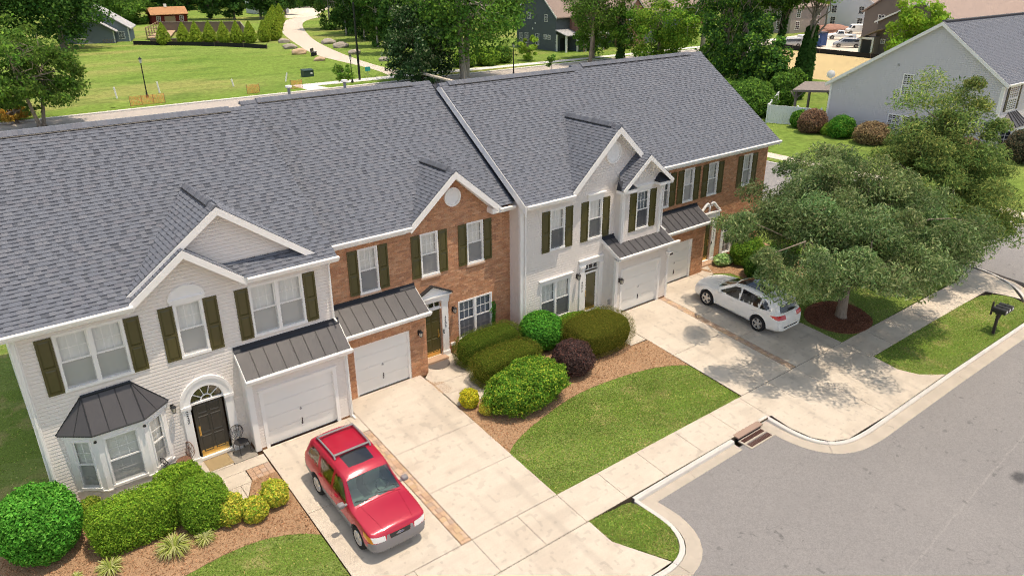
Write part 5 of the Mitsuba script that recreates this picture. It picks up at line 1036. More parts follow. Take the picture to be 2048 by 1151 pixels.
# the far wood, one mass
R = np.random.default_rng(21); m = MB(); k = 46000; aa = R.uniform(-.12, 1.32, k); dd = 300 + 60 * R.random(k); zz = R.random(k) ** .8
px, py = CAM[0] + dd * np.sin(aa), CAM[1] + dd * np.cos(aa); top = 15 + 9 * meshkit.fbm(np.c_[px * .07, py * .07, px * 0], 3, 2)
p = np.c_[px, py, zz * top]; leaves(m, p, np.tile([0, -.4, .7], (k, 1)), 2.6, tint(k, (.045, .095, .022), .3, BT, .25, R) * (.7 + .6 * meshkit.noise(np.c_[px * .11, py * .11, zz], 5))[:, None], .7, .8, R=R)
for a in np.linspace(-.12, 1.32, 150): x, y = CAM[0] + 352 * math.sin(a), CAM[1] + 352 * math.cos(a); m.box(x - 6, x + 6, y - 3, y + 3, 0, 12 + 4 * R.random(), (.03, .06, .016))
put('far_wood', m, 'm_leaf', label='far green wood along the top of the scene', kind='stuff'); labels['far_wood']['category'] = 'wood'
# ---- grass blades and mulch chips
def scatter(poly, n, R):
    x0, y0, x1, y1 = poly.bounds; out = np.zeros((0, 2)); shapely.prepare(poly)
    while len(out) < n:
        q = np.c_[R.uniform(x0, x1, n), R.uniform(y0, y1, n)]; out = np.vstack([out, q[shapely.contains_xy(poly, q[:, 0], q[:, 1])]])
    return out[:n]
R = np.random.default_rng(31); m = MB()
for poly, n in ((lawn_mid, 42000), (strip_grass, 20000), (island, 9000), (lawn_four.intersection(sbox(23, -8, 36.2, 14)), 26000), (lawn_left.intersection(sbox(-9, -7.4, 0, -3)), 22000), (lawn_left.intersection(sbox(-12, 1, -6.2, 22)), 9000)):
    q = scatter(poly, n, R); h = R.uniform(.02, .05, n); a = R.uniform(0, 6.283, n); w = R.uniform(.012, .026, n); ln = R.normal(0, .6, (n, 2)) * h[:, None]
    z = G(q[:, 1]); dx, dy = np.cos(a) * w, np.sin(a) * w
    v = np.stack([np.c_[q[:, 0] - dx, q[:, 1] - dy, z], np.c_[q[:, 0] + dx, q[:, 1] + dy, z], np.c_[q + ln, z + h]], 1).reshape(-1, 3)
    patch = meshkit.fbm(np.c_[q * .9, q[:, 0] * 0 + 5], 3, 6)[:, None]; st = (np.sin(q[:, :1] * 1.1 + q[:, 1:] * 3.3) > 0) * .16
    c = tint(n, (.145, .215, .042), .3, (.30, .27, .11), .16, R) * (.75 + .55 * patch + st)
    m.add(v, np.arange(3 * n).reshape(-1, 3), np.repeat(c, 3, 0))
put('grass', m, 'm_leaf', label='mown grass blades of the front lawns and verges', kind='stuff'); labels['grass']['category'] = 'grass'
m = MB()
for poly, n in ((bed_mid, 9000), (bed_left, 10000), (ring, 3500), (bed_four.intersection(sbox(23, -3, 30, 1)), 2500)):
    q = scatter(poly, n, R); a = R.uniform(0, 6.283, n); L = R.uniform(.03, .10, n) * .5; w = .008; z = G(q[:, 1]) + (.055 if poly is ring else .035) + R.uniform(0, .02, n)
    e, s = np.c_[np.cos(a), np.sin(a)], np.c_[-np.sin(a), np.cos(a)] * w
    v = np.stack([np.c_[q - e * L[:, None], z - .02], np.c_[q + s, z + .006], np.c_[q + e * L[:, None], z + R.normal(0, .02, n)], np.c_[q - s, z - .004]], 1).reshape(-1, 3)
    c = tint(n, (.15, .075, .05) if poly is ring else (.27, .165, .095), .35, (.38, .27, .17) if poly is not ring else None, .2, R); k = np.arange(n)[:, None] * 4
    m.add(v, np.vstack([k + [[0, 1, 2]], k + [[0, 2, 3]]]), np.repeat(c, 4, 0))
put('mulch_straw', m, 'm_leaf', label='loose straw and bark strewn over the mulch beds', kind='stuff'); labels['mulch_straw']['category'] = 'mulch'
# ------------------------------------------------------------------ cars: a lofted body, cut by booleans
from scipy.interpolate import PchipInterpolator as PCH
P('m_redpaint', (.42, .008, .035), .22, .6, metallic=.25, clearcoat=1.0, clearcoat_gloss=.95)
P('m_whitepaint', (.80, .80, .775), .22, .5, clearcoat=1.0, clearcoat_gloss=.95)
P('m_silverpaint', (.50, .50, .50), .3, .5, metallic=.5, clearcoat=.8)
P('m_cladding', (.20, .195, .205), .5, .4); P('m_tyre', (.022, .022, .024), .85, .2); P('m_rim', (.56, .55, .53), .28, .6, metallic=.6)
P('m_lens', (.62, .63, .64), .08, .9, clearcoat=1.0); P('m_amber', (.75, .28, .04), .15, .7); P('m_redlens', (.55, .010, .012), .10, .8, clearcoat=1.0)
P('m_blackplastic', (.025, .025, .027), .5, .4); P('m_seat', (.30, .29, .27), .8, .1); P('m_dash', (.19, .195, .195), .7, .2); P('m_chrome', (.75, .75, .76), .12, .9, metallic=1.0); P('m_emblem', (.03, .055, .16), .2, .7); P('m_cabin', (.045, .045, .048), .8, .1)
B('m_carglass', type='thindielectric', int_ior=1.5, specular_transmittance={'type': 'rgb', 'value': [.72, .84, .82]})
B('m_tint', type='thindielectric', int_ior=1.52, specular_transmittance={'type': 'rgb', 'value': [.30, .32, .33]})
P('m_darkglass', (.012, .013, .016), .06, .8, clearcoat=1.0)
def mani(v, f):
    return m3.Manifold(m3.Mesh(np.asarray(v, np.float32), np.asarray(f, np.uint32)))
def unm(m):
    q = m.to_mesh(); return np.array(q.vert_properties[:, :3], float), np.array(q.tri_verts)
class Car:
    def __init__(s, prof, L, crown=.045):
        s.f = {k: PCH(*np.array(sorted(v.items())).T) for k, v in prof.items()}; s.L = L; s.crown = crown
        xs = np.array(sorted(prof['top'].keys())); s.x0, s.x1 = xs[0], xs[-1]
    def loft(s, off=0.0, x0=None, x1=None, zb=None, n=74):
        x0, x1 = s.x0, s.x1; t = np.linspace(0, np.pi, n); xs = x0 + (x1 - x0) * (1 - np.cos(t)) / 2 * .5 + (x1 - x0) * t / np.pi * .5
        rows = []
        for x in xs:
            top, belt, w, wr, b = (float(s.f[k](x)) for k in ('top', 'belt', 'w', 'wr', 'bot')); top -= off; w -= off; wr -= off; b += off
            if zb is not None: b = max(b, zb)
            belt = min(belt, top - .05); h = belt - b
            half = [(0, b), (w * .80, b), (w * .93, b + .05 * min(1, h / .3)), (w * .985, b + h * .22), (w * 1.0, b + h * .5), (w * .995, b + h * .80), (w * .975, belt)]
            e = np.array([w * .975, belt]); r = np.array([wr, top - .055 * min(1, (top - belt) / .2)]); 
            for q in (.25, .5, .75): half.append(tuple(e + (r - e) * q + [.018 * np.sin(q * np.pi), 0]))
            half += [tuple(r), (wr * .93, top - .018), (wr * .75, top - .004 + s.crown * .2), (wr * .4, top + s.crown * .75), (0, top + s.crown)]
            h_ = np.array(half); rows.append(np.vstack([h_, (h_ * [-1, 1])[-2:0:-1]]))
        xs = xs * (1 - off / s.x1); rows = np.array(rows); k = rows.shape[1]; v = np.concatenate([np.repeat(xs, k)[:, None], rows.reshape(-1, 2)], 1)
        i, j = np.meshgrid(np.arange(n - 1), np.arange(k), indexing='ij'); q = np.stack([i * k + j, i * k + (j + 1) % k, (i + 1) * k + (j + 1) % k, (i + 1) * k + j], -1).reshape(-1, 4)
        f = np.vstack([q[:, [0, 2, 1]], q[:, [0, 3, 2]]]); c0, c1 = len(v), len(v) + 1
        v = np.vstack([v, [xs[0], 0, rows[0][:, 1].mean()], [xs[-1], 0, rows[-1][:, 1].mean()]]); j = np.arange(k)
        f = np.vstack([f, np.stack([j, (j + 1) % k, j * 0 + c0], 1), np.stack([(n - 1) * k + (j + 1) % k, (n - 1) * k + j, j * 0 + c1], 1)])
        m = mani(v, f)
        return m if m.volume() > 0 else mani(v, f[:, ::-1])
def side_prism(poly, y0=-2.0, y1=2.0):
    """(x, z) outline swept across the car."""
    p = np.array(poly, float); a = ((p[:, 0] * np.roll(p[:, 1], -1)) - (np.roll(p[:, 0], -1) * p[:, 1])).sum()
    if a < 0: p = p[::-1]
    return m3.CrossSection([p]).extrude(y1 - y0).rotate([90, 0, 0]).translate([0, y1, 0])
def top_prism(poly, z0, z1):
    p = np.array(poly, float); a = ((p[:, 0] * np.roll(p[:, 1], -1)) - (np.roll(p[:, 0], -1) * p[:, 1])).sum()
    return m3.CrossSection([p if a > 0 else p[::-1]]).extrude(z1 - z0).translate([0, 0, z0])
def front_prism(poly, x0, x1):
    """(y, z) outline swept along the car."""
    p = np.array(poly, float); a = ((p[:, 0] * np.roll(p[:, 1], -1)) - (np.roll(p[:, 0], -1) * p[:, 1])).sum()
    if a < 0: p = p[::-1]
    m = m3.CrossSection([p]).extrude(x1 - x0)          # x=y, y=z, z=x
    return m.transform(np.array([[0, 0, 1, x0], [1, 0, 0, 0], [0, 1, 0, 0]], float))
def slant_prism(pa, pb, wa, wb, d=.16):
    """A pane's prism between the lines at pa and pb (x, z), half widths wa and wb."""
    pa, pb = np.array(pa, float), np.array(pb, float); t = (pb - pa) / np.linalg.norm(pb - pa); n = np.array([-t[1], t[0]]) * d
    v = [];
    for p, w in ((pa, wa), (pb, wb)):
        for sg in (-1, 1):
            for y in (-w, w): v.append([p[0] + n[0] * sg, y, p[1] + n[1] * sg])
    return m3.Manifold.hull_points(np.array(v))
def xf(M, v): return np.asarray(v) @ M[:3, :3].T + M[:3, 3]
def car_matrix(x, y, z, heading, s=1.0, tilt=0.0):
    c, q = math.cos(heading), math.sin(heading); R_ = np.array([[c, -q, 0], [q, c, 0], [0, 0, 1.0]]); ct, st = math.cos(tilt), math.sin(tilt)
    M = np.eye(4); M[:3, :3] = np.array([[1, 0, 0], [0, ct, -st], [0, st, ct]]) @ R_ * s; M[:3, 3] = (x, y, z); return M
def wheel(t, M, x, y, r, w, spokes, key='wheel', rim='m_rim', wide=.16):
    sg = 1 if y > 0 else -1; k = num(t + '__' + key)
    def turn(v): v = np.asarray(v); return np.c_[x + v[:, 0], y + v[:, 2] * sg, r + v[:, 1]]      # lathe axis -> y
    prof = [(r * .66, -w / 2), (r * .80, -w / 2 - .006), (r * .95, -w / 2 + .012), (r, -w / 2 + .05), (r, w / 2 - .05), (r * .95, w / 2 - .012), (r * .80, w / 2 + .006), (r * .68, w / 2 - .005), (r * .66, w / 2 - .03)]
    v, f = lathe(prof, 36); put(k, MB().add(xf(M, turn(v)), f if sg > 0 else f[:, ::-1]), 'm_tyre', smooth=40, raw=True)
    m = MB(); v, f = lathe([(r * .67, w / 2 - .03), (r * .65, w / 2 - .006), (r * .60, w / 2 - .012), (r * .59, w / 2 - .06)], 36); m.add(xf(M, turn(v)), f)
    for i in range(spokes):
        a = 2 * math.pi * i / spokes + .3; e, n = np.array([math.cos(a), math.sin(a)]), np.array([-math.sin(a), math.cos(a)])
        p0, p1 = e * r * .14, e * r * .62; ww = r * wide
        v = [];
        for p, q, d in ((p0, ww * .55, .0), (p1, ww * .62, .0)):
            for u, dd in ((-1, -.05), (-.75, -.014), (.75, -.014), (1, -.05)): o = p + n * q * u; v.append([o[0], o[1], w / 2 + dd])
        m.add(xf(M, turn(v)), [[0, 1, 5, 4], [1, 2, 6, 5], [2, 3, 7, 6]])
    v, f = lathe([(0, w / 2 - .008), (r * .13, w / 2 - .010), (r * .19, w / 2 - .03), (r * .19, w / 2 - .06)], 20); m.add(xf(M, turn(v)), f); put(k + '__rim', m, rim, smooth=30)
    v, f = lathe([(r * .62, w / 2 - .07), (0, w / 2 - .07)], 24); put(k + '__brake', MB().add(xf(M, turn(v)), f), 'm_blackplastic')
def build_car(t, M, c, wheels, windows, paint, zones, spokes, gaps, cabin, seats=True, tint='m_tint', rimk='m_rim', wide=.16, mirror='m_cladding', simple=False):
    """windows: (name, prism, glass); zones: (name, prism, bsdf); gaps: prisms that groove the skin."""
    r, hw, fx, rx = wheels; outer = c.loft(); body = outer
    for x in (fx, rx):
        body -= m3.Manifold.cylinder(4, r * 1.16, r * 1.16, 40, True).rotate([90, 0, 0]).translate([x, 0, r]) - top_prism([(x - 1, -hw + .30), (x + 1, -hw + .30), (x + 1, hw - .30), (x - 1, hw - .30)], -1, 3)
    if not simple:
        inner = c.loft(.055) ^ side_prism(cabin); body -= inner
    skin = outer - c.loft(.012); thin = outer - c.loft(.006)
    for g in gaps: body -= skin ^ g
    panes = []
    for name, pz, glass in windows:
        panes.append((name, (thin ^ pz), glass)); body -= (outer - c.loft(.10)) ^ pz
    parts = []
    for name, z, b in zones: parts.append((name, body ^ z, b)); body -= z
    put(t + '__body', MB().add(*(lambda q: (xf(M, q[0]), q[1]))(unm(body))), paint, smooth=34)
    for name, q, b in parts + panes:
        if q.is_empty(): continue
        for piece in q.decompose():
            if piece.volume() < 1e-5: continue
            v, f = unm(piece); put(t + '__' + name, MB().add(xf(M, v), f), b, smooth=34)
    if not simple:
        v, f = unm((c.loft(.05) - c.loft(.065)) ^ side_prism(cabin)); cut = mani(v, f)
        for _, pz, _ in windows: cut -= pz
        if not cut.is_empty(): v, f = unm(cut); put(t + '__cabin', MB().add(xf(M, v), f), 'm_cabin', smooth=34)
    for x in (fx, rx):
        for sg in (-1, 1): wheel(t, M, x, sg * (hw - .115), r, .235, spokes, rim=rimk, wide=wide)
        put(t + '__axle', MB().add(*(lambda q: (xf(M, q[0]), q[1]))(tube([(x, -hw + .2, r), (x, hw - .2, r)], .09, 8))), 'm_blackplastic')
    return outer
def rbox(a, b, r=.03):
    a, b = np.array(a, float), np.array(b, float); s = m3.Manifold.sphere(r, 12); return m3.Manifold.batch_hull([s.translate((np.where([i & 1, i & 2, i & 4], b - r, a + r)).tolist()) for i in range(8)])
def pput(t, M, name, m, b, smooth=40):
    v, f = unm(m); return put(t + '__' + name, MB().add(xf(M, v), f), b, smooth=smooth)
def seat(t, M, x, y, w=.52):
    pput(t, M, 'seat', rbox((x - .05, y - w / 2, .50), (x + .50, y + w / 2, .72), .07) + rbox((x - .18, y - w / 2, .60), (x + .02, y + w / 2, 1.22), .08), 'm_seat'); pput(t, M, 'headrest', rbox((x - .18, y - .14, 1.24), (x - .06, y + .14, 1.42), .05), 'm_seat')
# ---- the red car
SUV = Car(dict(top={-2.22: .62, -2.20: .92, -2.14: 1.06, -2.02: 1.40, -1.93: 1.57, -1.78: 1.635, -.8: 1.69, 0: 1.672, .22: 1.625, .34: 1.565, .96: 1.125, 1.08: 1.085, 1.6: 1.05, 1.98: 1.00, 2.10: .955, 2.17: .87, 2.22: .66},
               belt={-2.22: .56, -2.1: 1.0, -1.7: 1.05, 0: 1.02, .9: 1.02, 1.1: 1.01, 2.0: .93, 2.22: .58}, w={-2.22: .76, -2.17: .84, -2.0: .885, -1.4: .895, .6: .895, 1.5: .895, 1.95: .885, 2.10: .845, 2.18: .77, 2.22: .66},
               wr={-2.22: .66, -2.14: .74, -1.95: .70, -1.2: .705, .2: .69, .36: .69, .96: .77, 1.2: .815, 1.9: .80, 2.1: .74, 2.22: .56}, bot={-2.22: .42, -2.0: .34, -1.5: .27, 1.6: .27, 2.0: .30, 2.22: .38}), 4.44)
t = thing('parked_car', 'red sport utility car with roof rails parked in front of the first garage', 'car')
M = car_matrix(1.25, -4.33, float(G(-4.33)) + .012, -math.pi / 2, 1.035, math.atan(.085)); hw = .885
W = []
for nm, poly in (('side_window', [(.70, 1.05), (-.16, 1.06), (-.16, 1.535), (.20, 1.535)]), ('side_window', [(-.27, 1.06), (-.98, 1.075), (-1.06, 1.535), (-.27, 1.54)]), ('quarter_window', [(-1.14, 1.09), (-1.86, 1.12), (-1.74, 1.50), (-1.18, 1.535)])): W.append((nm, side_prism(poly), 'm_carglass' if nm == 'side_window' and poly[0][0] > 0 else 'm_tint'))
W.append(('windscreen', slant_prism((.965, 1.125), (.345, 1.57), .735, .64), 'm_carglass')); W.append(('rear_window', slant_prism((-2.13, 1.10), (-1.96, 1.54), .62, .56, .1), 'm_tint'))
W.append(('sunroof', top_prism([(.02, -.40), (.06, 0), (.02, .40), (-.55, .42), (-.55, -.42)], 1.55, 1.9), 'm_darkglass'))
Z = [('cladding', side_prism([(-2.5, .2), (2.5, .2), (2.5, .50), (1.55, .50), (1.5, .60), (-1.5, .60), (-1.6, .62), (-2.5, .62)]), 'm_cladding'), ('front_bumper', side_prism([(1.93, .5), (2.5, .5), (2.5, .725), (2.05, .72), (1.93, .62)]), 'm_cladding'), ('rear_bumper', side_prism([(-2.5, .6), (-1.95, .6), (-2.02, .74), (-2.5, .76)]), 'm_cladding')]
for sg in (-1, 1):
    Z.append(('headlight', front_prism([(sg * .44, .715), (sg * .80, .74), (sg * .84, .90), (sg * .46, .875)], 1.86, 2.4), 'm_lens')); Z.append(('turn_signal', front_prism([(sg * .8, .72), (sg * .99, .74), (sg * .99, .90), (sg * .84, .90)], 1.72, 2.2), 'm_amber'))
    Z.append(('bumper_guard', front_prism([(sg * .31, .68), (sg * .43, .68), (sg * .41, .86), (sg * .33, .88)], 1.95, 2.5), 'm_cladding')); Z.append(('tail_light', front_prism([(sg * .60, .86), (sg * .95, .84), (sg * .95, 1.18), (sg * .66, 1.18)], -2.4, -1.98), 'm_redlens'))
Z.append(('grille', front_prism([(-.30, .70), (.30, .70), (.33, .865), (-.33, .865)], 1.9, 2.5), 'm_blackplastic'))
gp_ = lambda x, z0, z1: side_prism([(x - .006, z0), (x + .006, z0), (x + .006, z1), (x - .006, z1)])
GA = [gp_(.82, .52, 1.06), gp_(-.21, .52, 1.62), gp_(-1.09, .62, 1.62), top_prism([(1.02, -.60), (2.08, -.46), (2.08, -.448), (1.02, -.588)], .8, 1.3), top_prism([(1.02, .60), (2.08, .46), (2.08, .448), (1.02, .588)], .8, 1.3), top_prism([(1.03, -.7), (1.045, -.7), (1.045, .7), (1.03, .7)], .95, 1.3), side_prism([(.82, .560), (.82, .572), (-1.09, .572), (-1.09, .56)])]
build_car(t, M, SUV, (.36, hw, 1.36, -1.26), W, 'm_redpaint', Z, 6, GA, [(-2.02, .58), (.95, .58), (1.3, .95), (1.3, 1.9), (-2.02, 1.9)], wide=.30)
for y in (-.38, .38): seat(t, M, -.10, y)
pput(t, M, 'rear_seat', rbox((-1.25, -.66, .55), (-.72, .66, .75), .08) + rbox((-1.42, -.66, .6), (-1.22, .66, 1.2), .08), 'm_seat')
pput(t, M, 'dashboard', rbox((.62, -.72, .78), (1.12, .72, 1.00), .09), 'm_dash')
a = np.linspace(0, 2 * np.pi, 25); put(t + '__steering_wheel', MB().add(*(lambda q: (xf(M, q[0]), q[1]))(tube(np.c_[.48 - .06 * np.sin(a), .38 + .18 * np.cos(a), 1.02 + .17 * np.sin(a)], .018, 6))), 'm_blackplastic', smooth=40)
for sg in (-1, 1):
    pput(t, M, 'mirror', rbox((.60, sg * 1.02 - .10, 1.02), (.78, sg * 1.02 + .10, 1.17), .05) + rbox((.66, sg * .90 - .06, 1.03), (.74, sg * .90 + .08, 1.09), .02), 'm_cladding')
    put(t + '__roof_rail', MB().add(*(lambda q: (xf(M, q[0]), q[1]))(tube([(-.50, sg * .57, 1.69), (-.56, sg * .575, 1.775), (-.8, sg * .58, 1.785), (-1.5, sg * .585, 1.745), (-1.68, sg * .585, 1.73), (-1.74, sg * .58, 1.64)], .028, 8))), 'm_cladding', smooth=50)
    for x in (.10, -.95): pput(t, M, 'door_handle', rbox((x - .10, sg * .895 - .02, .93), (x + .08, sg * .895 + .02, .97), .018), 'm_redpaint')
    pput(t, M, 'fog_light', m3.Manifold.cylinder(.05, .055, .055, 20, True).rotate([0, 90, 0]).translate([2.15, sg * .56, .46]), 'm_lens'); put(t + '__headlight__lamp', MB().add(*(lambda q: (xf(M, q[0] + [2.115, sg * .56, .80]), q[1]))(lathe([(0, .02), (.05, .0), (.06, -.04)], 16))), 'm_chrome')
for x in (-.58, -1.62): pput(t, M, 'cross_bar', rbox((x - .04, -.58, 1.765), (x + .04, .58, 1.80), .016), 'm_cladding')
for y0, y1 in ((-.10, -.66), (.52, -.05)): put(t + '__wiper', MB().add(*(lambda q: (xf(M, q[0]), q[1]))(tube([(1.00, y0, 1.125), (.95, (y0 + y1) / 2, 1.165), (.88, y1, 1.20)], .014, 5))), 'm_blackplastic')
el = np.linspace(0, 2 * np.pi, 29)[:-1]; nose = float(2.20)
pput(t, M, 'emblem', front_prism(np.c_[.115 * np.cos(el), .785 + .046 * np.sin(el)], 2.10, 2.205), 'm_chrome'); pput(t, M, 'emblem__oval', front_prism(np.c_[.10 * np.cos(el), .785 + .036 * np.sin(el)], 2.12, 2.209), 'm_emblem')
tm = meshkit.text_mesh('Ford', .045, .004, False); v = np.array(tm.vertices); v[:, 0] -= v[:, 0].mean(); put(t + '__emblem__script', MB().add(xf(M, np.c_[2.209 + v[:, 2], v[:, 0], .768 + v[:, 1]]), np.array(tm.faces)), 'm_chrome')
pput(t, M, 'spare_vent', rbox((2.08, -.26, .40), (2.15, .26, .47), .02), 'm_blackplastic')
# ---- the white car
WAG = Car(dict(top={-2.40: .60, -2.36: .84, -2.26: 1.02, -2.16: 1.14, -2.00: 1.42, -1.93: 1.50, -1.5: 1.60, -.9: 1.665, -.3: 1.655, .12: 1.58, .30: 1.50, 1.06: 1.115, 1.25: 1.07, 1.9: .95, 2.2: .85, 2.34: .74, 2.40: .58},
               belt={-2.40: .55, -2.25: .95, -1.9: 1.08, -1.0: 1.02, .5: .95, 1.1: .93, 2.0: .78, 2.40: .52}, w={-2.40: .66, -2.33: .80, -2.1: .91, -1.4: .95, .6: .95, 1.4: .945, 1.9: .90, 2.2: .80, 2.34: .62, 2.40: .42},
               wr={-2.40: .55, -2.2: .66, -1.95: .64, -1.2: .69, .1: .67, .32: .68, 1.06: .78, 1.3: .82, 2.0: .70, 2.3: .50, 2.40: .34}, bot={-2.40: .36, -2.0: .28, -1.4: .22, 1.5: .22, 2.0: .24, 2.40: .32}), 4.8)
t = thing('parked_car', 'white crossover wagon with dark glass roof parked in front of the fourth garage', 'car')
M = car_matrix(21.98, -3.13, float(G(-3.13)) + .012, math.pi / 2 - .0, 1.045, math.atan(.085)); hw = .945
W = [('side_window', side_prism([(.86, .99), (-.22, 1.02), (-.18, 1.51), (.16, 1.46)]), 'm_tint'), ('side_window', side_prism([(-.30, 1.025), (-1.22, 1.08), (-1.26, 1.49), (-.26, 1.515)]), 'm_tint'), ('quarter_window', side_prism([(-1.30, 1.09), (-1.86, 1.15), (-1.55, 1.41), (-1.33, 1.475)]), 'm_tint'),
     ('windscreen', slant_prism((1.04, 1.13), (.30, 1.51), .74, .62), 'm_carglass'), ('glass_roof', top_prism([(.22, -.56), (.24, 0), (.22, .56), (-1.28, .55), (-1.28, -.55)], 1.40, 1.9), 'm_darkglass'), ('rear_window', slant_prism((-2.18, 1.11), (-2.01, 1.41), .62, .57, .10), 'm_darkglass')]
Z = [('sill', side_prism([(-2.6, .1), (2.6, .1), (2.6, .29), (-2.6, .29)]), 'm_blackplastic')]
for sg in (-1, 1):
    Z.append(('tail_light', side_prism([(-2.45, .86), (-2.02, .93), (-1.86, .99), (-2.05, 1.04), (-2.5, 1.06)], *((.38, 1.2) if sg > 0 else (-1.2, -.38))), 'm_redlens'))
    Z.append(('headlight', side_prism([(2.45, .60), (2.1, .68), (1.72, .82), (2.0, .80), (2.45, .74)], *((.45, 1.2) if sg > 0 else (-1.2, -.45))), 'm_lens'))
Z.append(('rear_trim', front_prism([(-.50, .47), (.50, .47), (.52, .535), (-.52, .535)], -2.6, -2.2), 'm_blackplastic')); Z.append(('grille', front_prism([(-.5, .42), (.5, .42), (.6, .60), (-.6, .60)], 2.2, 2.6), 'm_blackplastic'))
GA = [gp_(.95, .30, 1.0), gp_(-.26, .30, 1.50), gp_(-1.25, .55, 1.46), side_prism([(-2.6, .60), (-2.2, .60), (-2.2, .612), (-2.6, .612)]), top_prism([(1.13, -.8), (1.145, -.8), (1.145, .8), (1.13, .8)], .9, 1.3)]
build_car(t, M, WAG, (.37, hw, 1.42, -1.37), W, 'm_whitepaint', Z, 5, GA, [(-2.0, .55), (1.0, .55), (1.4, .9), (1.4, 1.8), (-2.0, 1.8)], wide=.26)
for y in (-.40, .40): seat(t, M, -.15, y)
pput(t, M, 'rear_seat', rbox((-1.28, -.68, .5), (-.75, .68, .7), .08) + rbox((-1.46, -.68, .55), (-1.24, .68, 1.15), .08), 'm_seat'); pput(t, M, 'dashboard', rbox((.66, -.76, .72), (1.22, .76, .95), .09), 'm_dash')
pput(t, M, 'spoiler', m3.Manifold.hull_points(np.array([(-1.72, y, 1.56) for y in (-.56, .56)] + [(-2.08, y, 1.475) for y in (-.60, .60)] + [(-1.9, y, 1.45) for y in (-.58, .58)])), 'm_whitepaint', 20)
for sg in (-1, 1):
    pput(t, M, 'mirror', rbox((.66, sg * 1.06 - .11, .98), (.82, sg * 1.06 + .09, 1.12), .05), 'm_whitepaint')
    for x in (.08, -.98): pput(t, M, 'door_handle', rbox((x - .11, sg * .955 - .018, .86), (x + .09, sg * .955 + .018, .89), .015), 'm_chrome')
pput(t, M, 'rear_wiper', m3.Manifold.cylinder(.5, .012, .012, 6).rotate([90, 0, 0]).translate([-2.18, .2, 1.16]), 'm_blackplastic'); pput(t, M, 'plate', front_prism([(-.16, .80), (.16, .80), (.16, .95), (-.16, .95)], -2.345, -2.30), 'm_white')
pput(t, M, 'antenna', m3.Manifold.hull_points(np.array([(-1.5, -.02, 1.57), (-1.5, .02, 1.57), (-1.66, 0, 1.63), (-1.68, .02, 1.54), (-1.68, -.02, 1.54)])), 'm_blackplastic')
# ------------------------------------------------------------------ small things in front of the houses
P('m_matbrown', (.33, .25, .14), .95, .05); P('m_matgrey', (.13, .115, .11), .95, .05); P('m_orange', (.75, .30, .10), .7, .2); P('m_boxgreen', (.035, .06, .05), .5, .3); P('m_rock', (.36, .32, .28), .95, .1); P('m_rocktan', (.52, .38, .26), .95, .1); P('m_wood', (.17, .135, .11), .9, .1); P('m_postblack', (.012, .015, .014), .4, .4); P('m_teal', (.05, .38, .38), .5, .3); P('m_lampclear', (.62, .62, .60), .2, .5); P('m_vinyl', (.70, .72, .74), .45, .3); P('m_pergola', (.20, .175, .16), .9, .1); P('m_letterbox', (.022, .023, .025), .32, .5); P('m_postwood', (.055, .045, .04), .7, .2); P('m_blue', (.03, .07, .20), .5, .4); P('m_silt', (.03, .03, .03), .9, .1); P('m_fencewood', (.19, .145, .12), .9, .1)
t = thing('doormat', 'speckled brown doormat before the arched dark door', 'doormat'); put(t, gsheet(MB(), PG((-2.06, .50), (-1.30, .50), (-1.28, -.16), (-2.06, -.16)), .03, .02), 'm_matbrown', raw=True)
a = np.linspace(math.pi, 2 * math.pi, 24); t = thing('doormat', 'half round grey doormat below the olive door of the brick house', 'doormat'); put(t, gsheet(MB(), Polygon(np.c_[7.60 + .52 * np.cos(a), 1.33 + .56 * np.sin(a)]), .03, .02), 'm_matgrey', raw=True)
def garden_chair(label, x, y, rz, bsdf):
    t = thing('garden_chair', label, 'chair', 'iron garden chairs by the first front door'); z0 = .03
    T_ = lambda v: place((v, None), (x, y, z0), rz, 1.06)[0]
    def bar(mb, pts, r=.011): v, f = tube(pts, r, 6); mb.add(T_(v), f)
    m = MB(); v, f = lathe([(0, .43), (.19, .43), (.215, .42), (.20, .40), (0, .405)], 20); m.add(T_(v), f); put(t + '__seat', m, bsdf, smooth=40)
    for sx in (-1, 1):
        for sy in (-1, 1): m = MB(); bar(m, [(sx * .16, sy * .14, .41), (sx * .19, sy * .18, .25), (sx * .17, sy * .17, .1), (sx * .22, sy * .22, .0)], .014); put(t + '__leg', m, bsdf, smooth=40)
    m = MB(); s = np.linspace(-.25, math.pi + .25, 22); ring_ = np.c_[.24 * np.cos(s), .19 + .08 * np.sin(s) * .6 + .03, .66 + .24 * np.sin(s)]; bar(m, ring_, .013)
    for q in (-.75, -.45, -.15, .15, .45, .75): bar(m, [(q * .10, .18, .42), (q * .16, .20, .56), (q * .27, .235, .68), (q * .26 + .02 * q, .25, .78 + .10 * (1 - abs(q))), (q * .14, .26, .86 - .05 * abs(q))], .008)
    for q in (-1, 1): bar(m, [(q * .10, .18, .41), (q * .16, .2, .50), (q * .24, .21, .60)], .011); bar(m, [(q * .05 + .05 * math.cos(g) * q, .225, .72 + .05 * math.sin(g)) for g in np.linspace(0, 6, 10)], .007)
    put(t + '__back', m, bsdf, smooth=40)
garden_chair('black iron garden chair on the dark slab right of the arched door', -.86, .17, 0.25, 'm_iron'); garden_chair('dark iron garden chair half hidden behind the clipped hedge, nearer the bay window', -3.02, .12, 1.9, 'm_iron'); garden_chair('rusty brown iron garden chair against the wall left of the arched door', -2.66, .30, -1.2, 'm_rust')
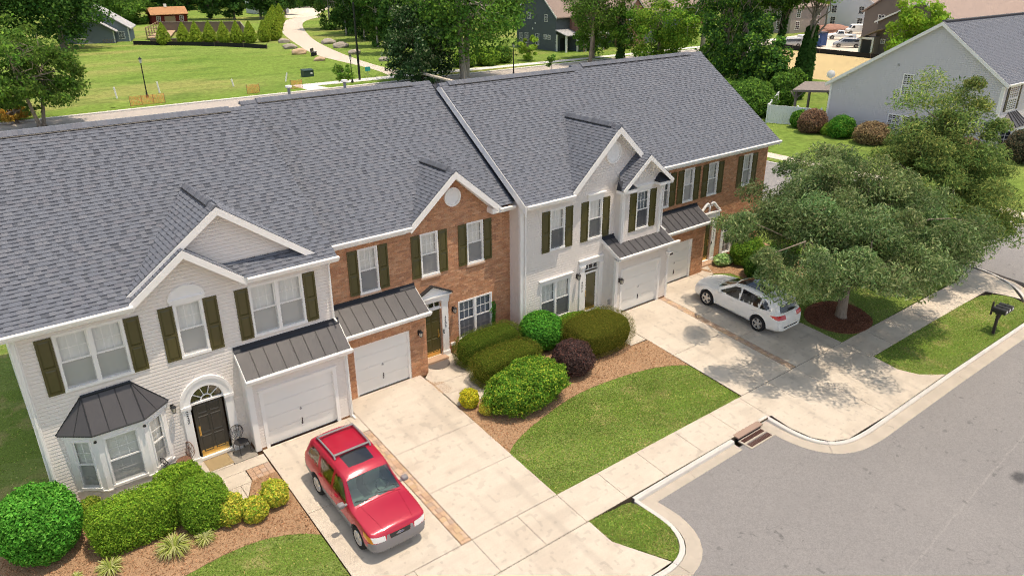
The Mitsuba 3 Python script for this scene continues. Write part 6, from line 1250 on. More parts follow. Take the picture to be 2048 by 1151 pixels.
# letter boxes on one post
t = thing('letterbox_stand', 'wooden post and crossbar that carries three black letterboxes on the verge', 'post'); px, py = 30.45, -11.0; g = float(G(py))
put(t + '__post', MB().box(px - .055, px + .055, py - .055, py + .055, g - .2, g + 1.08), 'm_postwood'); put(t + '__crossbar', MB().box(px - .12, px + .98, py - .10, py + .10, g + 1.02, g + 1.08), 'm_postwood'); put(t + '__brace', MB().add(*tube([(px + .05, py, g + .55), (px + .5, py, g + 1.02)], .035, 4)), 'm_postwood'); put(t + '__top_post', MB().box(px - .10, px - .03, py + .25, py + .32, g + .9, g + 1.55), 'm_postwood')
for i, l in enumerate(('black letterbox nearest the street tree on the shared stand', 'middle black letterbox of the three on the shared stand', 'black letterbox farthest right on the shared stand')):
    t = thing('letterbox', l, 'letterbox', 'black letterboxes on the verge'); x = px + .03 + i * .33; s = np.linspace(0, math.pi, 14); prof = Polygon([(-.13, 0), (.13, 0)] + [(.13 * math.cos(b), .13 + .115 * math.sin(b)) for b in s]); pl = Plane((x, py + .27, g + 1.08), (1, 0, 0), (0, 0, 1), (0, -1, 0))
    put(t + '__box', pl.prism(MB(), prof, .0, .56), 'm_letterbox', smooth=35); put(t + '__door', pl.prism(MB(), prof.buffer(.008), .56, .575), 'm_letterbox', smooth=35); put(t + '__flag', MB().box(x + .135, x + .145, py - .05, py + .0, g + 1.15, g + 1.34), 'm_black'); put(t + '__number_plate', MB().box(x - .05, x + .06, py - .318, py - .31, g + 1.15, g + 1.25), 'm_white')
# lamp posts beyond
for x, y, h, l in ((15.7, 79.8, 4.75, 'black street lamp on the grass field behind the first house roof'), (41.0, 74.9, 3.7, 'black street lamp beside the start of the greenway'), (62.3, 66.2, 4.6, 'black street lamp behind the third house ridge, before the blue grey townhouse')):
    t = thing('street_lamp', l, 'street lamp', 'black street lamps of the back street')
    put(t + '__post', MB().add(*place(lathe([(.19, 0), (.19, .12), (.13, .3), (.10, .55), (.075, .8), (.06, h - .75), (.09, h - .72), (.0, h - .7)], 10), (x, y, 0))), 'm_postblack', smooth=40); put(t + '__lantern', MB().add(*place(lathe([(.0, h - .7), (.11, h - .68), (.19, h - .25), (0, h - .25)], 8), (x, y, 0))), 'm_lampclear'); put(t + '__cap', MB().add(*place(lathe([(.0, h + .12), (.02, h + .1), (.03, h), (.13, h - .08), (.24, h - .24), (0, h - .26)], 8), (x, y, 0))), 'm_postblack')
t = thing('utility_pole', 'tall black utility pole behind the small street lamp', 'pole'); put(t, MB().add(*tube([(43.0, 76.6, 0), (42.95, 76.6, 10.2)], [.17, .12], 8)), 'm_postblack', raw=True)
for x, y, h, ti, l in ((12.6, 81.4, 1.35, .1, 'white marker stake left of the first street lamp'), (17.8, 82.3, 1.45, .12, 'white marker stake right of the first street lamp'), (27.1, 82, .95, .15, 'short white marker stake in the middle of the field edge'), (34.3, 81.8, 1.15, -.3, 'tilted white marker stake left of the green utility box'), (4.4, 79.5, 1.2, .1, 'white marker stake behind the left tree')):
    t = thing('marker_stake', l, 'stake', 'white marker stakes in the field'); put(t, MB().add(*tube([(x, y, 0), (x - ti, y, h)], .10, 6)), 'm_white', raw=True)
for x0, x1, y, l in ((12.6, 16.4, 74.5, 'orange mesh barrier around the first street lamp foot'), (26.3, 27.9, 74.6, 'orange mesh barrier in the middle of the back kerb'), (32.2, 33.7, 74.8, 'orange mesh barrier near the green utility box')):
    t = thing('mesh_barrier', l, 'barrier', 'orange mesh barriers along the back kerb')
    for q in np.linspace(x0, x1, max(2, int((x1 - x0) / 1.2) + 1)): put(t + '__post', MB().box(q - .03, q + .03, y - .03, y + .03, 0, 1.15), 'm_wood')
    m = MB()
    for z in np.arange(.05, 1.05, .14): m.box(x0, x1, y - .055, y - .035, z, z + .035)
    for q in np.arange(x0, x1, .16): m.box(q, q + .03, y - .053, y - .036, .06, 1.0)
    put(t + '__mesh', m, 'm_orange', kind='stuff')
t = thing('utility_box', 'dark green utility box on the field beside the back pavement', 'utility box'); put(t + '__case', MB().box(38.0, 39.5, 84.0, 85.1, 0, .85), 'm_boxgreen'); put(t + '__lid', MB().add([(37.95, 83.95, .85), (39.55, 83.95, .85), (39.55, 85.15, .98), (37.95, 85.15, .98), (37.95, 83.95, .92), (39.55, 83.95, .92), (39.55, 85.15, 1.05), (37.95, 85.15, 1.05)], [[0, 1, 5, 4], [1, 2, 6, 5], [2, 3, 7, 6], [3, 0, 4, 7], [4, 5, 6, 7]]), 'm_boxgreen'); put(t + '__label_plate', MB().box(39.0, 39.3, 83.985, 83.995, .4, .62), 'm_white')
def rock(l, x, y, s, b):
    ic = trimesh.creation.icosphere(3); v = np.array(ic.vertices); v = v * (.75 + .6 * meshkit.fbm(v * 1.3 + x, 3, 2))[:, None] * np.array([1.15, .8, .55]) * s; t = thing('boulder', l, 'boulder', 'boulders beside the greenway'); put(t, (v + [x, y, s * .25], np.array(ic.faces)), b, smooth=40, raw=True)
for x, y, s, b, l in ((55.9, 135, 1.0, 'm_rock', 'grey boulder left of the greenway, farthest back by the arborvitaes'), (52.2, 123, 1.15, 'm_rock', 'dark grey boulder left of the greenway, second from the arborvitaes'), (49.6, 112.8, 1.2, 'm_rocktan', 'tan boulder left of the greenway before the bench'), (48.3, 101.2, .8, 'm_rocktan', 'small pale tan boulder left of the greenway, nearest'), (62.0, 127, 1.2, 'm_rock', 'grey boulder right of the greenway, farthest back'), (60.6, 118.6, 1.3, 'm_rock', 'wide grey boulder right of the greenway under the trees'), (57.4, 106.5, 1.0, 'm_rock', 'grey boulder right of the greenway by the utility pole'), (56.6, 94, .8, 'm_rock', 'small grey boulder right of the greenway near the dark glossy tree')): rock(l, x, y, s, b)
t = thing('park_bench', 'dark park bench on the left edge of the greenway', 'bench')
c = np.array([50.6, 108.6]); 
for nm, bx_ in (('seat', (-.75, .75, -.22, .22, .42, .48)), ('back', (-.75, .75, .20, .26, .5, .95)), ('leg', (-.66, -.6, -.2, .22, 0, .42)), ('leg', (.6, .66, -.2, .22, 0, .42))):
    m = MB().box(*bx_); v, f, _ = m.get(); v, f = place((v * 1.35, f), (c[0], c[1], 0), .9); put(t + '__' + nm, MB().add(v, f), 'm_postblack')
t = thing('lawn_sign', 'small teal sign on a thin post beside the back pavement', 'sign'); put(t + '__board', MB().box(45.2, 46.0, 79.0, 79.05, .75, 1.35), 'm_teal'); put(t + '__post', MB().box(45.58, 45.63, 79.02, 79.06, 0, .8), 'm_steel')
t = thing('silt_fence', 'low black silt fence at the field edge before the arborvitaes', 'fence'); v = [(30.5, 150.5), (34.7, 146.3), (42.3, 136.9), (46, 131), (48.6, 125.5)]; m = MB()
for p, q in zip(v, v[1:]): m.add([(p[0], p[1], 0), (q[0], q[1], 0), (q[0], q[1], .75), (p[0], p[1], .75)], [[0, 1, 2, 3], [3, 2, 1, 0]])
put(t + '__cloth', m, 'm_silt')
for p in v: put(t + '__stake', MB().box(p[0] - .04, p[0] + .04, p[1] - .04, p[1] + .04, 0, 1.0), 'm_wood')
t = thing('silt_fence', 'low black silt fence behind the bare ground, before the parked vans', 'fence'); v = [(125, 66), (123.1, 60.3), (121.8, 54), (121.4, 44.4), (121, 38)]; m = MB()
for p, q in zip(v, v[1:]): m.add([(p[0], p[1], 0), (q[0], q[1], 0), (q[0], q[1], .8), (p[0], p[1], .8)], [[0, 1, 2, 3], [3, 2, 1, 0]])
put(t + '__cloth', m, 'm_silt')
for p in v: put(t + '__stake', MB().box(p[0] - .04, p[0] + .04, p[1] - .04, p[1] + .04, 0, 1.0), 'm_wood')
# white vinyl fence, pergola and dish by the pale house
t = thing('vinyl_fence', 'white vinyl privacy fence at the back of the pale grey house', 'fence')
def panel_run(p, q, n):
    p, q = np.array(p, float), np.array(q, float)
    for i in range(n):
        a, b = p + (q - p) * i / n, p + (q - p) * (i + 1) / n; L = np.linalg.norm(b - a); U = np.r_[(b - a) / L, 0]; pl = Plane((a[0], a[1], 0), U, (0, 0, 1), (U[1], -U[0], 0)); k = max(4, int(L / .3))
        for j in range(k): m = MB(); pl.box(m, .06 + (L - .12) * j / k + .006, .06 + (L - .12) * (j + 1) / k - .006, .12, 1.74, -.02, .02); put(t + '__board', m, 'm_vinyl')
        m = MB(); pl.box(m, .05, L - .05, .06, .18, -.035, .035); pl.box(m, .05, L - .05, 1.72, 1.84, -.035, .035); put(t + '__rail', m, 'm_vinyl')
        for c_ in ((a, b) if i == n - 1 else (a,)): put(t + '__post', MB().box(c_[0] - .065, c_[0] + .065, c_[1] - .065, c_[1] + .065, 0, 1.92).add(*place(lathe([(0, 2.02), (.1, 1.93), (.1, 1.9), (0, 1.9)], 4), (c_[0], c_[1], 0), .785)), 'm_vinyl')
panel_run((60.8, 22.6), (61.9, 20.0), 1); panel_run((61.9, 20.0), (62.5, 17.8), 1); panel_run((60.8, 22.6), (74, 29.5), 6)
t = thing('pergola', 'weathered timber pergola behind the white vinyl fence', 'pergola')
for x, y in ((64.4, 21.9), (66.8, 19.3), (69.5, 23.5), (71.6, 21.0)):
    put(t + '__post', MB().box(x - .1, x + .1, y - .1, y + .1, 0, 2.9), 'm_pergola')
    for sx, sy in ((1, .0), (0, 1), (-1, 0), (0, -1)): put(t + '__brace', MB().add(*tube([(x, y, 2.1), (x + sx * .7, y + sy * .7, 2.85)], .06, 4)), 'm_pergola')
q = [(63.6, 21.9), (66.7, 18.6), (72.5, 21.2), (69.8, 24.4)]; m = MB(); v2, ff = tri2(Polygon(q)); m.add(np.c_[v2, v2[:, 0] * 0 + 3.12], ff).add(np.c_[v2, v2[:, 0] * 0 + 2.9], ff[:, ::-1])
for p, r in zip(q, q[1:] + q[:1]): m.add([(p[0], p[1], 2.9), (r[0], r[1], 2.9), (r[0], r[1], 3.12), (p[0], p[1], 3.12)], [[0, 1, 2, 3]])
put(t + '__roof', m, 'm_pergola')
t = thing('satellite_dish', 'white satellite dish at the rear eave of the pale grey house', 'dish'); v, f = lathe([(0, .12), (.2, .09), (.38, 0), (.36, -.03), (0, .08)], 20); c, s = math.cos(1.1), math.sin(1.1)
put(t + '__dish', (np.c_[v[:, 0] * 1.0 - 0, -v[:, 2], v[:, 1]] @ np.array([[c, -s, 0], [s, c, 0], [0, 0, 1]]) + [62.5, 17.4, 5.2], f), 'm_white', smooth=40); put(t + '__arm', MB().add(*tube([(62.6, 17.3, 4.4), (62.55, 17.4, 5.2)], .03, 6)), 'm_steel')
# ------------------------------------------------------------------ houses far behind
P('m_bluegrey', (.115, .135, .145), .7, .2); P('m_brownside', (.175, .145, .125), .7, .2); P('m_brownroof', (.30, .235, .205), .95, .1); P('m_taupe', (.30, .27, .24), .8, .2); P('m_palewall', (.56, .545, .565), .6, .3); P('m_greyroof', (.33, .33, .335), .95, .1); P('m_shedred', (.14, .025, .022), .8, .1); P('m_shedroof', (.46, .25, .13), .9, .1); P('m_navy', (.025, .03, .04), .4, .4); P('m_whitewall', (.62, .64, .68), .6, .2); P('m_brickfar', (.30, .17, .13), .9, .1); P('m_glassdark', (.03, .035, .045), .1, .7); P('m_roofblue', (.235, .24, .265), .95, .1)
def fwin(t, pl, u, v, w, h, grid=2, sh=None):
    """A far window: frame, panes behind, glazing bars; optional shutters."""
    k = num(t + '__window'); m = MB(); c = .09
    for a in ((u - c, u, v - c, v + h + c), (u + w, u + w + c, v - c, v + h + c), (u, u + w, v - c, v), (u, u + w, v + h, v + h + c), (u, u + w, v + h / 2 - .03, v + h / 2 + .03)): pl.box(m, *a, .0, .06)
    for i in range(1, grid): pl.box(m, u + w * i / grid - .02, u + w * i / grid + .02, v, v + h / 2 - .03, .012, .04); pl.box(m, u + w * i / grid - .02, u + w * i / grid + .02, v + h / 2 + .03, v + h, .012, .04)
    for q in (.25, .75): pl.box(m, u, u + w, v + h * q - .015, v + h * q + .015, .012, .035)
    put(k, m, 'm_white', raw=True)
    for a, b in ((v, v + h / 2), (v + h / 2, v + h)): g = MB(); pl.box(g, u, u + w, a, b, -.02, .012); put(k + '__pane', g, 'm_glassdark')
    if sh:
        for a in (u - c - .48, u + w + c): m = MB(); pl.box(m, a, a + .46, v - .05, v + h + .05, .0, .05); put(t + '__shutter', m, sh)
def lap(t, key, pl, poly, bsdf, holes=()): siding(t + '__' + key, pl, poly, holes, e=.17, bsdf=bsdf, d1=.02, pieces=False)
def rakes(t, pl, pts, w=.28, d=.3, bsdf='m_white'):
    for p, q in zip(pts, pts[1:]):
        p, q = np.array(p, float), np.array(q, float); put(t + '__rake_board', pl.prism(MB(), Polygon([p, q, q - [0, w], p - [0, w]]), .0, d), bsdf)
def roof_sheet(t, A, B_, C, D, bsdf, th=.18):
    m = MB(); v = np.array([A, B_, C, D], float); m.add(np.vstack([v, v - [0, 0, th]]), [[0, 1, 2, 3], [7, 6, 5, 4], [0, 4, 5, 1], [1, 5, 6, 2], [2, 6, 7, 3], [3, 7, 4, 0]]); return put(t + '__roof', m, bsdf)
# the pale grey house over the side street
t = thing('house', 'pale grey sided house end with a small upper window, across the side street', 'house')
X0 = 62.6; lp = lplane(X0); yf, yr_, yb = 2.4, 8.1, 17.3
lap(t, 'end_wall', lp, Polygon([(-yb, -.1), (-yf, -.1), (-yf, 5.75), (-yr_, 10.2), (-yb, 4.5)]), 'm_palewall')
lap(t, 'front_wall', fplane(yf), sbox(X0, -.1, 92, 5.8), 'm_palewall'); put(t + '__rear_wall', MB().box(X0, 92, yb - .1, yb, -.1, 4.4), 'm_palewall')
put(t + '__corner_board', MB().box(X0 - .04, X0 + .16, yf - .05, yf + .2, -.1, 5.7), 'm_white'); put(t + '__corner_board', MB().box(X0 - .05, X0 + .1, yb - .16, yb + .02, -.1, 4.4), 'm_white')
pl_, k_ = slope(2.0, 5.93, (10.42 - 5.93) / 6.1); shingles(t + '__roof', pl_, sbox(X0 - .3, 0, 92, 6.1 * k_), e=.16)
m = MB(); s_ = (10.42 - 4.40) / 9.58; roof_sheet(t, (X0 - .3, 8.1, 10.42), (92, 8.1, 10.42), (92, 17.68, 4.4), (X0 - .3, 17.68, 4.4), 'm_roofblue', .06)
rakes(t, Plane((X0 - .3, 0, 0), (0, -1, 0), (0, 0, 1), (-1, 0, 0)), [(-17.7, 4.42), (-8.1, 10.40), (-2.0, 5.93)], .3, .03)
rakes(t, Plane((X0 - .3, 0, 0), (0, -1, 0), (0, 0, 1), (1, 0, 0)), [(-17.6, 4.2), (-8.1, 10.2), (-2.1, 5.73)], .06, .3)
m = MB().box(X0, 92, 7.9, 8.3, 10.40, 10.5); put(t + '__ridge_vent', m, 'm_shingledark'); gutter(t, X0 - .3, 92, 2.02, 5.95)
fwin(t, lp, -10.52, 4.08, .80, 1.80, 3); fwin(t, lp, -11.2, .75, 1.0, 1.55, 3); fwin(t, lp, -9.95, .75, 1.0, 1.55, 3)
put(t + '__wall_vent', MB().box(X0 - .06, X0, 11.1, 11.3, 6.55, 6.75), 'm_grey')
fp = fplane(yf); fwin(t, fp, 63.9, 3.7, 1.7, 1.85, 4, sh='m_navy')
for a, b in ((74, 2.2), (80, 2.2)): fwin(t, fp, a, 3.7, 1.0, 1.8, 3, sh='m_navy')
# its bay and its cross gable
bb = [(63.4, yf), (64.2, 1.5), (66.6, 1.5), (67.4, yf)]; m = MB(); v2, ff = tri2(Polygon(bb)); m.add(np.c_[v2, v2[:, 0] * 0 + 2.4], ff); put(t + '__bay_window', m, 'm_white')
for (x0, y0), (x1, y1) in zip(bb, bb[1:]):
    L = math.hypot(x1 - x0, y1 - y0); U = np.array([(x1 - x0) / L, (y1 - y0) / L, 0]); bp_ = Plane((x0, y0, 0), U, (0, 0, 1), (U[1], -U[0], 0)); m = MB(); bp_.box(m, 0, L, -.1, 2.4, -.08, 0); put(t + '__bay_window__face', m, 'm_white'); fwin(t, bp_, .22, .75, L - .44, 1.35, 2)
m = MB(); b3 = np.array([(63.2, yf, 2.42), (64.1, 1.35, 2.42), (66.7, 1.35, 2.42), (67.6, yf, 2.42), (64.6, yf, 3.45), (66.2, yf, 3.45)]); m.add(b3, [[0, 1, 4], [2, 3, 5], [1, 2, 5], [1, 5, 4]]); put(t + '__bay_roof', m, 'm_metalroof')
for p, q in ((0, 4), (1, 4), (2, 5), (3, 5)): put(t + '__bay_roof__seam', MB().add(*tube([b3[p] + [0, 0, .02], b3[q] + [0, -.02, .02]], .04, 5)), 'm_seam')
for x in (64.9, 65.5, 66.0): put(t + '__bay_roof__seam', MB().add(*tube([(x, 1.35, 2.45), (64.6 + (x - 64.1) / 2.6 * 1.6, yf - .02, 3.46)], .035, 5)), 'm_seam')
gable_roof(t, (70.5, 74.2, 77.9), (5.95, 9.1, 5.95), 1.7, yf, (2.0, 5.93, .736), vent=False)
lap(t, 'gable_wall', fplane(yf - .05), Polygon([(70.8, 5.7), (77.6, 5.7), (74.2, 8.7)]), 'm_palewall')
# the blue grey townhouse behind the back street
t = thing('townhouse', 'blue grey end townhouse with white porch posts, beyond the back street', 'townhouse')
lp = lplane(88.0); lap(t, 'end_wall', lp, Polygon([(-98, -.1), (-86.5, -.1), (-86.5, 5.9), (-92.25, 11.2), (-98, 5.9)]), 'm_bluegrey')
roof_sheet(t, (87.6, 85.9, 5.9), (103, 85.9, 5.9), (103, 92.25, 11.4), (87.6, 92.25, 11.4), 'm_brownroof'); roof_sheet(t, (87.6, 92.25, 11.4), (103, 92.25, 11.4), (103, 98.6, 5.9), (87.6, 98.6, 5.9), 'm_brownroof'); rakes(t, Plane((87.6, 0, 0), (0, -1, 0), (0, 0, 1), (-1, 0, 0)), [(-98.6, 5.9), (-92.25, 11.4), (-85.9, 5.9)], .3, .04)
for u, v, w, h in ((-92.2, .8, .85, 1.9), (-89.8, 2.0, .6, .65), (-88.7, 2.0, .6, .65), (-95.4, 1.0, .8, 1.7), (-97.0, .8, .6, 1.8), (-89.7, 5.1, .75, 1.1), (-94.6, 5.3, .7, 1.0)): fwin(t, lp, u, v, w, h, 2)
for y, z in ((92.4, 4.6), (93.2, 3.6)): put(t + '__wall_vent', MB().box(87.93, 88, y - .15, y + .15, z - .15, z + .15), 'm_white')
fp = fplane(86.5); lap(t, 'front_wall', fp, sbox(88, -.1, 103, 5.9), 'm_bluegrey'); m = MB(); fp.box(m, 89.0, 90.0, 0, 2.2, 0, .03); put(t + '__front_door', m, 'm_navy')
for x in (88.1, 90.8): put(t + '__porch_post', MB().box(x - .14, x + .14, 83.6, 83.9, 0, 2.9), 'm_white')
put(t + '__porch_post', MB().box(88.0, 88.25, 86.2, 86.5, 0, 2.9), 'm_white'); roof_sheet(t, (87.7, 83.3, 2.95), (91.2, 83.3, 2.95), (91.2, 86.5, 3.8), (87.7, 86.5, 3.8), 'm_greyroof', .14)
lap(t, 'garage_side', lplane(91.3), sbox(-86.5, -.1, -82.6, 3.0), 'm_bluegrey'); lap(t, 'upper_side', lplane(91.3), sbox(-86.5, 3, -83.6, 6.2), 'm_brickfar')
gp = fplane(82.6); put(t + '__garage_wall', gp.prism(MB(), sbox(91.3, -.1, 97, 3.0).difference(sbox(91.9, -.2, 96.3, 2.4)), -.2, 0), 'm_brickfar'); m = MB(); gp.box(m, 91.5, 96.7, -.1, 2.6, -2.0, -1.9); put(t + '__garage_inside', m, 'm_cabin')
for a in ((91.75, 91.95, 0, 2.5), (96.25, 96.45, 0, 2.5), (91.95, 96.25, 2.35, 2.5)): m = MB(); gp.box(m, *a, 0, .06); put(t + '__garage_trim', m, 'm_white')
roof_sheet(t, (91, 82.2, 3.0), (97.3, 82.2, 3.0), (97.3, 83.7, 3.5), (91, 83.7, 3.5), 'm_greyroof', .12); up = fplane(83.6); put(t + '__upper_wall', up.prism(MB(), Polygon([(91.3, 3), (97, 3), (97, 6.3), (94.15, 9.0), (91.3, 6.3)]), -.2, 0), 'm_brickfar')
for u in (92.4, 94.1): fwin(t, up, u, 3.9, 1.3, 1.7, 2)
m = MB(); up.box(m, 92.1, 95.8, 5.75, 5.95, 0, .5); put(t + '__bay_roof', m, 'm_navy'); rakes(t, fplane(83.3), [(91.0, 6.1), (94.15, 9.2), (97.3, 6.1)], .28, .04)
roof_sheet(t, (91.0, 83.2, 6.1), (94.15, 83.2, 9.2), (94.15, 91, 9.2), (91.0, 87.3, 6.1), 'm_brownroof', .1); roof_sheet(t, (94.15, 83.2, 9.2), (97.3, 83.2, 6.1), (97.3, 87.3, 6.1), (94.15, 91, 9.2), 'm_brownroof', .1)
t = thing('townhouse', 'brick fronted townhouse with purple shutters, right of the blue grey one', 'townhouse')
lap(t, 'front_wall', fplane(86.0), sbox(103, -.1, 124, 5.9), 'm_bluegrey'); roof_sheet(t, (102.8, 85.4, 5.9), (124, 85.4, 5.9), (124, 92.25, 11.0), (102.8, 92.25, 11.0), 'm_brownroof'); roof_sheet(t, (102.8, 92.25, 11), (124, 92.25, 11), (124, 98.6, 5.9), (102.8, 98.6, 5.9), 'm_brownroof')
up = fplane(83.2); put(t + '__gable_wall', up.prism(MB(), Polygon([(102.4, -.1), (108, -.1), (108, 6.1), (105.2, 8.7), (102.4, 6.1)]), -2.5, 0), 'm_brickfar'); P('m_purple', (.06, .03, .075), .6, .3); fwin(t, up, 103.6, 4.2, 1.6, 1.5, 2, sh='m_purple'); fwin(t, up, 103.2, .8, 1.4, 1.6, 2); fwin(t, fplane(86.0), 110.5, 3.8, 1.3, 1.6, 2); fwin(t, fplane(86.0), 115, 3.8, 1.3, 1.6, 2)
rakes(t, fplane(82.9), [(102.0, 5.9), (105.2, 8.95), (108.4, 5.9)], .28, .04); roof_sheet(t, (102, 82.8, 5.95), (105.2, 82.8, 9.0), (105.2, 90, 9.0), (102, 86, 5.95), 'm_brownroof', .1); roof_sheet(t, (105.2, 82.8, 9.0), (108.4, 82.8, 5.95), (108.4, 86, 5.95), (105.2, 90, 9.0), 'm_brownroof', .1)
# brown house behind the pale one
t = thing('house', 'dark brown sided house end with a small white porch, behind the pale grey house', 'house')
lp = lplane(127.0); lap(t, 'end_wall', lp, Polygon([(-47, -.1), (-33.5, -.1), (-33.5, 5.5), (-40.1, 8.9), (-47, 5.4)]), 'm_brownside'); fwin(t, lp, -45.9, 2.0, .6, .6, 2)
roof_sheet(t, (126.6, 33.0, 5.45), (165, 33.0, 5.45), (165, 40.1, 9.1), (126.6, 40.1, 9.1), 'm_brownroof', .1); roof_sheet(t, (126.6, 40.1, 9.1), (165, 40.1, 9.1), (165, 47.5, 5.5), (126.6, 47.5, 5.5), 'm_brownroof', .1)
rakes(t, Plane((126.6, 0, 0), (0, -1, 0), (0, 0, 1), (-1, 0, 0)), [(-47.5, 5.5), (-40.1, 9.1), (-33.0, 5.45)], .3, .04)
lap(t, 'side_wall', Plane((0, 47, 0), (-1, 0, 0), (0, 0, 1), (0, 1, 0)), sbox(-165, -.1, -127, 5.4), 'm_brownside'); put(t + '__front_wall', MB().box(127, 165, 33.5, 33.7, -.1, 5.4), 'm_brownside')
m = MB(); lp.box(m, -48.9, -46.2, -.1, 3.0, .0, 1.6); put(t + '__porch', m, 'm_brownside'); m = MB(); lp.box(m, -48.4, -46.8, .0, 2.5, 1.6, 1.61); put(t + '__porch_opening', m, 'm_cabin')
for y in (46.5, 48.7): put(t + '__porch_post', MB().box(125.2, 125.45, y - .12, y + .12, 0, 2.9), 'm_white')
put(t + '__porch_beam', MB().box(125.2, 125.45, 46.4, 48.8, 2.6, 2.95), 'm_white'); roof_sheet(t, (125, 49.2, 2.7), (127, 49.2, 2.7), (127, 45.6, 4.4), (125, 45.6, 4.4), 'm_brownroof', .1)
t = thing('house', 'long brown roofed house behind the dark brown one, with vent pipes', 'house'); put(t + '__wall', MB().box(150, 200, 18, 34, -.1, 5.6), 'm_taupe'); roof_sheet(t, (149.5, 17.5, 5.6), (201, 17.5, 5.6), (201, 26, 10.8), (149.5, 26, 10.8), 'm_brownroof'); roof_sheet(t, (149.5, 26, 10.8), (201, 26, 10.8), (201, 34.5, 5.6), (149.5, 34.5, 5.6), 'm_brownroof')
for x, y in ((160, 31), (163, 29.6), (166, 28.8)): put(t + '__vent_pipe', MB().add(*tube([(x, y, 7.5), (x, y, 10.3)], .12, 6)), 'm_steel')
t = thing('house', 'brown roofed house left of the dark brown house end, above the parked vans', 'house'); put(t + '__wall', MB().box(150, 178, 52, 62, -.1, 5.6), 'm_brownside'); roof_sheet(t, (149.5, 51.4, 5.6), (178.5, 51.4, 5.6), (178.5, 57, 9.4), (149.5, 57, 9.4), 'm_brownroof'); roof_sheet(t, (149.5, 57, 9.4), (178.5, 57, 9.4), (178.5, 62.6, 5.6), (149.5, 62.6, 5.6), 'm_brownroof'); lp = lplane(150); put(t + '__gable', lp.prism(MB(), Polygon([(-62, 5.5), (-52, 5.5), (-57, 9.2)]), -.1, 0), 'm_brownside')
for u in (-59, -55.5): fwin(t, lp, u, 3.5, 1.2, 1.5, 2)
for x, y, w, d, h, b, l in ((152, 80, 14, 12, 5.6, 'm_taupe', 'beige house with a brown roof between the ivy trunks'), (176, 74, 15, 12, 5.8, 'm_whitewall', 'white walled house under construction above the parked vans'), (130, 100, 14, 12, 5.6, 'm_taupe', 'beige house behind the bright bushy tree'), (152, 112, 14, 12, 5.6, 'm_brickfar', 'brick house in the far row behind the wood'), (174, 104, 14, 12, 5.6, 'm_taupe', 'far beige house at the end of the row behind the wood')):
    t = thing('house', l, 'house'); put(t + '__wall', MB().box(x, x + w, y, y + d, -.1, h), b); c = y + d / 2
    roof_sheet(t, (x - .5, y - .5, h), (x + w + .5, y - .5, h), (x + w + .5, c, h + 4.2), (x - .5, c, h + 4.2), 'm_brownroof'); roof_sheet(t, (x - .5, c, h + 4.2), (x + w + .5, c, h + 4.2), (x + w + .5, y + d + .5, h), (x - .5, y + d + .5, h), 'm_brownroof'); lp = lplane(x); put(t + '__gable', lp.prism(MB(), Polygon([(-y - d, h), (-y, h), (-c, h + 4.0)]), -.1, 0), b); rakes(t, lplane(x - .5), [(-y - d - .5, h), (-c, h + 4.2), (-y + .5, h)], .3, .04)
    for u in (-y - d + 1.5, -y - 3.5): fwin(t, lp, u, 3.4, 1.2, 1.6, 2); fwin(t, lp, u, .8, 1.2, 1.6, 2)
    for u in (x + 2, x + w - 4): fwin(t, fplane(y), u, 3.4, 1.5, 1.6, 2); fwin(t, fplane(y), u, .8, 1.5, 1.6, 2)
# the grey house, shed and yard at the upper left
t = thing('house', 'blue grey house with a light grey roof behind the big dark tree', 'house'); o = np.array([31.9, 159.0]); w_, d_ = np.array([-.953, .303]), np.array([.303, .953])
def LP(u, d, z): q = o + w_ * u + d_ * d; return (q[0], q[1], z)
gpl = Plane((o[0], o[1], 0), (w_[0], w_[1], 0), (0, 0, 1), (-d_[0], -d_[1], 0)); P('m_slate', (.20, .24, .28), .7, .2)
lap(t, 'gable_wall', gpl, Polygon([(0, -.1), (13, -.1), (13, 2.9), (6.5, 7.2), (0, 2.9)]), 'm_slate'); lap(t, 'side_wall', Plane((o[0], o[1], 0), (d_[0], d_[1], 0), (0, 0, 1), (-w_[0], -w_[1], 0)), sbox(0, -.1, 10, 2.9), 'm_slate')
roof_sheet(t, LP(-.6, -.5, 2.6), LP(-.6, 10.5, 2.6), LP(6.5, 10.5, 7.4), LP(6.5, -.5, 7.4), 'm_greyroof', .2); roof_sheet(t, LP(13.6, 10.5, 2.6), LP(13.6, -.5, 2.6), LP(6.5, -.5, 7.4), LP(6.5, 10.5, 7.4), 'm_greyroof', .2)
g2 = gpl.at(0, 0, 2.6); lap(t, 'front_gable_wall', g2, Polygon([(2.6, -.1), (12, -.1), (12, 2.5), (7.3, 5.4), (2.6, 2.5)]), 'm_slate'); roof_sheet(t, LP(2.0, -3.2, 2.3), LP(2.0, .2, 2.3), LP(7.3, .2, 5.7), LP(7.3, -3.2, 5.7), 'm_greyroof', .2); roof_sheet(t, LP(12.6, .2, 2.3), LP(12.6, -3.2, 2.3), LP(7.3, -3.2, 5.7), LP(7.3, .2, 5.7), 'm_greyroof', .2)
m = MB(); gpl.box(m, -.02, .2, -.1, 2.8, .0, .05); g2.box(m, 2.58, 2.8, -.1, 2.4, 0, .05); put(t + '__corner_board', m, 'm_white'); m = MB(); g2.box(m, 8, 10.5, .9, 1.2, 0, .05); put(t + '__vent', m, 'm_white'); fwin(t, gpl, 1.0, .6, 1.0, 1.4, 2)
m = MB()
for i in range(9): q = LP(2.4 + i * .3, -4.2 + i * .12, 0); m.box(q[0] - .03, q[0] + .03, q[1] - .03, q[1] + .03, 0, .9)
put(t + '__stair_rail', m, 'm_wood', kind='stuff')
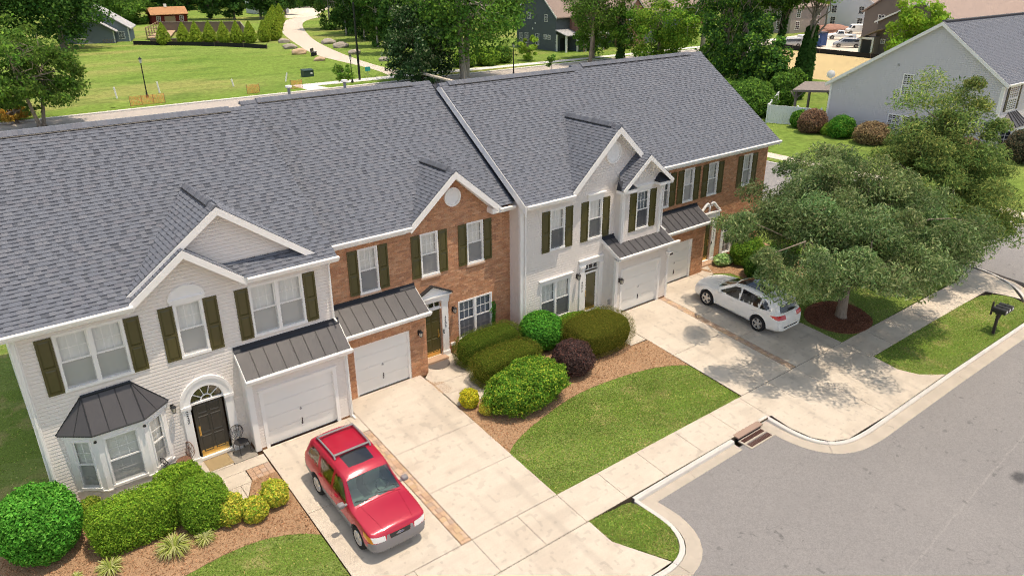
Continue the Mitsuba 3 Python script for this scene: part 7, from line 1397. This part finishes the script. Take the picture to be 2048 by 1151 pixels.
t = thing('shed', 'dark red shed with an orange roof behind the wooden fence', 'shed'); lap(t, 'wall', fplane(206), sbox(48.2, -.1, 57.3, 2.6), 'm_shedred'); put(t + '__body', MB().box(48.2, 57.3, 206.1, 210, -.1, 2.5), 'm_shedred'); roof_sheet(t, (47.8, 205.4, 2.5), (57.7, 205.4, 2.5), (57.7, 208, 4.3), (47.8, 208, 4.3), 'm_shedroof', .15); roof_sheet(t, (47.8, 208, 4.3), (57.7, 208, 4.3), (57.7, 210.6, 2.5), (47.8, 210.6, 2.5), 'm_shedroof', .15); put(t + '__cupola', MB().box(52.2, 52.9, 207.7, 208.3, 4.2, 5.0), 'm_white'); P('m_tan', (.33, .24, .16), .8, .1)
m = MB(); fplane(206).box(m, 51.4, 54.2, 0, 2.0, .02, .06); put(t + '__door', m, 'm_tan'); fwin(t, fplane(206), 49.4, .8, .9, 1.1, 2); fwin(t, fplane(206), 55.4, .8, .9, 1.1, 2)
t = thing('wooden_fence', 'weathered wooden fence round the yard before the red shed', 'fence')
def board_run(p, q, h):
    p, q = np.array(p, float), np.array(q, float); L = np.linalg.norm(q - p); n = int(L / .75); U = np.r_[(q - p) / L, 0]; pl = Plane((p[0], p[1], 0), U, (0, 0, 1), (U[1], -U[0], 0))
    for i in range(n): m = MB(); pl.box(m, i * L / n + .01, (i + 1) * L / n - .01, .05, h + rng.uniform(-.05, .03), -.02, .02); put(t + '__board', m, 'm_fencewood')
    m = MB(); pl.box(m, 0, L, h, h + .12, -.06, .06); put(t + '__rail', m, 'm_taupe')
board_run((44.3, 186), (67.5, 191.5), 2.0) if 0 else board_run((43.2, 178), (58.4, 167), 2.3); board_run((58.4, 167), (50.4, 140.2), 2.2); board_run((50.4, 140.2), (33.8, 150.8), .9)
t = thing('deck', 'timber deck rails beside the grey house', 'deck')
for z in (.9, 1.6, 2.5): put(t + '__rail', MB().add(*tube([(35.5, 160, z), (42.6, 178, z)], .07, 4)).add(*tube([(35.5, 160, z), (38, 155.5, z)], .07, 4)), 'm_tan')
for f in np.linspace(0, 1, 6): put(t + '__post', MB().box(35.4 + 7.1 * f, 35.6 + 7.1 * f, 159.9 + 18 * f, 160.1 + 18 * f, 0, 2.6), 'm_tan')
put(t + '__floor', MB().add([(35.5, 160, .5), (42.6, 178, .5), (46, 176.5, .5), (39, 156, .5)], [[0, 3, 2, 1]]), 'm_tan')
t = thing('garage_building', 'pale grey garage building beyond the arborvitaes at the top', 'building'); put(t + '__wall', MB().box(86, 97, 231, 240, 0, 4.4), 'm_whitewall'); roof_sheet(t, (85.5, 230, 4.3), (97.5, 230, 4.3), (97.5, 235.5, 6.4), (85.5, 235.5, 6.4), 'm_greyroof')
m = MB(); fplane(231).box(m, 87, 96, 0, 2.8, 0, .05); put(t + '__door', m, 'm_vinyl'); struct('far_drive', gsheet(MB(), PG((86, 205), (97, 211), (128, 262), (118, 268), (88, 228)), .01, .1), 'm_conc')
struct('gravel_lot', gsheet(MB(), PG((123, 68), (123.5, 50), (126, 49), (150, 50), (185, 66), (178, 78), (140, 76)), .012, .1), 'm_conc')
# far vehicles
def far_car(name, label, x, y, h, paint, prof='van', s=1.0):
    if prof == 'van': c = Car(dict(top={-2.6: 1.2, -2.55: 1.9, -2.4: 2.05, 1.2: 2.05, 1.5: 1.85, 1.95: 1.25, 2.3: 1.1, 2.5: .95, 2.6: .6}, belt={-2.6: .9, 0: 1.2, 1.9: 1.1, 2.6: .55}, w={-2.6: .85, -2.4: .95, 2.0: .95, 2.4: .85, 2.6: .6}, wr={-2.6: .75, -2.3: .85, 1.2: .82, 1.9: .8, 2.4: .7, 2.6: .5}, bot={-2.6: .35, 2.6: .35}), 5.2); W = [('side_window', side_prism([(1.75, 1.25), (.9, 1.25), (.9, 1.8), (1.35, 1.8)]), 'm_darkglass'), ('windscreen', slant_prism((1.93, 1.3), (1.48, 1.82), .75, .7), 'm_darkglass')]; wh = (.36, .95, 1.7, -1.6)
    elif prof == 'minivan': c = Car(dict(top={-2.5: .8, -2.45: 1.2, -2.3: 1.65, -2.1: 1.74, .6: 1.72, .9: 1.6, 1.6: 1.12, 2.1: .95, 2.4: .8, 2.5: .55}, belt={-2.5: .7, 0: 1.0, 1.5: .98, 2.5: .5}, w={-2.5: .8, -2.3: .95, 1.8: .95, 2.3: .8, 2.5: .55}, wr={-2.5: .7, -2.2: .74, .8: .72, 1.6: .78, 2.5: .45}, bot={-2.5: .3, 2.5: .3}), 5.0); W = [('side_window', side_prism([(1.3, 1.03), (-2.15, 1.08), (-2.05, 1.55), (.75, 1.55)]), 'm_darkglass'), ('windscreen', slant_prism((1.55, 1.15), (.92, 1.58), .72, .66), 'm_darkglass')]; wh = (.35, .95, 1.55, -1.5)
    else: c = Car(dict(top={-2.8: .8, -2.75: 1.05, -.6: 1.05, -.5: 1.5, -.4: 1.78, .7: 1.78, 1.2: 1.25, 2.3: 1.1, 2.7: .95, 2.8: .6}, belt={-2.8: .75, 0: 1.1, 1.2: 1.05, 2.8: .55}, w={-2.8: .88, -2.6: .97, 2.2: .97, 2.6: .9, 2.8: .7}, wr={-2.8: .8, -.6: .8, -.3: .72, .7: .72, 1.2: .82, 2.8: .6}, bot={-2.8: .45, 2.8: .45}), 5.6); W = [('side_window', side_prism([(1.0, 1.15), (-.35, 1.15), (-.3, 1.65), (.65, 1.65)]), 'm_darkglass'), ('windscreen', slant_prism((1.15, 1.3), (.74, 1.72), .72, .66), 'm_darkglass')]; wh = (.40, .97, 1.85, -1.75)
    t = thing(name, label, 'van' if 'van' in prof else 'car'); M = car_matrix(x, y, 0.02, h, s); build_car(t, M, c, wh, W, paint, [], 5, [], [(-1, .5), (1, .5), (1, 1), (-1, 1)], simple=True)
far_car('parked_van', 'white cargo van behind the bare ground, right of the ivy trunk', 132.6, 62.6, 2.2 - math.pi / 2 - 1.1, 'm_whitepaint'); far_car('parked_van', 'silver minivan left of the dark brown house porch', 134.6, 56.2, 2.2, 'm_silverpaint', 'minivan')
far_car('parked_car', 'white pickup truck behind the silver minivan', 148.4, 65.4, 2.2, 'm_whitepaint', 'pickup'); far_car('parked_van', 'white van farthest back beside the brown house', 163, 70, 2.4, 'm_whitepaint'); far_car('parked_car', 'silver car half hidden behind the leaning tree trunk', 126.4, 63.4, 2.6, 'm_silverpaint', 'minivan'); far_car('parked_car', 'red car at the far end of the greenway', 123.5, 266, 2.2, 'm_redpaint', 'minivan')
t = thing('rubbish_skip', 'dark blue container right of the leaning ivy trunk', 'container'); put(t + '__box', MB().box(131.2, 133.2, 59.6, 61.2, .2, 2.5), 'm_blue'); put(t + '__lid', MB().box(131.1, 133.3, 59.5, 61.3, 2.5, 2.65), 'm_navy'); put(t + '__notice', MB().box(131.185, 131.197, 60.0, 60.7, 1.6, 2.1), 'm_white')
t = thing('dirt_pile', 'reddish heap of earth behind the parked vans', 'dirt pile'); ic = trimesh.creation.icosphere(4); v = np.array(ic.vertices); v = v * (.8 + .5 * meshkit.fbm(v * 2 + 3, 3))[:, None] * np.array([5.5, 3.5, 1.5]); put(t, (v + [163, 76.5, .1], np.array(ic.faces)), 'm_brickfar', smooth=50, raw=True)
